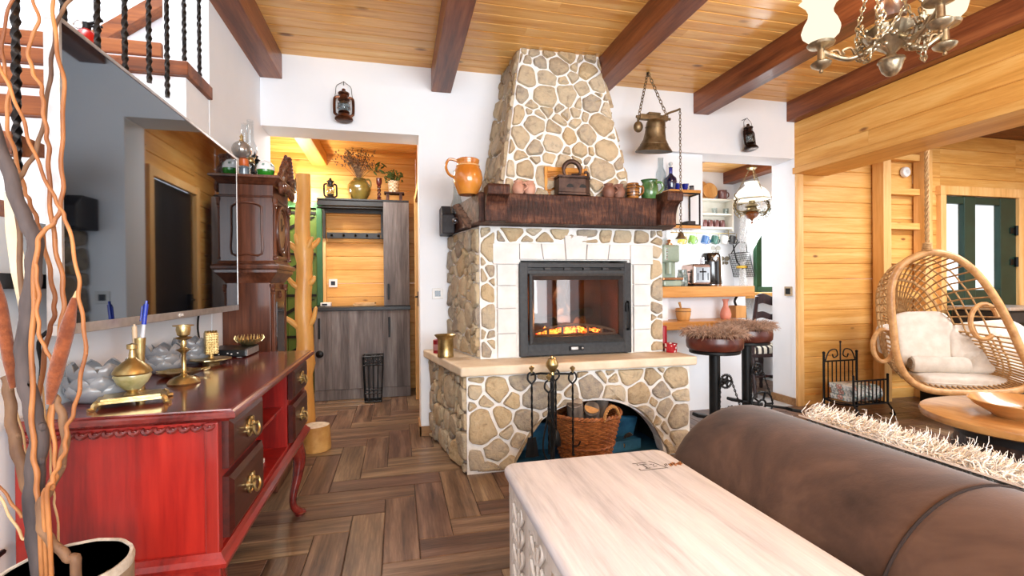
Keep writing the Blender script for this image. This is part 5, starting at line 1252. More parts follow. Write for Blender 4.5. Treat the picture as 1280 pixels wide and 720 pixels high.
# sconce
sc_ = at(369, 246, Y=5.17)
t = thing('wall_sconce', 'black iron wall sconce with a glowing bulb above the olive door', 'wall lamp', (sc_.x, 5.20, sc_.z))
m = M(); m.lathe([(.05, 0), (.05, .015), (.02, .02), (0, .02)], (0, 0, 0), 16, TR((sc_.x, 5.299, sc_.z + .14), (PI / 2, 0, 0))); m.tube(spline([(sc_.x, 5.29, sc_.z + .14), (sc_.x, 5.22, sc_.z + .19), (sc_.x, 5.17, sc_.z + .15), (sc_.x, 5.17, sc_.z + .07)], 5), .008, 7); m.lathe([(.022, .05), (.024, .06), (.014, .09), (0, .095)], (sc_.x, 5.17, sc_.z), 12); m.build('bracket', BLACKM, t)
m = M(); m.ball((sc_.x, 5.17, sc_.z), (.045, .045, .055), 16, 10); m.build('bulb', emit('warm_bulb', '#ffd9a0', 14), t)
point('sconce_light', (sc_.x + .05, 5.08, sc_.z), 16, .05, (1, .88, .68))
# ================================================================== ON THE MANTEL AND HEARTH
MZ = 1.665
def mp(u, Y): # point on the mantel top below pixel column u
    p = at(u, 240, Y=Y); return V3((p.x, Y, MZ))
OGL = pm('orange_glaze', '#b8671a', '#dd9440', 5, .2, 0, .03, coat=.6)
c = mp(585, 2.965); c.z = MZ
t = thing('pitcher', 'glossy orange ceramic pitcher at the charred corner of the mantel', 'pitcher', tuple(c))
m = M(); m.lathe([(0, 0), (.058, 0), (.064, .01), (.088, .07), (.092, .105), (.085, .145), (.070, .175), (.066, .19), (.070, .20), (.072, .215), (.066, .22), (.058, .215), (.056, .185), (.07, .14), (0, .05)], c, 28); m.build('body', OGL, t)
m = M(); m.tube(spline([c + V3((-.066, 0, .208)), c + V3((-.115, 0, .215)), c + V3((-.135, 0, .17)), c + V3((-.118, 0, .125)), c + V3((-.084, 0, .105))], 5), .012, 9, flat=.7); m.build('handle', OGL, t)
m = M(); m.ring(c + V3((0, 0, .178)), .0715, .004, 26, 6); m.build('raised_band', pm('pale_glaze_band', '#d9ab70', '#e8c494', 8, .3, 0, 0), t)
c = mp(571, 3.38); c.z = 1.484 + .12
t = thing('lamp_chimney', 'clear glass lamp chimney standing behind the orange pitcher', 'lamp chimney', tuple(c))
m = M(); m.lathe([(.05, 0), (.052, .02), (.046, .06), (.030, .11), (.024, .16), (.024, .30), (.026, .305), (.022, .305), (.022, .16), (.028, .11), (.044, .06), (.048, 0)], c, 22); m.build('tube', glass('frosted_chimney', '#eef1f1', .9), t)
TERR = pm('terracotta', '#b07e68', '#cfa08a', 8, .65, 0, .1, bscale=40); CLAY = pm('brown_clay', '#6e473a', '#8f6452', 8, .55, 0, .1)
def twin(u, Y, s, mat, label, rz=0):
    c = mp(u, Y); t = thing('twin_pots', label, 'pots', tuple(c))
    for k, dx in enumerate((-.034, .034)):
        d = c + V3((dx * s * math.cos(rz), dx * s * math.sin(rz), 0)); m = M(); m.lathe([(0, 0), (.026 * s, 0), (.036 * s, .02 * s), (.038 * s, .04 * s), (.030 * s, .06 * s), (.023 * s, .068 * s), (.028 * s, .08 * s), (.024 * s, .08 * s), (.019 * s, .068 * s), (.028 * s, .05 * s), (0, .02 * s)], d, 20); m.build('pot', mat, t)
    m = M(); m.tube(spline([c + V3((-.03 * s, -.02 * s, .058 * s)), c + V3((0, -.03 * s, .066 * s)), c + V3((.03 * s, -.02 * s, .058 * s))], 5), .007 * s, 7); m.tube(spline([c + V3((-.004, -.032 * s, .062 * s)), c + V3((.012, -.04 * s, .04 * s)), c + V3((-.012, -.038 * s, .02 * s))], 5), .005 * s, 6); m.build('joining_handle', mat, t)
twin(655, 2.892, 1.05, TERR, 'pale terracotta twin pots joined together near the pitcher end of the mantel')
twin(767, 2.895, 1.12, CLAY, 'brown clay twin pots joined together between the coal iron and the barrel mug', .1)
# small washboard leaning on the hood
c = mp(708, 2.955)
OAMB = pm('amber_varnished_wood', '#c07818', '#e09a30', 9, .35, 0, .05, stretch=(.3, 1, 1), coat=.3)
t = thing('washboard', 'small amber wooden washboard leaning on the chimney stones behind the coal iron', 'washboard', tuple(c))
m = M(); W2, H2 = .147, .20; ya = c.y; yb = c.y + .012
m.box(c.x - W2, c.x - W2 + .02, ya, yb, MZ + .002, MZ + H2); m.box(c.x + W2 - .02, c.x + W2, ya, yb, MZ + .002, MZ + H2); m.box(c.x - .012, c.x + .012, ya, yb, MZ + .03, MZ + H2 - .03)
m.box(c.x - W2 + .0205, c.x + W2 - .0205, ya + .001, yb - .001, MZ + H2 - .03, MZ + H2 - .001); m.box(c.x - W2 + .0205, c.x + W2 - .0205, ya + .001, yb - .001, MZ + .004, MZ + .03); m.build('frame', OAMB, t, bevel=.002)
m = M()
for k in range(11): m.tube([(c.x - W2 + .018, ya + .006, MZ + .04 + k * .0125), (c.x + W2 - .018, ya + .006, MZ + .04 + k * .0125)], .0042, 6)
m.box(c.x - W2 + .02, c.x + W2 - .02, ya + .008, ya + .011, MZ + .03, MZ + H2 - .03); m.build('ribs', pm('dark_amber_wood', '#9a5a10', '#c27c20', 12, .4, 0, 0), t)
# charcoal iron
RUSTI = pm('rusty_dark_iron', '#3a2a26', '#5c463c', 12, .5, .6, .3, bscale=60)
c = mp(717, 2.885)
t = thing('charcoal_iron', 'dark cast charcoal flat iron with a curved handle and two half-moon vents on the mantel', 'iron', tuple(c))
m = M(); L_h, W_h = .118, .048
def ironout(s): return [(c.x - L_h * s, c.y - W_h * s), (c.x + L_h * .55 * s, c.y - W_h * s), (c.x + L_h * .85 * s, c.y - W_h * .6 * s), (c.x + L_h * s, c.y), (c.x + L_h * .85 * s, c.y + W_h * .6 * s), (c.x + L_h * .55 * s, c.y + W_h * s), (c.x - L_h * s, c.y + W_h * s)]
m.prism(ironout(1.0), 'z', MZ + .002, MZ + .018); m.prism(ironout(.96), 'z', MZ + .018, MZ + .105); m.build('body', RUSTI, t, bevel=.003)
m = M(); m.prism(ironout(.99), 'z', MZ + .112, MZ + .124)
for k in range(13):
    x = c.x - .105 + k * .0155; m.prism([(x - .007, MZ + .105), (x + .007, MZ + .105), (x, MZ + .114)], 'y', c.y - W_h * .96, c.y + W_h * .96)
m.build('lid', RUSTI, t, bevel=.001)
for x in (c.x - .04, c.x + .045): m = M(); m.prism([(x + .024 * math.cos(a), MZ + .048 + .022 * math.sin(a)) for a in [PI * k / 10 for k in range(11)]], 'y', c.y - W_h * .96 - .002, c.y - W_h * .9); m.build('vent', BLACKM, t)
m = M(); hx = c.x - .01
m.tube([(hx + .056 * math.cos(a), c.y, MZ + .165 + .056 * math.sin(a)) for a in [-.45 + (PI + .9) * k / 24 for k in range(25)]], [.010] * 4 + [.015] * 17 + [.010] * 4, 10); m.tube(spline([(hx - .05, c.y, MZ + .142), (hx - .035, c.y, MZ + .12)], 3), .008, 6); m.tube([(hx, c.y, MZ + .125), (hx, c.y, MZ + .14), (hx + .05, c.y, MZ + .142)], .007, 6); m.build('handle', RUSTI, t)
m = M(); m.tube(spline([(c.x + .095, c.y, MZ + .12), (c.x + .10, c.y, MZ + .145), (c.x + .085, c.y, MZ + .16), (c.x + .075, c.y, MZ + .15)], 4), .008, 7); m.build('latch', RUSTI, t)
# barrel mug, green jug
c = mp(791, 2.892); BRG = pm('amber_brown_glaze', '#6a3a12', '#b57a3a', 10, .2, 0, .05, coat=.6)
t = thing('beer_mug', 'brown glazed barrel shaped mug with bands between the clay pots and the green jug', 'mug', tuple(c))
m = M(); m.lathe([(0, 0), (.036, 0), (.040, .01), (.043, .05), (.040, .09), (.037, .10), (.033, .10), (.035, .05), (0, .02)], c, 24); m.build('body', BRG, t)
m = M(); m.tube(spline([c + V3((.038, 0, .08)), c + V3((.068, -.005, .08)), c + V3((.072, -.005, .045)), c + V3((.040, 0, .02))], 5), .007, 8); m.build('handle', BRG, t)
m = M()
for z in (.018, .038, .064, .084): m.ring(c + V3((0, 0, z)), .0425, .003, 24, 6)
m.build('barrel_bands', pm('dark_brown_glaze', '#3c1d0b', '#552c12', 8, .25, 0, 0, coat=.5), t)
c = mp(812, 2.905); GGL = pm('mottled_green_glaze', '#1f4a25', '#5f8f55', 9, .2, 0, .06, coat=.6)
t = thing('green_jug', 'mottled green glazed jug with a handle next to the mantel corbel', 'jug', tuple(c))
m = M(); m.lathe([(0, 0), (.046, 0), (.052, .008), (.058, .05), (.054, .09), (.047, .11), (.050, .125), (.054, .13), (.048, .13), (.043, .11), (.048, .08), (0, .02)], c, 26, fr=lambda a, r, z: r * (1 + (.14 * max(0, math.cos(a - PI)) ** 6 if z > .115 else 0))); m.build('body', GGL, t)
m = M(); m.tube(spline([c + V3((.045, 0, .115)), c + V3((.085, 0, .118)), c + V3((.095, 0, .075)), c + V3((.054, 0, .035))], 6), .009, 8); m.build('handle', GGL, t)
# bell and rope tassel on the charred corner
c = at(571, 272, Y=2.99)
t = thing('rope_tassel', 'thick brown twisted rope draped over the charred mantel corner', 'rope', tuple(c))
a_, b_ = at(571, 258, Y=2.965), at(586, 281, Y=2.88)
m = M()
for ph in (0, PI): m.tube([V3(a_).lerp(b_, k / 20) + V3((.016 * math.cos(k * .9 + ph), -.01 + .012 * math.sin(k * .9 + ph), .016 * math.sin(k * .9 + ph))) for k in range(21)], .013, 7)
m.build('twisted_rope', pm('dark_rope', '#3b2a22', '#6b5040', 30, .9, 0, .6), t)
m = M(); m.ball(at(569, 276, Y=2.95), .018, 12, 8); m.build('metal_ball', pm('dark_steel', '#44454a', '#63646a', 9, .2, .9, 0), t)
# hearth ornaments
HZ = .6365
c = at(557, 446, Z=HZ); t = thing('brass_mortar', 'flared brass mortar standing on the hearth shelf below the thermostat', 'mortar', tuple(c))
m = M(); m.lathe([(0, 0), (.052, 0), (.054, .008), (.051, .02), (.050, .11), (.056, .125), (.070, .14), (.072, .146), (.062, .142), (.046, .12), (.044, .02), (0, .015)], c, 30); m.build('body', BRASS, t)
c = at(547, 441, Z=HZ); REDW = pm('red_wax', '#8f1420', '#b01e2c', 8, .4, 0, .03)
t = thing('red_candle', 'short red candle with a pale label band behind the brass mortar', 'candle', tuple(c))
m = M(); m.lathe([(0, 0), (.03, 0), (.03, .09), (.024, .094), (0, .09)], c, 20); m.build('wax', REDW, t); m = M(); m.lathe([(.0305, .02), (.0308, .021), (.0308, .06), (.0305, .061)], c, 20); m.build('label_band', pm('pinkish_label', '#c98c8c', '#dcaaaa', 20, .5, 0, 0), t)
c = at(829, 438, Z=HZ); t = thing('tall_red_candle', 'tall red candle standing on the hearth shelf behind the stone corner', 'candle', tuple(c))
m = M(); m.lathe([(0, 0), (.026, 0), (.026, .17), (.02, .174), (0, .17)], c, 18); m.build('wax', REDW, t)
c = at(838.5, 440, Z=HZ); t = thing('candle_glass', 'low red and white patterned glass candle holder at the end of the hearth shelf', 'candle holder', tuple(c))
g = N('red_white_pattern'); vo = g.n('ShaderNodeTexVoronoi'); g.l(g.coord((1, 1, 1)), vo.inputs['Vector']); vo.inputs['Scale'].default_value = 42; g.pr(g.ramp(vo.outputs['Distance'], [(.28, '#e6dcd8'), (.36, '#a61c28')]), .2, 0, None, .5)
m = M(); m.lathe([(0, 0), (.038, 0), (.042, .02), (.044, .06), (.040, .06), (.038, .01), (0, .01)], c, 24); m.build('cup', g.m, t)
# ------------------------------------------------------------------ the bell
c = at(817, 190, Y=3.26); BX, BYY, BZ = c.x, 3.26, c.z
bl_ = thing('hanging_bell', 'old bronze bell with a wooden yoke hanging from chains on the white wall', 'bell', (BX, BYY, BZ))
m = M(); m.lathe([(.135, 0), (.132, .008), (.105, .045), (.083, .09), (.074, .14), (.070, .20), (.067, .215), (.050, .232), (.02, .24), (0, .24)], (BX, BYY, BZ), 36, T=Matrix.Translation((BX, BYY, BZ)) @ Matrix.Rotation(.16, 4, 'X') @ Matrix.Translation((-BX, -BYY, -BZ)))
m.lathe([(.135, 0), (.124, .004), (.098, .045), (.076, .09), (.066, .20), (0, .225)], (BX, BYY, BZ), 36, T=Matrix.Translation((BX, BYY, BZ)) @ Matrix.Rotation(.16, 4, 'X') @ Matrix.Translation((-BX, -BYY, -BZ))); m.build('bell_body', BRONZE, bl_)
m = M(); TB = Matrix.Translation((BX, BYY, BZ)) @ Matrix.Rotation(.16, 4, 'X'); m.ring((0, 0, .175), .0735, .003, 30, 6, TB); m.ring((0, 0, .055), .100, .003, 30, 6, TB); m.build('raised_band', BRONZE, bl_)
m = M(); m.tube([TB @ V3((0, 0, .2)), TB @ V3((0, 0, .06))], .006, 6); m.ball(TB @ V3((0, 0, .035)), .021, 12, 8); m.build('clapper', pm('dull_iron', '#4c4b4a', '#6d6b68', 9, .4, .8, .1), bl_)
YZ = BZ + .255
m = M(); m.box(BX - .115, BX + .115, BYY - .02, BYY + .02, YZ - .02, YZ + .02); m.box(BX - .05, BX + .05, BYY - .024, BYY + .024, YZ + .018, YZ + .036); m.build('yoke', BRONZE, bl_, bevel=.005)
m = M(); m.tube([(BX - .14, BYY, YZ), (BX + .14, BYY, YZ)], .011, 8); m.build('axle', BRONZE, bl_)
m = M(); m.ball((BX - .125, BYY, YZ - .075), (.036, .03, .042), 14, 9); m.tube([(BX - .125, BYY, YZ), (BX - .125, BYY, YZ - .05)], .009, 6); m.build('counterweight', BRONZE, bl_)
ap = V3((BX - .015, BYY + .05, ZC))
for x in (-.118, .118): m = M(); m.chain([ap, (BX + x, BYY, YZ + .012)], .036, .0032, .55); m.build('chain', BRONZE, bl_)
m = M(); m.tube(spline([ap, ap - V3((0, 0, .02)), ap - V3((.012, 0, .032))], 3), .005, 6); m.build('ceiling_hook', BLACKM, bl_)
arm_end = at(850, 136, Y=3.22)
m = M(); m.tube(spline([(BX + .085, BYY, YZ + .02), (BX + .13, BYY - .01, YZ + .045), (BX + .18, BYY - .03, YZ + .06), arm_end], 5), .008, 7); m.build('lever_arm', BRONZE, bl_)
lo = at(851, 286, Y=3.20)
m = M(); m.chain([arm_end, lo], .030, .0026, .5); m.build('pull_chain', BRONZE, bl_)
c = lo - V3((0, 0, .075)); t = thing('small_bell', 'tiny brass hand bell hanging at the end of the pull chain', 'bell', tuple(c))
m = M(); m.lathe([(.038, 0), (.036, .006), (.024, .022), (.018, .045), (.008, .052), (0, .052)], c, 22); m.build('bell_body', BRONZE, t); m = M(); m.ring(c + V3((0, 0, .063)), .011, .003, 14, 6, axis='y'); m.build('ring', BRONZE, t)
# ------------------------------------------------------------------ wall shelf with bottles
OAKS = wood('oak_shelf_board', ('#b4752f', '#cf9048', '#dca55f'), 'x', .4, .05, coat=.2, bump=.05)
WSX0, WSX1, WY0, WY1 = 2.14, 2.425, 3.47, 3.625
ws = thing('wall_shelf', 'small two-tier wall shelf of oak boards in a black metal frame beside the mantel', 'shelf', (2.28, 3.55, 1.56))
for z in (1.555, 1.845): M().box(WSX0, WSX1, WY0, WY1, z, z + .024).build('board', OAKS, ws, bevel=.002)
m = M()
for x in (WSX0 + .004, WSX1 - .012):
    for y in (WY0 + .003, WY1 - .012): m.box(x, x + .010, y, y + .010, 1.579, 1.845)
for z in (1.579, 1.835):
    m.box(WSX1 - .012, WSX1 - .003, WY0 + .013, WY1 - .012, z, z + .01); m.box(WSX0 + .015, WSX1 - .013, WY0 + .003, WY0 + .012, z, z + .01)
m.build('frame', BLACKM, ws)
WZ = 1.8695
COB = pm('cobalt_glass', '#0d1a66', '#1c2fae', 6, .06, 0, 0, coat=.8)
c = V3((at(838.5, 236, Y=3.54).x, 3.54, WZ))
t = thing('blue_decanter', 'dark cobalt blue glass decanter with a round clear stopper on the wall shelf', 'decanter', tuple(c))
m = M(); m.lathe([(0, 0), (.036, 0), (.042, .02), (.050, .07), (.046, .10), (.022, .125), (.014, .14), (.014, .185), (.018, .19), (.012, .19), (0, .15)], c, 24); m.build('body', pm('dark_cobalt_glass', '#0a0d26', '#161d55', 6, .05, 0, 0, coat=.9), t)
m = M(); m.lathe([(.0145, .14), (.015, .142), (.015, .184), (.0145, .186)], c, 16); m.build('neck_sleeve', COB, t)
m = M(); m.tube([c + V3((0, 0, .19)), c + V3((0, 0, .205))], .008, 8); m.ball(c + V3((0, 0, .22)), .017, 12, 8); m.build('stopper', pm('clear_stopper', '#c9ced0', '#e2e6e7', 6, .05, 0, 0, coat=.5), t)
c = V3((at(823, 236, Y=3.50).x + .03, 3.585, WZ)); c.x = at(826, 236, Y=3.585).x
t = thing('glass_vase', 'tall clear glass bottle standing behind the green jug', 'bottle', tuple(c))
m = M(); m.lathe([(.0, 0), (.04, 0), (.044, .01), (.044, .15), (.03, .18), (.022, .20), (.022, .27), (.027, .275), (.02, .275), (.018, .2), (.04, .15), (.04, .02), (0, .012)], c, 22); m.build('body', GBASE, t)
for u, lab in ((847.5, 'small cobalt blue cup on the wall shelf directly beside the dark decanter'), (856.5, 'small cobalt blue cup with a fluted rim near the end of the wall shelf')):
    c = V3((at(u, 236, Y=3.52).x, 3.52, WZ)); t = thing('blue_cup', lab, 'cup', tuple(c), 0, 'blue cups on the wall shelf')
    m = M(); m.lathe([(0, 0), (.02, 0), (.014, .008), (.022, .02), (.029, .055), (.026, .055), (.018, .02), (0, .014)], c, 18); m.build('bowl', COB, t)
c = V3((at(864.5, 236, Y=3.56).x, 3.56, WZ)); t = thing('spice_jar', 'tiny dark jar with a metal lid at the very end of the wall shelf', 'jar', tuple(c))
m = M(); m.lathe([(0, 0), (.018, 0), (.02, .005), (.02, .035), (.016, .04), (0, .04)], c, 14); m.build('jar_body', pm('smoky_glass', '#5a5c60', '#777a7e', 8, .1, 0, 0, coat=.5), t); m = M(); m.lathe([(.018, .04), (.019, .042), (.019, .052), (0, .053)], c, 14); m.build('lid', BLACKM, t)
m = M(); m.cbox((2.36, 3.55, 1.60), (.07, .10, .04)); m.thing('small_box', pm('dark_box_card', '#241f1f', '#3a3030', 8, .6, 0, 0), 'small dark box lying on the lower board of the wall shelf', 'box', bevel=.002)
m = M(); m.box(2.25, 2.31, 3.61, 3.625, 1.58, 1.80); m.thing('notice_card', pm('cream_card', '#ddd8cc', '#ebe7dd', 8, .7, 0, 0), 'cream card standing upright at the back of the wall shelf', 'card')
for k, u in enumerate((832, 845, 858)):
    p = at(u, 315, Y=3.56); t = thing('wine_glass', 'clear stemmed wine glass hanging upside down under the wall shelf', 'wine glass', (p.x, 3.56, 1.40), 0, 'glasses hanging under the wall shelf')
    c = (p.x, 3.56, 1.40)
    m = M(); m.lathe([(.036, 0), (.040, .03), (.034, .06), (.006, .085), (.004, .09), (.004, .145), (.03, .150), (.03, .152), (0, .152)], c, 20); m.build('bowl', CGLASS, t)
# ================================================================== KITCHEN BAR
def barboard(x0, x1, y0, y1, z0, z1, name, label):
    m = M(); m.prism([(x0, y0), (x1 - .02, y0), (x1, y0 + .03), (x1, y1), (2.192, y1), (2.192, 3.588), (x0, 3.588)], 'z', z0, z1); return m.thing(name, OAKS, label, 'shelf', bevel=.008, seg=3)
barboard(1.93, 2.955, 3.47, 3.90, .992, 1.082, 'bar_counter', 'thick oak counter board on the white half wall carrying the coffee maker and toaster')
barboard(1.93, 2.84, 3.40, 3.698, .735, .800, 'bar_shelf', 'lower thick oak shelf carrying the wooden mortar and the pink vase')
BZ1, BZ2 = 1.0825, .8005
SAGE = pm('sage_green_enamel', '#8d9f8c', '#a6b5a4', 7, .3, 0, .02, coat=.3)
CHR = pm('chrome', '#b9bbbd', '#d5d6d8', 8, .12, 1, 0)
c = V3((at(838, 356, Y=3.53).x, 3.53, BZ1)); cxm = c.x
t = thing('coffee_maker', 'sage green retro coffee maker with copper trim on the oak counter beside the stones', 'coffee maker', tuple(c))
m = M(); m.box(c.x - .09, c.x + .07, 3.475, 3.585, BZ1, BZ1 + .05); m.build('base', SAGE, t, bevel=.012)
m = M(); m.box(c.x - .085, c.x + .05, 3.53, 3.585, BZ1 + .045, BZ1 + .20); m.build('column', SAGE, t, bevel=.01)
m = M(); m.box(c.x - .09, c.x + .065, 3.48, 3.584, BZ1 + .195, BZ1 + .34); m.build('head', SAGE, t, bevel=.022, seg=3)
COPT = pm('bright_copper', '#b87a50', '#d49a6e', 8, .2, 1, 0)
m = M(); m.box(c.x - .095, c.x + .085, 3.472, 3.52, BZ1 + .052, BZ1 + .072); m.build('drip_tray', COPT, t, bevel=.003)
m = M(); m.lathe([(.03, .34), (.03, .35), (.012, .356), (.014, .37), (.018, .38), (0, .388)], (c.x - .01, 3.53, BZ1), 16); m.build('lid_knob', COPT, t)
m = M(); m.lathe([(0, .10), (.03, .10), (.03, .195), (0, .195)], (c.x - .02, 3.512, BZ1), 16); m.build('brew_head', SAGE, t)
for k in range(4): m = M(); m.ball((c.x - .06, 3.478, BZ1 + .22 + .028 * k), (.008, .006, .008), 8, 6); m.build('button', CHR, t)
c = V3((at(853, 356, Y=3.60).x, 3.60, BZ1)); t = thing('glass_carafe', 'glass carafe with a patterned body standing between the coffee maker and the toaster', 'carafe', tuple(c))
m = M(); m.lathe([(0, 0), (.04, 0), (.046, .02), (.046, .08), (.036, .12), (.038, .14), (.032, .14), (.04, .08), (.04, .02), (0, .012)], c, 20); m.build('body', pm('mottled_glass', '#50605c', '#a3b0ac', 40, .12, 0, 0, coat=.6), t)
m = M(); m.tube(spline([c + V3((.036, -.02, .12)), c + V3((.07, -.03, .11)), c + V3((.07, -.03, .05)), c + V3((.045, -.02, .04))], 4), .006, 6); m.build('handle', BLACKM, t)
c = V3((at(871, 356, Y=3.62).x, 3.62, BZ1)); t = thing('toaster', 'chrome and copper toaster on the oak counter in front of the kettle', 'toaster', tuple(c))
m = M(); m.box(c.x - .09, c.x + .085, 3.54, 3.72, BZ1 + .008, BZ1 + .185); m.build('shell', pm('rose_chrome', '#b79c90', '#d8c2b8', 6, .14, 1, 0), t, bevel=.02, seg=3)
m = M(); m.box(c.x - .075, c.x + .07, 3.533, 3.541, BZ1 + .03, BZ1 + .16); fr = m.build('front_panel', CHR, t, bevel=.003)
m = M(); m.box(c.x - .004, c.x + .004, 3.530, 3.5335, BZ1 + .05, BZ1 + .15); m.box(c.x - .05, c.x - .046, 3.530, 3.5335, BZ1 + .05, BZ1 + .11); m.box(c.x + .046, c.x + .05, 3.530, 3.5335, BZ1 + .05, BZ1 + .11); m.build('lever_slot', BLACKM, fr)
m = M(); m.cbox((c.x, 3.522, BZ1 + .12), (.04, .016, .012)); m.build('lever', BLACKM, t, bevel=.002)
for x in (-.04, .03): m = M(); m.box(c.x + x - .012, c.x + x + .016, 3.56, 3.70, BZ1 + .184, BZ1 + .188); m.build('slot', BLACKM, t)
m = M(); m.box(c.x - .09, c.x + .085, 3.545, 3.715, BZ1, BZ1 + .008); m.build('base', BLACKM, t)
m = M(); m.cbox((c.x - .01, 3.63, BZ1 + .215), (.16, .10, .004)); 
for x in (-.08, .06): m.tube([(c.x + x, 3.6, BZ1 + .19), (c.x + x, 3.6, BZ1 + .215)], .003, 5)
m.build('bun_rack', CHR, t)
c = V3((at(889, 356, Y=3.66).x, 3.66, BZ1)); t = thing('kettle', 'tall glossy black drum-shaped appliance with a round silver dial on the oak counter', 'kettle', tuple(c))
m = M(); m.lathe([(0, 0), (.085, 0), (.088, .01), (.085, .20), (.082, .265), (.07, .285), (0, .29)], c, 32); m.build('body', pm('gloss_black', '#0b0b0d', '#151517', 6, .12, 0, 0, coat=.8), t)
m = M(); m.lathe([(.026, 0), (.028, .004), (.028, .010), (.02, .012), (.018, .006), (0, .006)], (0, 0, 0), 20, TR((c.x - .02, c.y - .082, BZ1 + .235), (PI / 2, 0, 0))); m.build('dial', CHR, t)
m = M(); m.lathe([(.0855, .0), (.0885, .004), (.0885, .012), (.0865, .014)], c, 32); m.build('base_ring', CHR, t)
m = M(); m.box(c.x - .095, c.x - .085, c.y - .03, c.y + .03, BZ1 + .05, BZ1 + .25); m.build('side_handle', CHR, t, bevel=.003)
# lower shelf
BAMB = pm('bamboo_wood', '#b07a3c', '#d29c5c', 10, .5, 0, .1, stretch=(1, 1, .2))
c = V3((at(854, 394, Y=3.55).x, 3.55, BZ2)); t = thing('wooden_mortar', 'round bamboo mortar with its pestle leaning inside on the lower oak shelf', 'mortar', tuple(c))
m = M(); m.lathe([(0, 0), (.046, 0), (.05, .006), (.060, .05), (.062, .095), (.058, .10), (.052, .095), (.045, .03), (0, .02)], c, 26); m.build('bowl', BAMB, t)
m = M(); m.ring(c + V3((0, 0, .074)), .0615, .0025, 26, 6); m.build('dark_band', pm('dark_bamboo_line', '#5d3c1a', '#704b22', 8, .5, 0, 0), t)
c2 = c; t = thing('pestle', 'wooden pestle leaning out of the bamboo mortar', 'pestle', (c2.x, c2.y, BZ2 + .03))
m = M(); m.tube([c2 + V3((.01, 0, .028)), c2 + V3((-.02, 0, .10)), c2 + V3((-.035, 0, .15))], [.014, .008, .011], 10); m.build('rod', BAMB, t)
c = V3((at(907, 394, Y=3.55).x, 3.55, BZ2)); t = thing('pink_vase', 'salmon pink vase with a narrow neck on the lower oak shelf', 'vase', tuple(c))
m = M(); m.lathe([(0, 0), (.036, 0), (.042, .01), (.046, .04), (.036, .08), (.02, .11), (.018, .14), (.027, .165), (.028, .17), (.023, .17), (.014, .14), (.016, .11), (0, .05)], c, 24); m.build('body', pm('salmon_pink_ceramic', '#c97a66', '#dd937d', 7, .45, 0, .03), t)
c = V3((at(922, 394, Y=3.62).x, 3.62, BZ2)); t = thing('knife_block', 'pale wooden knife block at the end of the lower oak shelf', 'knife block', (c.x, c.y, BZ2))
m = M(); m.box(c.x - .055, c.x + .05, c.y - .05, c.y + .05, BZ2 + .001, BZ2 + .11); m.build('block', BAMB, t, bevel=.005)
m = M(); m.tube(spline([(c.x - .03, c.y - .02, BZ2 + .11), (c.x - .045, c.y - .02, BZ2 + .15), (c.x - .02, c.y - .02, BZ2 + .19)], 4), .010, 7); m.build('knife_handle', BLACKM, t)
# ------------------------------------------------------------------ crockery shelf on the kitchen back wall
YK = 5.2
CREAM = pm('cream_painted_shelf', '#dfdccf', '#eae7dc', 8, .6, 0, .02)
p0, p1 = at(845, 250, Y=YK - .14), at(916, 287, Y=YK - .14)
kx0, kx1 = p0.x, p1.x; kz0, kz1 = 1.765, 2.125
ks = thing('crockery_shelf', 'cream wooden wall rack holding pink glasses above a row of hanging mugs', 'shelf', ((kx0 + kx1) / 2, YK - .08, kz0))
m = M(); m.box(kx0, kx1, YK - .02, YK - .002, kz0, kz1); m.build('back_panel', CREAM, ks)
for z in (kz0, 1.93, kz1 - .02): m = M(); m.box(kx0 + .021, kx1 - .021, YK - .15, YK - .021, z, z + .02); m.build('shelf_board', CREAM, ks)
for x in (kx0, kx1 - .02): m = M(); m.box(x, x + .02, YK - .16, YK - .0205, kz0 - .03, kz1 + .005); m.build('side_panel', CREAM, ks, bevel=.004)
PKG = pm('dusty_pink_glass', '#5c3433', '#7d4e4b', 9, .12, 0, 0, coat=.6)
c0 = None
for k in range(8):
    u = 858 + k * 7.4
    p = at(u, 270, Y=YK - .09); c = (p.x, YK - .09, kz0 + .0205)
    if k == 0:
        g0 = thing('pink_glass', 'dusty pink drinking glass standing upside down in a row on the cream rack', 'glass', c, 0, 'pink glasses on the cream rack')
        m = M(); m.lathe([(0.036, 0), (.037, .04), (.032, .085), (.026, .09), (0, .09)], c, 18); m.build('tumbler', PKG, g0)
    elif p.x < kx1 - .06: dup(g0, c)
for k in range(3):
    p = at((873, 893, 907)[k], 250, Y=YK - .09); c = (p.x, YK - .09, 1.9505)
    if k == 0:
        g1 = thing('tumbler', 'clear ribbed tumbler on the upper board of the cream rack', 'glass', c, 0, 'clear tumblers on the cream rack'); m = M(); m.lathe([(.03, 0), (.034, .07), (.031, .07), (.027, .005), (0, .005)], c, 16); m.build('body', GBASE, g1)
    else: dup(g1, c)
MUGC = [(853, '#d2b41e', 'yellow'), (866, '#6fa02c', 'lime green'), (882, '#2e5f9c', 'blue'), (894, '#14594a', 'dark teal'), (906, '#e0dfdd', 'white'), (916, '#1b1b1d', 'black')]
m = M(); m.tube([(kx0 - .05, YK - .10, kz0 - .05), (kx1 + .06, YK - .10, kz0 - .05)], .006, 6); 
for x in (kx0 + .03, kx1 - .03): m.tube([(x, YK - .10, kz0 - .05), (x, YK - .10, kz0 - .012), (x, YK - .06, kz0 - .006)], .004, 5)
m.thing('mug_rail', BRASS, 'thin brass rail with the coloured mugs under the cream rack', 'rail')
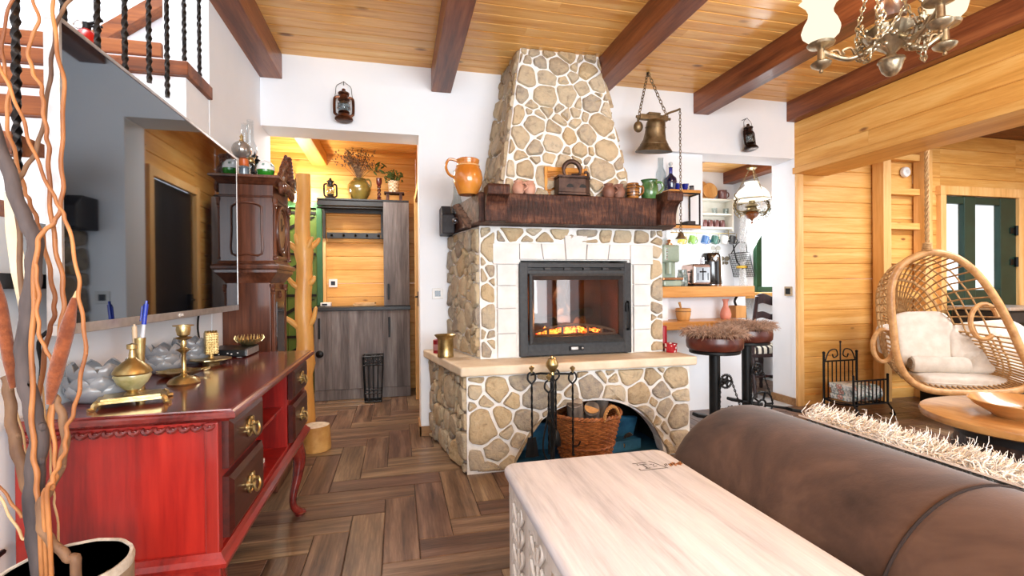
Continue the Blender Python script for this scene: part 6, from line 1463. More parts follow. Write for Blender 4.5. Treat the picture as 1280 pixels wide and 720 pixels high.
for u, col, nm in MUGC:
    p = at(u, 300, Y=YK - .10); zc = p.z; mm = pm('mug_' + nm.replace(' ', '_'), col, col, 5, .3, 0, 0, coat=.4); c = (p.x, YK - .10, zc - .055)
    t = thing('mug', nm + ' mug hanging by its handle from the rail under the cream rack', 'mug', c, 0, 'mugs hanging under the cream rack')
    T = Matrix.Translation((p.x - .01, YK - .10, zc)) @ Matrix.Rotation(.35, 4, 'Y') @ Matrix.Translation((0, 0, -.045))
    m = M(); m.lathe([(0, 0), (.036, 0), (.040, .006), (.042, .09), (.038, .09), (.035, .01), (0, .008)], (0, 0, 0), 20, T); m.build('cup', mm, t)
    m = M(); m.tube(spline([T @ V3((.040, 0, .075)), T @ V3((.068, 0, .07)), T @ V3((.068, 0, .03)), T @ V3((.040, 0, .02))], 5), .006, 7); m.build('handle', mm, t)
    m = M(); m.tube([T @ V3((.066, 0, .066)), V3((p.x + .05, YK - .10, kz0 - .052))], .003, 5); m.build('hook', BRASS, t)
BRD = wood('round_board', ('#b67c42', '#cd9757', '#dcab6c'), 'z', .5, 0, bump=.05)
zt = kz1 + .006
c = V3((at(881, 240, Y=YK - .06).x, YK - .06, zt)); 
for k, (dx, r, dy, lab) in enumerate(((-.03, .115, .025, 'larger round wooden board leaning on the wall on top of the cream rack'), (.06, .10, -.02, 'smaller round wooden board leaning in front of the larger one on the cream rack'))):
    m = M(); m.lathe([(0, -.008), (r - .004, -.008), (r, -.004), (r, .004), (r - .004, .008), (0, .008)], (0, 0, 0), 36, TR((c.x + dx, c.y + dy, zt + r + .001), (PI / 2 - .14, 0, 0))); m.thing('round_board', BRD, lab, 'board', 'round boards on the cream rack')
c = V3((at(903, 240, Y=YK - .08).x, YK - .08, zt)); t = thing('large_mug', 'dusty pink mug standing on top of the cream rack next to the round boards', 'mug', tuple(c))
m = M(); m.lathe([(0, 0), (.05, 0), (.052, .005), (.052, .11), (.047, .11), (.045, .01), (0, .01)], c, 22); m.build('cup', PKG, t); m = M(); m.tube(spline([c + V3((.05, 0, .09)), c + V3((.085, 0, .08)), c + V3((.085, 0, .04)), c + V3((.05, 0, .025))], 5), .007, 7); m.build('handle', PKG, t)
# kitchen worktop along the back wall
kw = thing('kitchen_counter', 'white kitchen base unit with an oak worktop along the back wall of the kitchen', 'cabinet', (2.6, 4.9, 0))
m = M(); m.box(1.52, 2.75, 4.66, 5.19, 0, .86); m.build('carcass', CREAM, kw); m = M(); m.box(1.51, 2.77, 4.63, 5.195, .861, .90); m.build('worktop', OAKS, kw, bevel=.004)
for k in range(2): m = M(); m.box(1.55 + k * .58, 1.55 + k * .58 + .56, 4.64, 4.658, .1, .85); d = m.build('door', CREAM, kw, bevel=.004); m = M(); m.ball((1.6 + k * .58, 4.63, .7), .014, 10, 6); m.build('knob', BRASS, d)
# butterflies and basket
BUT = pm('bronze_grey_paint', '#6f6655', '#8f846f', 12, .5, 0, 0)
for (u, v, mt, lab) in ((906, 326, BUT, 'bronze coloured butterfly ornament on the white wall below the black mug'), (895, 313, pm('pale_grey_paint', '#a9a79f', '#bdbbb3', 9, .5, 0, 0), 'pale butterfly ornament on the white wall under the mugs')):
    p = at(u, v, Y=YK - .01); m = M()
    for s in (-1, 1):
        for (a, b, r0) in ((.035, .028, .036), (.028, -.026, .027)):
            m.ball((p.x + s * a, YK - .0045, p.z + b), (r0, .004, r0 * .8), 10, 6, TR((0, 0, 0)))
    m.tube([(p.x, YK - .014, p.z - .04), (p.x, YK - .014, p.z + .035)], .005, 6); m.thing('butterfly_ornament', mt, lab, 'wall ornament', 'butterflies on the kitchen wall')
p = at(929, 326, X=4.06)
t = thing('wire_basket', 'dark wire mesh basket with a handle hanging on the wall beside the lace curtain', 'basket', (p.x, p.y, p.z - .2))
m = M(); yy = p.y
def bk_(a, b, d): return V3((4.09 - d, yy + a, p.z + b))
for k in range(15):
    a = -.17 + k * .34 / 14; m.tube([bk_(a, -.19, .02), bk_(a * 1.05, .10 - .04 * abs(a) / .17, .09)], .003, 4)
for k in range(13):
    b = -.19 + k * .28 / 12; m.tube([bk_(-.175, b, .02 + .07 * k / 12), bk_(.175, b, .02 + .07 * k / 12)], .003, 4)
m.tube([bk_(-.18, -.19, .02), bk_(-.18, .09, .09), bk_(0, .10, .09), bk_(.18, .09, .09), bk_(.18, -.19, .02)], .005, 5, True); m.build('mesh_body', pm('dark_zinc', '#2a2b2d', '#3c3d3f', 20, .6, .1, .1), t)
m = M(); m.tube(spline([bk_(-.14, .09, .09), bk_(-.08, .20, .06), bk_(.05, .22, .06), bk_(.14, .09, .09)], 6), .006, 6); m.tube(spline([bk_(-.05, -.1, .07), bk_(.05, 0, .08), bk_(.1, .2, .09)], 5), .008, 6); m.build('handle', BLACKM, t)
# lace curtain
g = N('lace_cloth'); tr = g.n('ShaderNodeBsdfTransparent'); df = g.n('ShaderNodeBsdfDiffuse'); tl = g.n('ShaderNodeBsdfTranslucent'); df.inputs[0].default_value = (.9, .9, .9, 1); tl.inputs[0].default_value = (.9, .9, .9, 1); a1 = g.n('ShaderNodeMixShader'); a1.inputs[0].default_value = .45; g.l(df.outputs[0], a1.inputs[1]); g.l(tl.outputs[0], a1.inputs[2]); a2 = g.n('ShaderNodeMixShader'); f = g.noise(g.coord((1, 1, 1)), 90, 2); g.l(g.ramp(f, [(.42, '#404040'), (.55, '#f0f0f0')]), a2.inputs[0]); g.l(tr.outputs[0], a2.inputs[1]); g.l(a1.outputs[0], a2.inputs[2]); g.l(a2.outputs[0], g.out.inputs[0])
cu = thing('lace_curtain', 'white lace curtain tied back with a yellow band beside the green kitchen window', 'curtain', (4.0, 4.7, .8))
m = M(); rows = []
for i in range(26):
    q = i / 25; z = 2.05 - 1.25 * q
    w = .62 * (1 - q / .6) ** 1.2 + .09 if q < .6 else .09 + .10 * ((q - .6) / .4)
    yc = 5.02 - .04 * 0 - w / 2
    rows.append([V3((4.03 + .022 * math.sin(j * 1.6 + i * .05) * (.5 + .5 * min(1, w / .3)), yc + w / 2 - w * j / 24, z)) for j in range(25)])
m.sheet(rows, True); m.build('cloth', g.m, cu)
m = M(); m.ring((4.03, 5.02 - .045, 2.05 - 1.25 * .6), .055, .016, 18, 7, sx=.8); m.build('tie_band', pm('mustard_cloth', '#c29a2a', '#dbb54a', 20, .8, 0, .1), cu)
m = M(); m.tube([(4.05, 4.25, 2.06), (4.05, 5.05, 2.06)], .008, 6); m.build('curtain_rod', BRASS, cu)
# hanging oil lamp of the dining corner
lc = at(940, 262, Y=4.2); lx, ly = lc.x, 4.2; lz = lc.z
hl = thing('hanging_lamp', 'antique hanging lamp with a glowing white glass shade and ornate metal frame', 'hanging lamp', (lx, ly, lz - .15))
m = M(); m.lathe([(.165, .10), (.170, .115), (.160, .15), (.125, .20), (.075, .235), (.062, .255), (.07, .28), (.066, .28), (.056, .255), (.07, .23), (.12, .193), (.152, .148), (.160, .115), (.158, .10)], (lx, ly, lz), 36, fr=lambda a, r, z: r * (1 + (.06 * math.sin(8 * a) if z > .27 else 0))); m.build('shade', emit('lit_milk_glass', '#fff2dc', 1.1), hl)
AMB = pm('amber_brown_enamel', '#5a2c10', '#8a4a1e', 8, .2, 0, 0, coat=.6); OBR = pm('antique_brass', '#5f5138', '#8f7e5c', 14, .35, .9, .2, bscale=60)
m = M(); m.lathe([(0, -.15), (.008, -.145), (.012, -.125), (.004, -.12), (.02, -.10), (.055, -.085), (.075, -.05), (.06, -.025), (.03, -.02), (0, -.02)], (lx, ly, lz), 22); m.build('font', AMB, hl)
m = M(); m.lathe([(.066, -.026), (.085, -.02), (.087, -.012), (.05, .0), (.045, .02), (.07, .03), (.05, .05), (.03, .06), (.03, .09), (0, .09)], (lx, ly, lz), 22); m.build('burner', OBR, hl)
m = M(); m.ring((lx, ly, lz + .10), .168, .006, 36, 6); m.build('shade_ring', OBR, hl)
for s in (-1, 1):
    m = M()
    for k in range(3):
        yy = ly
        m.tube(spline([(lx + s * .07, yy, lz - .04 + .01 * k), (lx + s * (.13 + .012 * k), yy, lz - .06 + .02 * k), (lx + s * (.19 + .006 * k), yy, lz - .0 + .01 * k), (lx + s * .20, yy, lz + .06), (lx + s * .175, yy, lz + .105)], 6), .0065, 6)
    for k in range(7): a = -1.2 + 2.2 * k / 6; m.ring((lx + s * (.12 + .085 * math.cos(a)), ly, lz + .02 + .095 * math.sin(a)), .018, .0045, 12, 5, axis='y')
    m.tube(spline([(lx + s * .18, ly, lz + .10), (lx + s * .205, ly, lz + .14), (lx + s * .185, ly, lz + .16)], 4), .006, 6); m.build('scroll_arm', OBR, hl)
for k in range(3):
    a = 2 * PI * k / 3 + .5; m = M(); m.chain([(lx + .168 * math.cos(a), ly + .168 * math.sin(a), lz + .11), (lx + .02 * math.cos(a), ly + .02 * math.sin(a), lz + .42)], .022, .0022); m.build('chain', OBR, hl)
m = M(); m.lathe([(0, .40), (.03, .405), (.05, .42), (.05, .43), (0, .435)], (lx, ly, lz), 20); m.tube([(lx, ly, lz + .43), (lx, ly, 2.48)], .006, 6); m.build('canopy', OBR, hl)
point('hanging_lamp_light', (lx, ly, lz + .16), 6, .08, (1, .92, .78))
# ------------------------------------------------------------------ dining chairs
CHW = wood('dark_chair_wood', ('#17090a', '#2b1312', '#3d1c19'), 'z', .35, .05, coat=.3)
g = N('striped_cushion'); wv = g.n('ShaderNodeTexWave'); g.l(g.coord((1, 1, 1)), wv.inputs['Vector']); wv.inputs['Scale'].default_value = 5.5; wv.bands_direction = 'X'; g.pr(g.ramp(wv.outputs['Fac'], [(.55, '#e4dfd0'), (.68, '#2c2526')]), .85); STRP = g.m
def chair(loc, rz, label, first=None):
    t = thing('dining_chair', label, 'chair', loc, rz, 'dining chairs beyond the bar')
    for sx in (-1, 1):
        m = M(); m.lathe([(.016, 0), (.02, .03), (.014, .06), (.026, .12), (.016, .16), (.024, .20), (.028, .30), (.022, .34), (.026, .43), (0, .43)], (sx * .19, -.19, 0), 12); m.build('leg', CHW, t, world=False)
        m = M(); m.tube(spline([(sx * .18, .22, 0), (sx * .18, .19, .25), (sx * .18, .18, .45), (sx * .18, .20, .70), (sx * .18, .25, .98)], 5), [.019] * 21, 8); m.build('leg', CHW, t, world=False)
        m = M(); m.tube([(sx * .19, -.18, .14), (sx * .18, .2, .14)], .011, 7); m.build('stretcher', CHW, t, world=False)
    for y, z in ((.2, .2), (-.19, .22)): M().tube([(-.18, y, z), (.18, y, z)], .011, 7).build('cross_stretcher', CHW, t, world=False)
    m = M(); m.box(-.22, .22, -.22, .21, .385, .42); m.build('seat_frame', CHW, t, bevel=.008, world=False)
    m = M(); m.ball((0, -.01, .44), (.225, .215, .06), 28, 10, e=.45); m.build('cushion', STRP, t, world=False)
    for z0, hh in ((.62, .06), (.76, .06), (.90, .09)):
        m = M(); n = 20; y = .19 + (z0 - .5) * .10; top = [(-.17 + .34 * k / n, z0 + hh + .016 * math.sin(2 * PI * k / n * 1.5)) for k in range(n + 1)]; bot = [(-.17 + .34 * k / n, z0 + .012 * math.sin(2 * PI * k / n * 1.5)) for k in range(n, -1, -1)]
        m.prism(top + bot, 'y', y - .01, y + .012); m.build('back_slat', CHW, t, bevel=.002, world=False)
    return t
c = at(953, 470, Z=.0); c1 = chair((3.53, 4.15, 0), 3.08, 'dark wooden dining chair with a striped cushion standing just past the white pillar')
ch2 = dup(c1, (3.86, 4.86, 0), -.3, 'dark wooden dining chair with a striped cushion close to the kitchen window')
ch3 = dup(c1, (3.08, 4.55, 0), 1.5, 'dark wooden dining chair mostly hidden behind the fur-topped stools')
# ------------------------------------------------------------------ fur topped stools built from bicycle parts
LEA = pm('oxblood_leather', '#33140e', '#612a1e', 9, .35, 0, .15, bscale=80, coat=.2)
FURB = pm('brown_fur', '#8a6a56', '#c4a690', 60, .9, 0, 0, isl=.5, lo=.3, hi=.7)
def fur_locks(m, pts, R, length, r, seg=5, gravity=.6, curl=0):
    """pts: (pos, normal) list"""
    for p, n in pts:
        L = length * R.uniform(.7, 1.25); d = (V3(n) + V3((R.gauss(0, .35), R.gauss(0, .35), R.gauss(0, .2)))).normalized(); q = V3(p); P = [q.copy()]; ph = R.uniform(0, 6)
        for i in range(seg):
            d = (d + V3((0, 0, -gravity / seg)) + (V3((math.cos(ph + i * 1.7), math.sin(ph + i * 1.7), math.sin(ph + i))) * curl)).normalized(); q = q + d * (L / seg); P.append(q.copy())
        m.tube(P, [r * (1 - .85 * i / seg) for i in range(seg + 1)], 3)
def stool(c, h, label, seedn, crank=1):
    t = thing('bar_stool', label, 'stool', (c[0], c[1], 0), 0, 'bicycle part bar stools'); x, y = c; R = random.Random(seedn)
    m = M(); m.lathe([(0, h - .115), (.168, h - .115), (.182, h - .10), (.185, h - .06), (.18, h - .03), (.155, h - .012), (0, h - .008)], (x, y, 0), 32); m.build('seat', LEA, t)
    m = M()
    m.lathe([(0, h - .014), (.174, h - .016), (.15, h), (0, h + .008)], (x, y, 0), 28)
    pts = []
    for k in range(1900):
        a, r = R.uniform(0, 2 * PI), .183 * math.sqrt(R.random()); pts.append(((x + r * math.cos(a), y + r * math.sin(a), h - .005), (math.cos(a) * (r * 4), math.sin(a) * (r * 4), 1.0)))
    fur_locks(m, pts, R, .062, .0034, 5, 1.5, .3); m.build('fur_cover', FURB, t)['kind'] = 'stuff'
    m = M(); m.lathe([(0, h - .14), (.16, h - .14), (.165, h - .135), (.165, h - .12), (0, h - .118)], (x, y, 0), 28); m.build('seat_plate', BLACKM, t)
    m = M(); m.tube([(x, y, .02), (x, y, h - .14)], .036, 14); m.build('post', BLACKM, t)
    m = M(); m.lathe([(0, 0), (.17, 0), (.175, .012), (.06, .03), (.04, .05), (0, .05)], (x, y, 0), 28); m.build('base', BLACKM, t)
    # chain wheels, chain, cranks and pedals
    for nm, (dx, z, r) in (('sprocket', (.055, h - .33, .042)), ('chain_ring', (.10, .17, .095))):
        m = M(); xx = x + dx; m.ring((xx, y - .045, z), r, .006, 40, 6, axis='y'); m.ring((xx, y - .045, z), r * .35, .008, 16, 6, axis='y')
        for k in range(24): a = 2 * PI * k / 24; m.cbox((xx + (r + .006) * math.cos(a), y - .045, z + (r + .006) * math.sin(a)), (.008, .004, .007), (0, -a, 0))
        for k in range(5): a = 2 * PI * k / 5; m.tube([(xx + r * .3 * math.cos(a), y - .045, z + r * .3 * math.sin(a)), (xx + r * math.cos(a), y - .045, z + r * math.sin(a))], .008, 5)
        m.tube([(x, y, z), (xx, y - .05, z)], .014, 8); m.build(nm, BLACKM, t)
    m = M(); a_ = V3((x + .055, y - .045, h - .33)); b_ = V3((x + .10, y - .045, .17))
    for s in (-1, 1): m.chain([a_ + V3((s * .044, 0, 0)), b_ + V3((s * .10, 0, 0))], .020, .0035, .5, 6)
    m.build('chain', BLACKM, t)
    for s in (-1, 1):
        m = M(); q = V3((x + .10, y - .045 - .03 * s, .17)); e = q + V3((.17 * s * crank, -.02, -.03 * s)); m.tube([q, e], .010, 7); m.tube([e, e + V3((0, -.05 * s, 0))], .006, 6); cr = m.build('crank', BLACKM, t)
        m = M(); m.cbox(e + V3((.02 * s, -.06 * s, 0)), (.10, .065, .024), (0, .2, 0)); m.build('pedal', BLACKM, cr, bevel=.006)
s1 = at(893, 423, t=3.28); stool((s1.x, s1.y), .77, 'brown fur topped leather stool standing next to the hearth shelf', 1)
s2 = at(933, 415, t=3.72); stool((s2.x, s2.y), .775, 'brown fur topped leather stool standing nearest the white pillar', 2)
# ================================================================== SITTING CORNER
# ladder of pine on the wall
ld = thing('wooden_ladder', 'pine ladder with square rungs standing flat against the pine wall behind the hanging chair', 'ladder', (4.75, 3.57, 0))
for u in (1103, 1154.5):
    x = at(u, 300, Y=3.54).x; m = M(); m.box(x - .045, x + .045, 3.49, 3.60, 0, 2.50); m.build('rail', PINE_Z, ld, bevel=.004)
xa, xb = at(1103, 300, Y=3.54).x + .046, at(1154.5, 300, Y=3.54).x - .046
for k in range(7): z = .30 + k * .325; m = M(); m.box(xa, xb, 3.535, 3.60, z, z + .06); m.build('rung', PINE_W, ld, bevel=.004)
p = at(1130, 215.5, Y=3.61); t = thing('smoke_detector', 'round white detector fixed high on the pine wall between the ladder rails', 'detector', tuple(p))
m = M(); m.lathe([(.05, 0), (.052, .012), (.045, .028), (.03, .034), (0, .036)], (0, 0, 0), 28, TR(p, (PI / 2, 0, 0))); m.build('housing', SW, t)
m = M(); m.lathe([(.02, .033), (.02, .038), (0, .039)], (0, 0, 0), 16, TR(p, (PI / 2, 0, 0))); m.build('sensor', pm('light_grey_plastic', '#c2c2c0', '#cfcfcd', 8, .5, 0, 0), t)
plate(at(1144, 225, Y=3.618), (0, -1, 0), .085, .085, 'beige socket with a dark centre high on the pine wall beside the round detector', 'switch', 'wall_socket', pm('beige_socket', '#b89a78', '#c9ac8a', 8, .4, 0, 0), .55, BLACKM)
# magazine rack
MX, MY = 4.02, 3.28
mr = thing('magazine_rack', 'black wrought iron magazine rack with scrolled top standing by the pine wall', 'magazine rack', (MX, MY, 0))
e1, e2 = at(1030, 500, Y=3.42), at(1071, 500, Y=3.42)
bx0, bx1, byk = e1.x, e2.x, 3.42
fy = byk - .26
def scroll(c, r, s):
    return [(c[0] + s * r * (1 - k / 26) * math.cos(2.4 + k * .33), c[1], c[2] + r * (1 - k / 26) * math.sin(2.4 + k * .33)) for k in range(20)]
m = M(); z0, z1 = .10, .46
for x in (bx0, bx1): m.tube([(x, byk, 0), (x, byk, z1 + .03)], .010, 7); m.ball((x, byk, z1 + .035), .013, 8, 6)
m.tube([(bx0, byk, z1 - .04), (bx1, byk, z1 - .04)], .007, 6); m.tube([(bx0, byk, z0), (bx1, byk, z0)], .007, 6)
for k in range(1, 8): x = bx0 + (bx1 - bx0) * k / 8; m.tube([(x, byk, z0), (x, byk, z1 - .04)], .005, 5)
mx_ = (bx0 + bx1) / 2; m.tube([(mx_, byk, z1 - .04), (mx_, byk, z1 + .12)], .006, 6); m.ball((mx_, byk, z1 + .125), .010, 8, 6)
for s in (-1, 1): m.tube(spline([(mx_ + s * .16, byk, z1 - .035), (mx_ + s * .12, byk, z1 + .045), (mx_ + s * .05, byk, z1 + .06), (mx_ + s * .03, byk, z1 + .01), (mx_ + s * .07, byk, z1 - .01), (mx_ + s * .085, byk, z1 + .02)], 5), .0055, 6)
m.build('back_rail', BLACKM, mr)
m = M(); fx0, fx1 = bx0 + .02, bx1 + .02
for x in (fx0, fx1): m.tube([(x, fy, .09), (x, fy, .33)], .009, 7); m.ball((x, fy, .335), .011, 8, 6)
for z in (.10, .295): m.tube([(fx0, fy, z), (fx1, fy, z)], .007, 6)
for k in range(1, 9): x = fx0 + (fx1 - fx0) * k / 9; m.tube([(x, fy, .10), (x, fy, .295)], .005, 5)
m.build('front_rail', BLACKM, mr)
m = M()
for a, b in ((bx0, fx0), (bx1, fx1)):
    m.tube(spline([(a, byk, .10), ((a + b) / 2, (byk + fy) / 2, .08), (b, fy, .10)], 5), .007, 6)
    m.tube(spline([(b, fy, .10), (b + .01, fy - .03, .05), (b + .0, fy - .06, .012), (b, fy - .02, .02)], 5), .008, 6)
for k in range(5): m.tube([(bx0 + (bx1 - bx0) * k / 4, byk, .10), (fx0 + (fx1 - fx0) * k / 4, fy, .10)], .005, 5)
m.build('bottom_frame', BLACKM, mr)
g = N('printed_magazine'); vo = g.n('ShaderNodeTexVoronoi'); g.l(g.coord((1, 1, 1)), vo.inputs['Vector']); vo.inputs['Scale'].default_value = 26; geo = g.n('ShaderNodeNewGeometry')
c_ = g.ramp(g.math('FRACT', g.math('ADD', vo.outputs['Color'], geo.outputs['Random Per Island'])) if False else g.noise(g.coord((1, 1, 1)), 17, 3), [(.30, '#3f5560'), (.42, '#d9dedd'), (.5, '#e4e2da'), (.57, '#5f9a9e'), (.63, '#b5674e'), (.7, '#e9e9e6')]); g.pr(c_, .4, 0, None, .2); MAG = g.m
cxm_ = (bx0 + bx1) / 2
for k, (dz, rot, dx, lab) in enumerate(((.115, .0, 0, 'folded magazine lying lowest in the iron rack'), (.16, .06, .01, 'folded magazine in the middle of the stack in the iron rack'), (.205, -.05, -.01, 'pale magazine lying on top of the stack at the back of the iron rack'))):
    m = M(); w = (bx1 - bx0) / 2 - .03; n = 10
    pr = [(byk - .20 + .17 * math.cos(a) * .12, dz + .02 + .02 * math.sin(a)) for a in [PI / 2 + PI * q / n for q in range(n + 1)]]
    m.prism(pr + [(byk - .03, dz), (byk - .03, dz + .04)], 'x', cxm_ - w + dx, cxm_ + w + dx); m.thing('magazine', MAG, lab, 'magazine', 'magazines in the iron rack')
for k, (dx, lab) in enumerate(((-.08, 'rolled magazine standing at the front of the rack by its scrolled end'), (.07, 'rolled blue magazine standing at the front of the rack nearest the hanging chair'))):
    m = M(); m.tube([(cxm_ + dx - .05, fy + .06, .175), (cxm_ + dx + .08, fy + .06, .18)], .058, 18, flat=1.1); m.thing('rolled_magazine', MAG, lab, 'magazine', 'magazines in the iron rack')
# things behind the hanging chair
DKG = pm('dark_grey_steel', '#232427', '#303236', 8, .4, .3, .05)
t = thing('pellet_stove', 'dark freestanding stove with a black glazed front beside the green door', 'stove', (5.45, 3.25, 0))
m = M(); m.box(5.15, 5.75, 3.05, 3.50, .06, .84); m.build('body', DKG, t, bevel=.02); m = M(); m.box(5.13, 5.77, 3.03, 3.52, .841, .875); m.build('top', SILVER, t, bevel=.01); m = M(); m.box(5.22, 5.68, 3.035, 3.0495, .30, .74); m.build('glass_door', BLACKM, t, bevel=.004)
for x in (5.22, 5.64): m = M(); m.box(x, x + .05, 3.1, 3.45, 0, .06); m.build('leg', BLACKM, t)
t = thing('floor_box', 'low black box standing on the floor underneath the hanging chair', 'box', (4.30, 3.30, 0))
m = M(); c = at(1184, 492, Y=3.3); m.box(c.x - .16, c.x + .16, 3.2, 3.42, .0, .20); m.build('body', BLACKM, t, bevel=.01); m = M(); m.box(c.x - .165, c.x + .165, 3.195, 3.425, .201, .222); m.build('lid', DKG, t, bevel=.004)
# ------------------------------------------------------------------ hanging chair
RAT = pm('rattan_cane', '#b07a44', '#d3a066', 22, .5, 0, .2, coat=.15, bscale=60)
CORD = pm('woven_cord', '#a67c4c', '#c49a66', 40, .75, 0, .3)
CUSH = pm('cream_cushion_cloth', '#cfc3b4', '#ded4c7', 14, .9, 0, .25, bscale=180, sheen=.2)
HC = V3((3.93, 2.72, 0)); HN = V3((-.506, -.863, 0)).normalized()
hc = thing('hanging_chair', 'wide rattan egg chair hanging from a rope in front of the ladder', 'hanging chair', (HC.x + .2, HC.y + .3, .22))
LP_ = [(1159, 316), (1180, 317), (1200, 325), (1222, 343), (1243, 371), (1261, 404), (1276, 437), (1287, 462), (1286, 480), (1272, 488), (1240, 491), (1205, 491), (1170, 489), (1147, 482), (1131, 468), (1121, 445), (1117, 415), (1114, 385), (1114, 360), (1120, 341), (1134, 326)]
LOOP = [atp(u, v, HC, HN) for u, v in LP_]
loop_s = spline(LOOP, 5, True)
m = M(); m.tube(loop_s, .026, 12, True); m.build('front_hoop', RAT, hc)
C0 = sum(LOOP, V3()) / len(LOOP); C0.z -= .03
DEP = .74
def shell(P, rho):  # rho 1 at the hoop, 0 at the back
    q = C0 + (P - C0) * rho
    bulge = math.sqrt(max(0, 1 - rho ** 2.2))
    return q - HN * DEP * bulge
NL = len(loop_s)
m = M()   # radial cords
for k in range(0, NL, 2):
    m.tube([shell(loop_s[k], 1 - .93 * j / 9) for j in range(10)], .0065, 5)
m.build('radial_cords', CORD, hc)
m = M()
for j in range(1, 12):
    rho = 1 - (j / 12.3) ** 1.2
    m.tube([shell(loop_s[k], rho) + V3((0, 0, .004 * math.sin(k * 1.05))) for k in range(NL)], .0065 if j not in (5,) else .013, 6, True)
m.build('ring_cords', CORD, hc)
m = M()   # denser basket weave in the lower half
for j in range(1, 15):
    rho = 1 - (j / 15.5) ** 1.3
    seg = [k for k in range(NL) if loop_s[k].z < C0.z - .02]
    m.tube([shell(loop_s[k], rho) - HN * (.006 * math.sin(k * 1.57 + j * 3.14)) for k in seg], .008, 5)
for k in [k for k in range(NL) if loop_s[k].z < C0.z - .02]: m.tube([shell(loop_s[k], 1 - .9 * j / 7) for j in range(8)], .007, 5)
m.build('lower_weave', CORD, hc)
for cu_, cv_, ru, rv in ((1104, 432, 13, 20), (1230, 402, 17, 22)):
    m = M(); P = [atp(cu_ + ru * math.cos(a), cv_ + rv * math.sin(a), HC - HN * (.10 if cu_ < 1200 else .16), HN) for a in [2 * PI * k / 22 for k in range(22)]]; m.tube(P[3:] if cu_ > 1200 else P, .017, 8, cu_ < 1200); m.build('arm_hole_ring', RAT, hc)
top = shell(loop_s[0], 1) 
rp0 = LOOP[0] + V3((0, 0, .02))
t = thing('hanging_rope', 'twisted tan rope holding up the rattan chair', 'rope', tuple(rp0))
m = M()
for ph in (0, 2.1, 4.2): m.tube([rp0 + V3((.008 * math.cos(k * .55 + ph), .008 * math.sin(k * .55 + ph), .0 + (2.555 - rp0.z) * k / 110)) for k in range(111)], .0085, 5)
m.build('twisted_strand', CORD, t)
m = M()
for k in range(4): m.ring(rp0 + V3((0, 0, .004 + .014 * k)), .026 - .002 * k, .009, 14, 6)
m.build('knot', CORD, t)
def pil(c, r, rot, label, name='cushion', e=.42, buttons=0, mat=CUSH, sag=.0):
    t = thing(name, label, 'cushion', tuple(c - V3((0, 0, r[2] * .8))), 0); T = TR(c, rot)
    def f(a, p): return 1 + .02 * math.sin(5 * a + 1) * math.cos(p)
    m = M(); m.ball((0, 0, 0), r, 40, 22, T, e, f)
    if buttons:
        Ti = T.inverted(); vs = []
        for q in m.v:
            l = Ti @ V3(q)
            for bx_ in (-.55, 0, .55):
                for by_ in (-.5, .1, .65):
                    d = math.hypot(l.x / r[0] - bx_, (l.y / r[1] - by_)); l.z *= 1 - .55 * math.exp(-(d / .20) ** 2)
            vs.append(tuple(T @ l))
        m.v = vs
    m.build('cover', mat, t)
    m = M(); pts = []
    for k in range(48):
        a = 2 * PI * k / 48; sg = lambda x: math.copysign(abs(x) ** e, x); pts.append(T @ V3((r[0] * 1.0 * sg(math.cos(a)) * f(a, 0), r[1] * sg(math.sin(a)) * f(a, 0), 0)))
    m.tube(pts, .005, 5, True); m.build('piping', mat, t); return t
HB = -HN; HS = V3((-HN.y, HN.x, 0)) * -1     # into the shell; sideways (to the camera's right)
if HS.dot(V3((1, 0, 0))) < 0: HS = -HS
yaw_h = math.atan2(HS.y, HS.x)
def hp(u, v, d): return atp(u, v, HC + HB * d, HN)
pil(hp(1203, 474, .38), (.36, .25, .060), (0, 0, yaw_h), 'flat cream seat cushion filling the bottom of the rattan chair')
pil(hp(1155, 425, .52), (.21, .24, .06), (PI / 2 - .30, 0, yaw_h), 'plain cream back cushion standing upright in the middle of the rattan chair')
pil(hp(1234, 436, .42), (.24, .22, .085), (PI / 2 - .42, -.12, yaw_h - .35), 'tufted cream cushion slumped in the corner of the rattan chair nearest the green door', buttons=1)
pil(hp(1109, 424, .42), (.08, .12, .06), (PI / 2 - .1, 0, yaw_h + .9), 'small cream cushion squeezed against the arm hole on the ladder side of the rattan chair')
c = hp(1174, 456, .34); t = thing('bolster', 'rolled cream bolster with a spiral end lying on the seat of the rattan chair', 'cushion', tuple(c - V3((0, 0, .06))))
m = M(); m.tube([c - HS * .19, c - HS * .185, c - HS * .17, c + HS * .17, c + HS * .185, c + HS * .19], [.05, .06, .066, .066, .06, .05], 24); m.build('cover', CUSH, t)
m = M(); e = c - HS * .192
m.tube([e + (V3((0, 0, 1)) * math.sin(k * .42) + HN * math.cos(k * .42)) * (.052 - .052 * k / 46) for k in range(44)], .0055, 6); m.build('spiral_piping', pm('taupe_piping', '#8f8172', '#a39585', 10, .9, 0, 0), t)
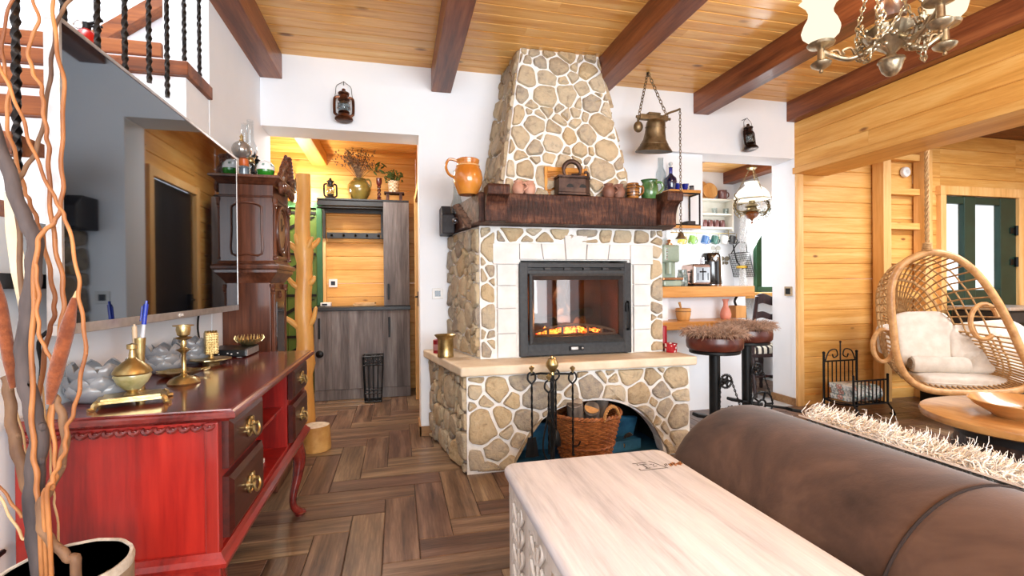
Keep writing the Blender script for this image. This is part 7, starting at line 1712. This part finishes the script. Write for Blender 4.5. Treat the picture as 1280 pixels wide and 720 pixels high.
# ------------------------------------------------------------------ barrel coffee table
TBX, TBY = 3.00, 1.66
TSL = pm('honey_table_wood', '#a8713a', '#cf9c60', 3.2, .28, 0, .06, stretch=(5, .8, 1), coat=.5, bscale=8)
ct = thing('coffee_table', 'round coffee table with a thick honey coloured slab top on a dark barrel base', 'coffee table', (TBX, TBY, 0))
m = M(); m.lathe([(0, .405), (.42, .405), (.445, .415), (.45, .43), (.445, .447), (.43, .452), (0, .452)], (TBX, TBY, 0), 56, fr=lambda a, r, z: r * (1 + .02 * math.sin(2 * a + .8) + .012 * math.sin(3 * a))); m.build('slab_top', TSL, ct)
g = N('barrel_staves'); tc = g.n('ShaderNodeTexCoord'); f = g.noise(g.coord((1, 1, .2)), 24, 4); g.pr(g.ramp(f, [(.35, '#1b110c'), (.65, '#3d281d')]), .4, 0, g.bump(f, .4), .2)
m = M(); m.lathe([(0, 0), (.27, 0), (.29, .1), (.31, .2), (.305, .3), (.285, .404), (0, .404)], (TBX, TBY, 0), 30); m.build('barrel', g.m, ct, ang=8)
for z, r in ((.05, .285), (.15, .306), (.27, .313), (.36, .301)): m = M(); m.lathe([(r - .004, -.02), (r + .004, -.02), (r + .003, .02), (r - .004, .02)], (TBX, TBY, z), 40); m.build('iron_hoop', DKG, ct)
c = V3(at(1284, 522, Z=.453)); bo = thing('wooden_bowl', 'wide shallow honey coloured wooden bowl on the coffee table', 'bowl', tuple(c))
m = M(); m.lathe([(0, 0), (.12, 0), (.125, .008), (.19, .05), (.21, .074), (.203, .076), (.18, .052), (.12, .016), (0, .012)], c, 44); m.build('body', TSL, bo)
NUT = pm('pale_nut_shell', '#c9a472', '#e2c69a', 20, .6, 0, .3, isl=.3); R_ = random.Random(12); nut0 = None
for k in range(16):
    a, r = R_.uniform(0, 2 * PI), .085 * math.sqrt(R_.random()); q = (c.x + r * math.cos(a), c.y + r * math.sin(a), c.z + .02 + .012 * R_.random())
    if nut0 is None: m = M(); m.ball(q, (.016, .013, .013), 10, 7); nut0 = m.thing('nut', NUT, 'pale nut lying in the wooden bowl on the coffee table', 'nut', 'nuts in the wooden bowl')
    else: dup(nut0, (q[0], q[1], q[2] - .013), R_.uniform(0, 6))
RUG = pm('beige_rug', '#9c8c74', '#b8a88f', 60, .95, 0, .5, bscale=200)
m = M(); m.lathe([(0, 0), (1.0, 0), (1.01, .006), (1.0, .012), (0, .012)], (2.75, 1.75, .0005), 48, T=Matrix.Translation((2.75, 1.75, 0)) @ Matrix.Diagonal((.85, .85, 1, 1)) @ Matrix.Translation((-2.75, -1.75, 0))); m.thing('round_rug', RUG, 'beige rug on the floor underneath the barrel coffee table', 'rug')
# ================================================================== FOREGROUND: CHEST, SOFA, SHEEPSKIN
ch = thing('wooden_chest', 'whitewashed wooden chest with carved sides standing behind the brown sofa', 'chest', (.66, 1.0, 0))
QX0, QX1, QY0, QY1, QZ = .338, .937, .25, 1.59, .50
m = M()
def rl_(i, z):
    r = .045 - i * .6; pts = []
    for (cx_, cy_, a0) in ((QX1 - .045, QY0 + .045, -PI / 2), (QX1 - .045, QY1 - .045, 0), (QX0 + .045, QY1 - .045, PI / 2), (QX0 + .045, QY0 + .045, PI)):
        for k in range(6): a = a0 + PI / 2 * k / 5; pts.append((cx_ + (.045 - i) * math.cos(a), cy_ + (.045 - i) * math.sin(a), z))
    return pts
ls = [rl_(.014, .462), rl_(.003, .468), rl_(0, .477), rl_(0, .487), rl_(.004, .494), rl_(.010, .498), rl_(.016, .50)]
vs = [p for l in ls for p in l]; n = 24; fs = [tuple(range(n - 1, -1, -1)), tuple(6 * n + i for i in range(n))]
for a in range(6):
    for k in range(n): fs.append((a * n + k, a * n + (k + 1) % n, a * n + n + (k + 1) % n, a * n + n + k))
m.add(vs, fs, True); lid = m.build('lid', WHITEWASH, ch, ang=35)
INK = pm('worn_black_ink', '#2c2825', '#5a524c', 120, .8, 0, 0, lo=.45, hi=.6)
INKO = pm('worn_orange_ink', '#a8622c', '#c48a52', 60, .8, 0, 0)
m = M(); z0, z1 = .4995, .5006
sxm, sym = at(825, 581, Z=.5).x, at(825, 581, Z=.5).y
def bar(x0, y0, x1, y1, w=.004):
    d = V3((x1 - x0, y1 - y0, 0)); nn = V3((-d.y, d.x, 0)).normalized() * w / 2
    m.add([(x0 - nn.x, y0 - nn.y, z1), (x1 - nn.x, y1 - nn.y, z1), (x1 + nn.x, y1 + nn.y, z1), (x0 + nn.x, y0 + nn.y, z1)], [(0, 1, 2, 3)])
a0, a1, b0, b1 = sxm - .085, sxm + .085, sym - .03, sym + .03
for q in ((a0, b0, a0 + .09, b0), (a0, b1, a0 + .05, b1), (a0, b0, a0, b0 + .015), (a0 + .03, b0 + .012, a0 + .03, b1 - .012), (a0 + .018, b1 - .014, a0 + .045, b1 - .014), (a0 + .022, b0 + .012, a0 + .04, b0 + .012), (sxm + .01, b0 - .004, sxm - .02, b1 + .01), (a0 + .012, b1 - .008, a0 + .012, b1 - .02), (a0 + .055, b0 + .02, a0 + .07, b0 + .022), (a0 + .052, b1 - .02, a0 + .062, b1 - .02), (a0 + .06, b0 + .03, a0 + .066, b0 + .038)): bar(*q)
for k in range(9): bar(sxm + .012 + .008 * k, b0 + .012 + .006 * (k % 3), sxm + .016 + .008 * k, b0 + .03 + .005 * (k % 2), .0035)
m.build('stamped_print', INK, lid)
m = M()
for k in range(6): bar(sxm + .028 + .009 * k, b0 + .008 + .008 * (k % 2), sxm + .034 + .009 * k, b0 + .028 + .006 * (k % 3), .007)
m.build('stamped_colour', INKO, lid)
CWH = wood('carved_white_wood', ('#bfb2a6', '#d8cfc6', '#e6dfd7'), 'z', .6, .02, bump=.15)
m = M(); m.box(QX0 + .025, QX1 - .02, QY0 + .03, QY1 - .03, .03, .4625); m.build('body', CWH, ch, bevel=.003)
m = M()   # carved relief of the long side
x = QX0 + .025; R_ = random.Random(2)
for zz in (.06, .43): m.box(x - .008, x + .004, QY0 + .031, QY1 - .031, zz - .02, zz + .02)
for k in range(7): y = QY0 + .05 + k * (QY1 - QY0 - .1) / 6; m.box(x - .007, x + .004, y - .018, y + .018, .0805, .4095)
for k in range(6):
    yc = QY0 + .05 + (k + .5) * (QY1 - QY0 - .1) / 6
    for q in range(5):
        z = .115 + q * .065
        for s in (-1, 1): m.tube(spline([(x - .001, yc, z - .02), (x - .007, yc + s * .03, z), (x - .007, yc + s * .055, z + .03), (x - .004, yc + s * .035, z + .045), (x - .003, yc + s * .02, z + .03)], 4), .007, 6)
    m.tube([(x - .004, yc, .09), (x - .004, yc, .40)], .007, 6)
m.build('carved_relief', CWH, ch)
m = M(); yb_ = QY1 - .03
for k in range(4):
    xc = QX0 + .10 + k * .13
    for q in range(5): m.tube(spline([(xc - .04, yb_ + .002, .1 + q * .065), (xc, yb_ + .006, .13 + q * .065), (xc + .04, yb_ + .002, .1 + q * .065)], 4), .006, 6)
m.build('carved_end', CWH, ch)
for x in (QX0 + .05, QX1 - .09):
    for y in (QY0 + .05, QY1 - .10): m = M(); m.box(x, x + .05, y, y + .05, 0, .03); m.build('foot', CWH, ch)
# sofa: fat rolled back seen from behind
g = N('brown_suede'); vec = g.coord((1, 1, 1)); f = g.noise(vec, 2.6, 5, .6, .5); f2 = g.noise(vec, 160, 2)
g.pr(g.ramp(f, [(.33, '#35261f'), (.5, '#523c31'), (.66, '#6f5445')]), .85, 0, g.bump(f2, .25, .002), 0, .15, Sheen_Weight=.2, Sheen_Roughness=.45); SUEDE = g.m
sf = thing('sofa', 'brown suede sofa with a fat rolled back seen from behind next to the chest', 'sofa', (1.6, .7, 0))
SYE = 1.64; RX, RZ, CXs, CZs = .315, .310, 1.268, .332
def prof(y):
    q = (SYE - y) / .09
    k = 1 if q >= 1 else max(0.02, math.sqrt(max(0, 1 - (1 - q) ** 2)))
    return k
rows = []
ys = [SYE - .09 * (1 - math.cos(PI / 2 * i / 8)) for i in range(9)] + [1.30, 1.1, .9, .815, .806, .80, .794, .785, .6, .3, 0, -.4]
for y in ys:
    k = prof(y); seam = .993 if abs(y - .80) < .003 else 1; k2 = .72 + .28 * k if k < 1 else 1
    if y == ys[0]: k2 = .60
    row = []
    for j in range(37):
        a = PI * 1.32 - (PI * 1.64) * j / 36
        row.append(V3((CXs + (RX - .085 * (1 - k)) * seam * math.cos(a) + 0, y, CZs + (RZ - .085 * (1 - k)) * seam * math.sin(a))))
    rows.append(row)
m = M(); m.sheet(rows, True); b = len(m.v); m.v.append((CXs, SYE, CZs)); 
for j in range(36): m.f.append([b, j + 1, j]); m.sm.append(True)
m.build('rolled_back', SUEDE, sf, ang=80)
m = M(); m.tube([V3((CXs + (RX + .0005) * math.cos(a), .80, CZs + (RZ + .0005) * math.sin(a))) for a in [PI * 1.2 - PI * 1.3 * j / 50 for j in range(51)]], .0035, 6); m.build('seam_piping', pm('dark_thread', '#221613', '#2d1e19', 9, .9, 0, 0), sf)
m = M(); m.box(1.06, 1.95, -.4, 1.53, .03, .30); m.build('base', SUEDE, sf, bevel=.03)
for k in range(2): m = M(); m.ball((1.74, .16 + k * .9, .40), (.27, .44, .12), 28, 12, e=.4); m.build('seat_cushion', SUEDE, sf)
# sheepskin throw over the inner side of the back
FURC = pm('cream_sheepskin_wool', '#ece2d6', '#faf5ee', 40, .95, 0, 0, isl=.25, lo=.3, hi=.7)
HIDE = pm('pale_hide', '#d6c6ba', '#e6dace', 12, .8, 0, .1)
sk = thing('sheepskin', 'long cream curly sheepskin throw draped along the inner side of the sofa back', 'sheepskin', (1.5, 1.1, .5))
def skp(s, w):   # s along the sofa, w across
    y = .40 + 1.07 * s; a = 1.06 - w * .95
    r = .012 + .02 * math.sin(PI * w)
    return V3((CXs + (RX + r) * math.cos(a), y + .02 * math.sin(w * 6), CZs + (RZ + r) * math.sin(a))), V3((math.cos(a), 0, math.sin(a)))
m = M(); m.sheet([[skp(i / 24, j / 10)[0] for j in range(11)] for i in range(25)], True, -.006); m.build('hide', HIDE, sk)
R_ = random.Random(31); pts = []
for k in range(15000):
    s, w = R_.random(), .2 + .8 * R_.random() ** 1.2
    w += .03 * math.sin(s * 23)
    p, nn = skp(s, w); pts.append((p, nn * .9 + V3((R_.gauss(0, .3) - .05, R_.gauss(0, .35), .55))))
m = M(); fur_locks(m, pts, R_, .115, .0026, 8, .25, .65); m.build('wool', FURC, sk)['kind'] = 'stuff'
# ================================================================== CHANDELIER
CBR = pm('silvery_brass', '#8f816a', '#cabb9e', 16, .32, .9, .2, bscale=70)
CC = at(1114, 60, t=2.05); CHX, CHY = CC.x, CC.y
zz = lambda v, t=2.05: at(1114, v, t=t).z
cd = thing('chandelier', 'ornate brass chandelier with lit white ruffled glass shades hanging below the dark beams', 'chandelier', (CHX, CHY, zz(97)))
zb = zz(96)
m = M(); m.lathe([(0, 0), (.02, .008), (.034, .025), (.042, .05), (.045, .062), (.05, .066), (.048, .074), (.02, .085), (.016, .10), (.03, .115), (.055, .135), (.085, .175), (.10, .20), (.088, .21), (.055, .205), (.03, .215), (.028, .23), (0, .23)], (CHX, CHY, zb), 32, fr=lambda a, r, z: r * (1 + (.10 * math.sin(9 * a + z * 14) if .11 < z < .205 else 0))); m.build('leaf_bowl', CBR, cd)
m = M(); m.lathe([(.03, .23), (.052, .245), (.056, .27), (.05, .31), (.036, .34), (.026, .35), (.055, .358), (.07, .37), (.055, .378), (.03, .385), (.028, .40), (.05, .42), (.05, .43), (.02, .44), (.014, .50), (0, .50)], (CHX, CHY, zb), 28); m.build('urn', pm('mauve_pewter', '#7d6a68', '#a3918c', 12, .3, .9, .1), cd)
m = M(); m.tube([(CHX, CHY, zb + .49), (CHX, CHY, ZC)], .009, 8); m.lathe([(.05, -.03), (.06, -.01), (.06, 0)], (CHX, CHY, ZC - .001), 20); m.build('stem', CBR, cd)
FR, RR = V3((math.sin(YAW), math.cos(YAW), 0)), V3((math.cos(YAW), -math.sin(YAW), 0))
LITG = emit('lit_opal_glass', '#ffe9c8', .85)
for k, (lr, lf) in enumerate(((-.235, .10), (.0, -.235), (.175, -.06))):
    d = RR * lr + FR * lf; E = V3((CHX, CHY, 0)) + d; dn = d.normalized(); L_ = d.length; sd = V3((-dn.y, dn.x, 0)); z0 = zz(62)
    m = M()
    def ap_(r, z): return V3((CHX, CHY, 0)) + dn * r * L_ + V3((0, 0, z))
    m.tube(spline([ap_(.15, zb + .17), ap_(.35, z0 + .01), ap_(.6, z0 - .01), ap_(.85, z0 + .02), ap_(1.0, z0 + .045)], 6), [.016, .014, .012, .012, .012, .013, .012, .011, .011, .012, .012, .013, .012, .011, .011, .011, .011, .012, .013, .012, .011, .011, .011, .011, .011], 9)
    for q in range(3): m.tube(spline([ap_(.3 + .2 * q, z0), ap_(.36 + .2 * q, z0 + .035), ap_(.48 + .2 * q, z0 + .03), ap_(.46 + .2 * q, z0 + .012)], 4), .006, 6)
    m.ball(ap_(.42, z0 - .002), (.02, .02, .016), 10, 7); m.build('arm', CBR, cd)
    m = M(); m.lathe([(0, -.055), (.008, -.052), (.008, -.044), (.004, -.04), (.02, -.034), (.038, -.022), (.042, -.012), (.03, -.002), (.016, .004), (.014, .05), (.02, .056), (.05, .066), (.056, .076), (.048, .08), (0, .078)], (E.x, E.y, z0), 24, fr=lambda a, r, z: r * (1 + (.06 * math.sin(12 * a) if r > .036 else 0))); m.build('candle_cup', CBR, cd)
    m = M(); m.lathe([(.030, .08), (.046, .09), (.070, .115), (.076, .14), (.066, .17), (.050, .20), (.048, .225), (.058, .25), (.075, .27), (.080, .278), (.076, .28), (.055, .252), (.044, .225), (.046, .20), (.062, .17), (.071, .14), (.066, .117), (.03, .085)], (E.x, E.y, z0), 36, fr=lambda a, r, z: r * (1 + (.09 * math.sin(9 * a) * max(0, (z - .24) / .04) if z > .24 else .02 * math.sin(9 * a)))); m.build('shade', LITG, cd)
    point('chandelier_lamp', (E.x, E.y, z0 + .32), 5, .05, (1, .93, .82))
m = M()   # draped chains round the bowl
for a0, a1, sag, r in ((2.6, 4.2, .10, .12), (4.2, 5.6, .12, .125), (5.6, 7.0, .10, .125), (1.2, 2.6, .12, .12), (2.2, 3.6, .17, .105), (4.8, 6.3, .19, .11)):
    m.chain([(CHX + r * math.cos(a0 + (a1 - a0) * q / 14), CHY + r * math.sin(a0 + (a1 - a0) * q / 14), zb + .235 - sag * math.sin(PI * q / 14)) for q in range(15)], .026, .0034, .6, 8)
for a in (2.6, 3.4, 4.2, 5.6): m.chain([(CHX + .12 * math.cos(a), CHY + .12 * math.sin(a), zb + .235), (CHX + .05 * math.cos(a), CHY + .05 * math.sin(a), zb + .52)], .026, .0034, .6, 8)
for k in range(18): a = 2.5 + 1.5 * R_.random(); m.ball((CHX + .105 * math.cos(a), CHY + .105 * math.sin(a), zb + .10 + .15 * R_.random()), .010, 8, 6)
m.build('chain_festoon', CBR, cd)
# ================================================================== LIGHT
w = bpy.data.worlds.new('world'); SC.world = w; w.use_nodes = True
bg = w.node_tree.nodes['Background']; bg.inputs[0].default_value = (.93, .96, 1, 1); bg.inputs[1].default_value = 1.3
for x in (2.57, 3.03): area('daylight_terrace', (x, -2.6, 1.05), (PI / 2, 0, 0), .26, 1.3, 6, (.95, .98, 1))
area('room_fill', (.9, -2.3, 1.5), (math.radians(97), 0, 0), 3.0, 1.8, 150, (.87, .94, 1))  # added fill before the solid rear wall, tilted up to brighten the ceiling
area('bounce_flash', (1.2, -.4, 1.9), (PI, 0, 0), 1.2, 1.2, 38, (.91, .96, 1))
area('hall_fill', (-.5, 4.4, 2.34), (0, 0, 0), .5, .5, 16, (1, .97, .92))  # added to brighten the hall, no fitting hangs here
area('kitchen_daylight', (4.05, 4.5, 1.5), (0, PI / 2, 0), .8, .7, 12, (.95, .98, 1))
area('kitchen_top_light', (2.6, 4.5, 2.3), (0, 0, 0), .8, .5, 12, (.97, .98, 1))  # area light under the kitchen ceiling, no fitting modelled
area('sitting_top_light', (4.9, 1.6, 2.5), (0, 0, 0), 1.4, 1.4, 75, (.97, .98, 1))  # broad downward area light over the sitting corner, no fitting modelled
area('stairwell_daylight', (-1.5, 1.5, 4.6), (0, 0, 0), .8, 2, 60, (.97, .98, 1))
sc = SC
sc.view_settings.view_transform = 'Standard'; sc.view_settings.look = 'None'; sc.view_settings.exposure = .74; sc.view_settings.gamma = 1; sc.view_settings.use_curve_mapping = False
cy = sc.cycles
cy.max_bounces = 8; cy.diffuse_bounces = 4; cy.glossy_bounces = 4; cy.transmission_bounces = 6; cy.transparent_max_bounces = 16
cy.use_denoising = True; cy.sample_clamp_indirect = 6; cy.caustics_reflective = False; cy.caustics_refractive = False; cy.use_adaptive_sampling = True
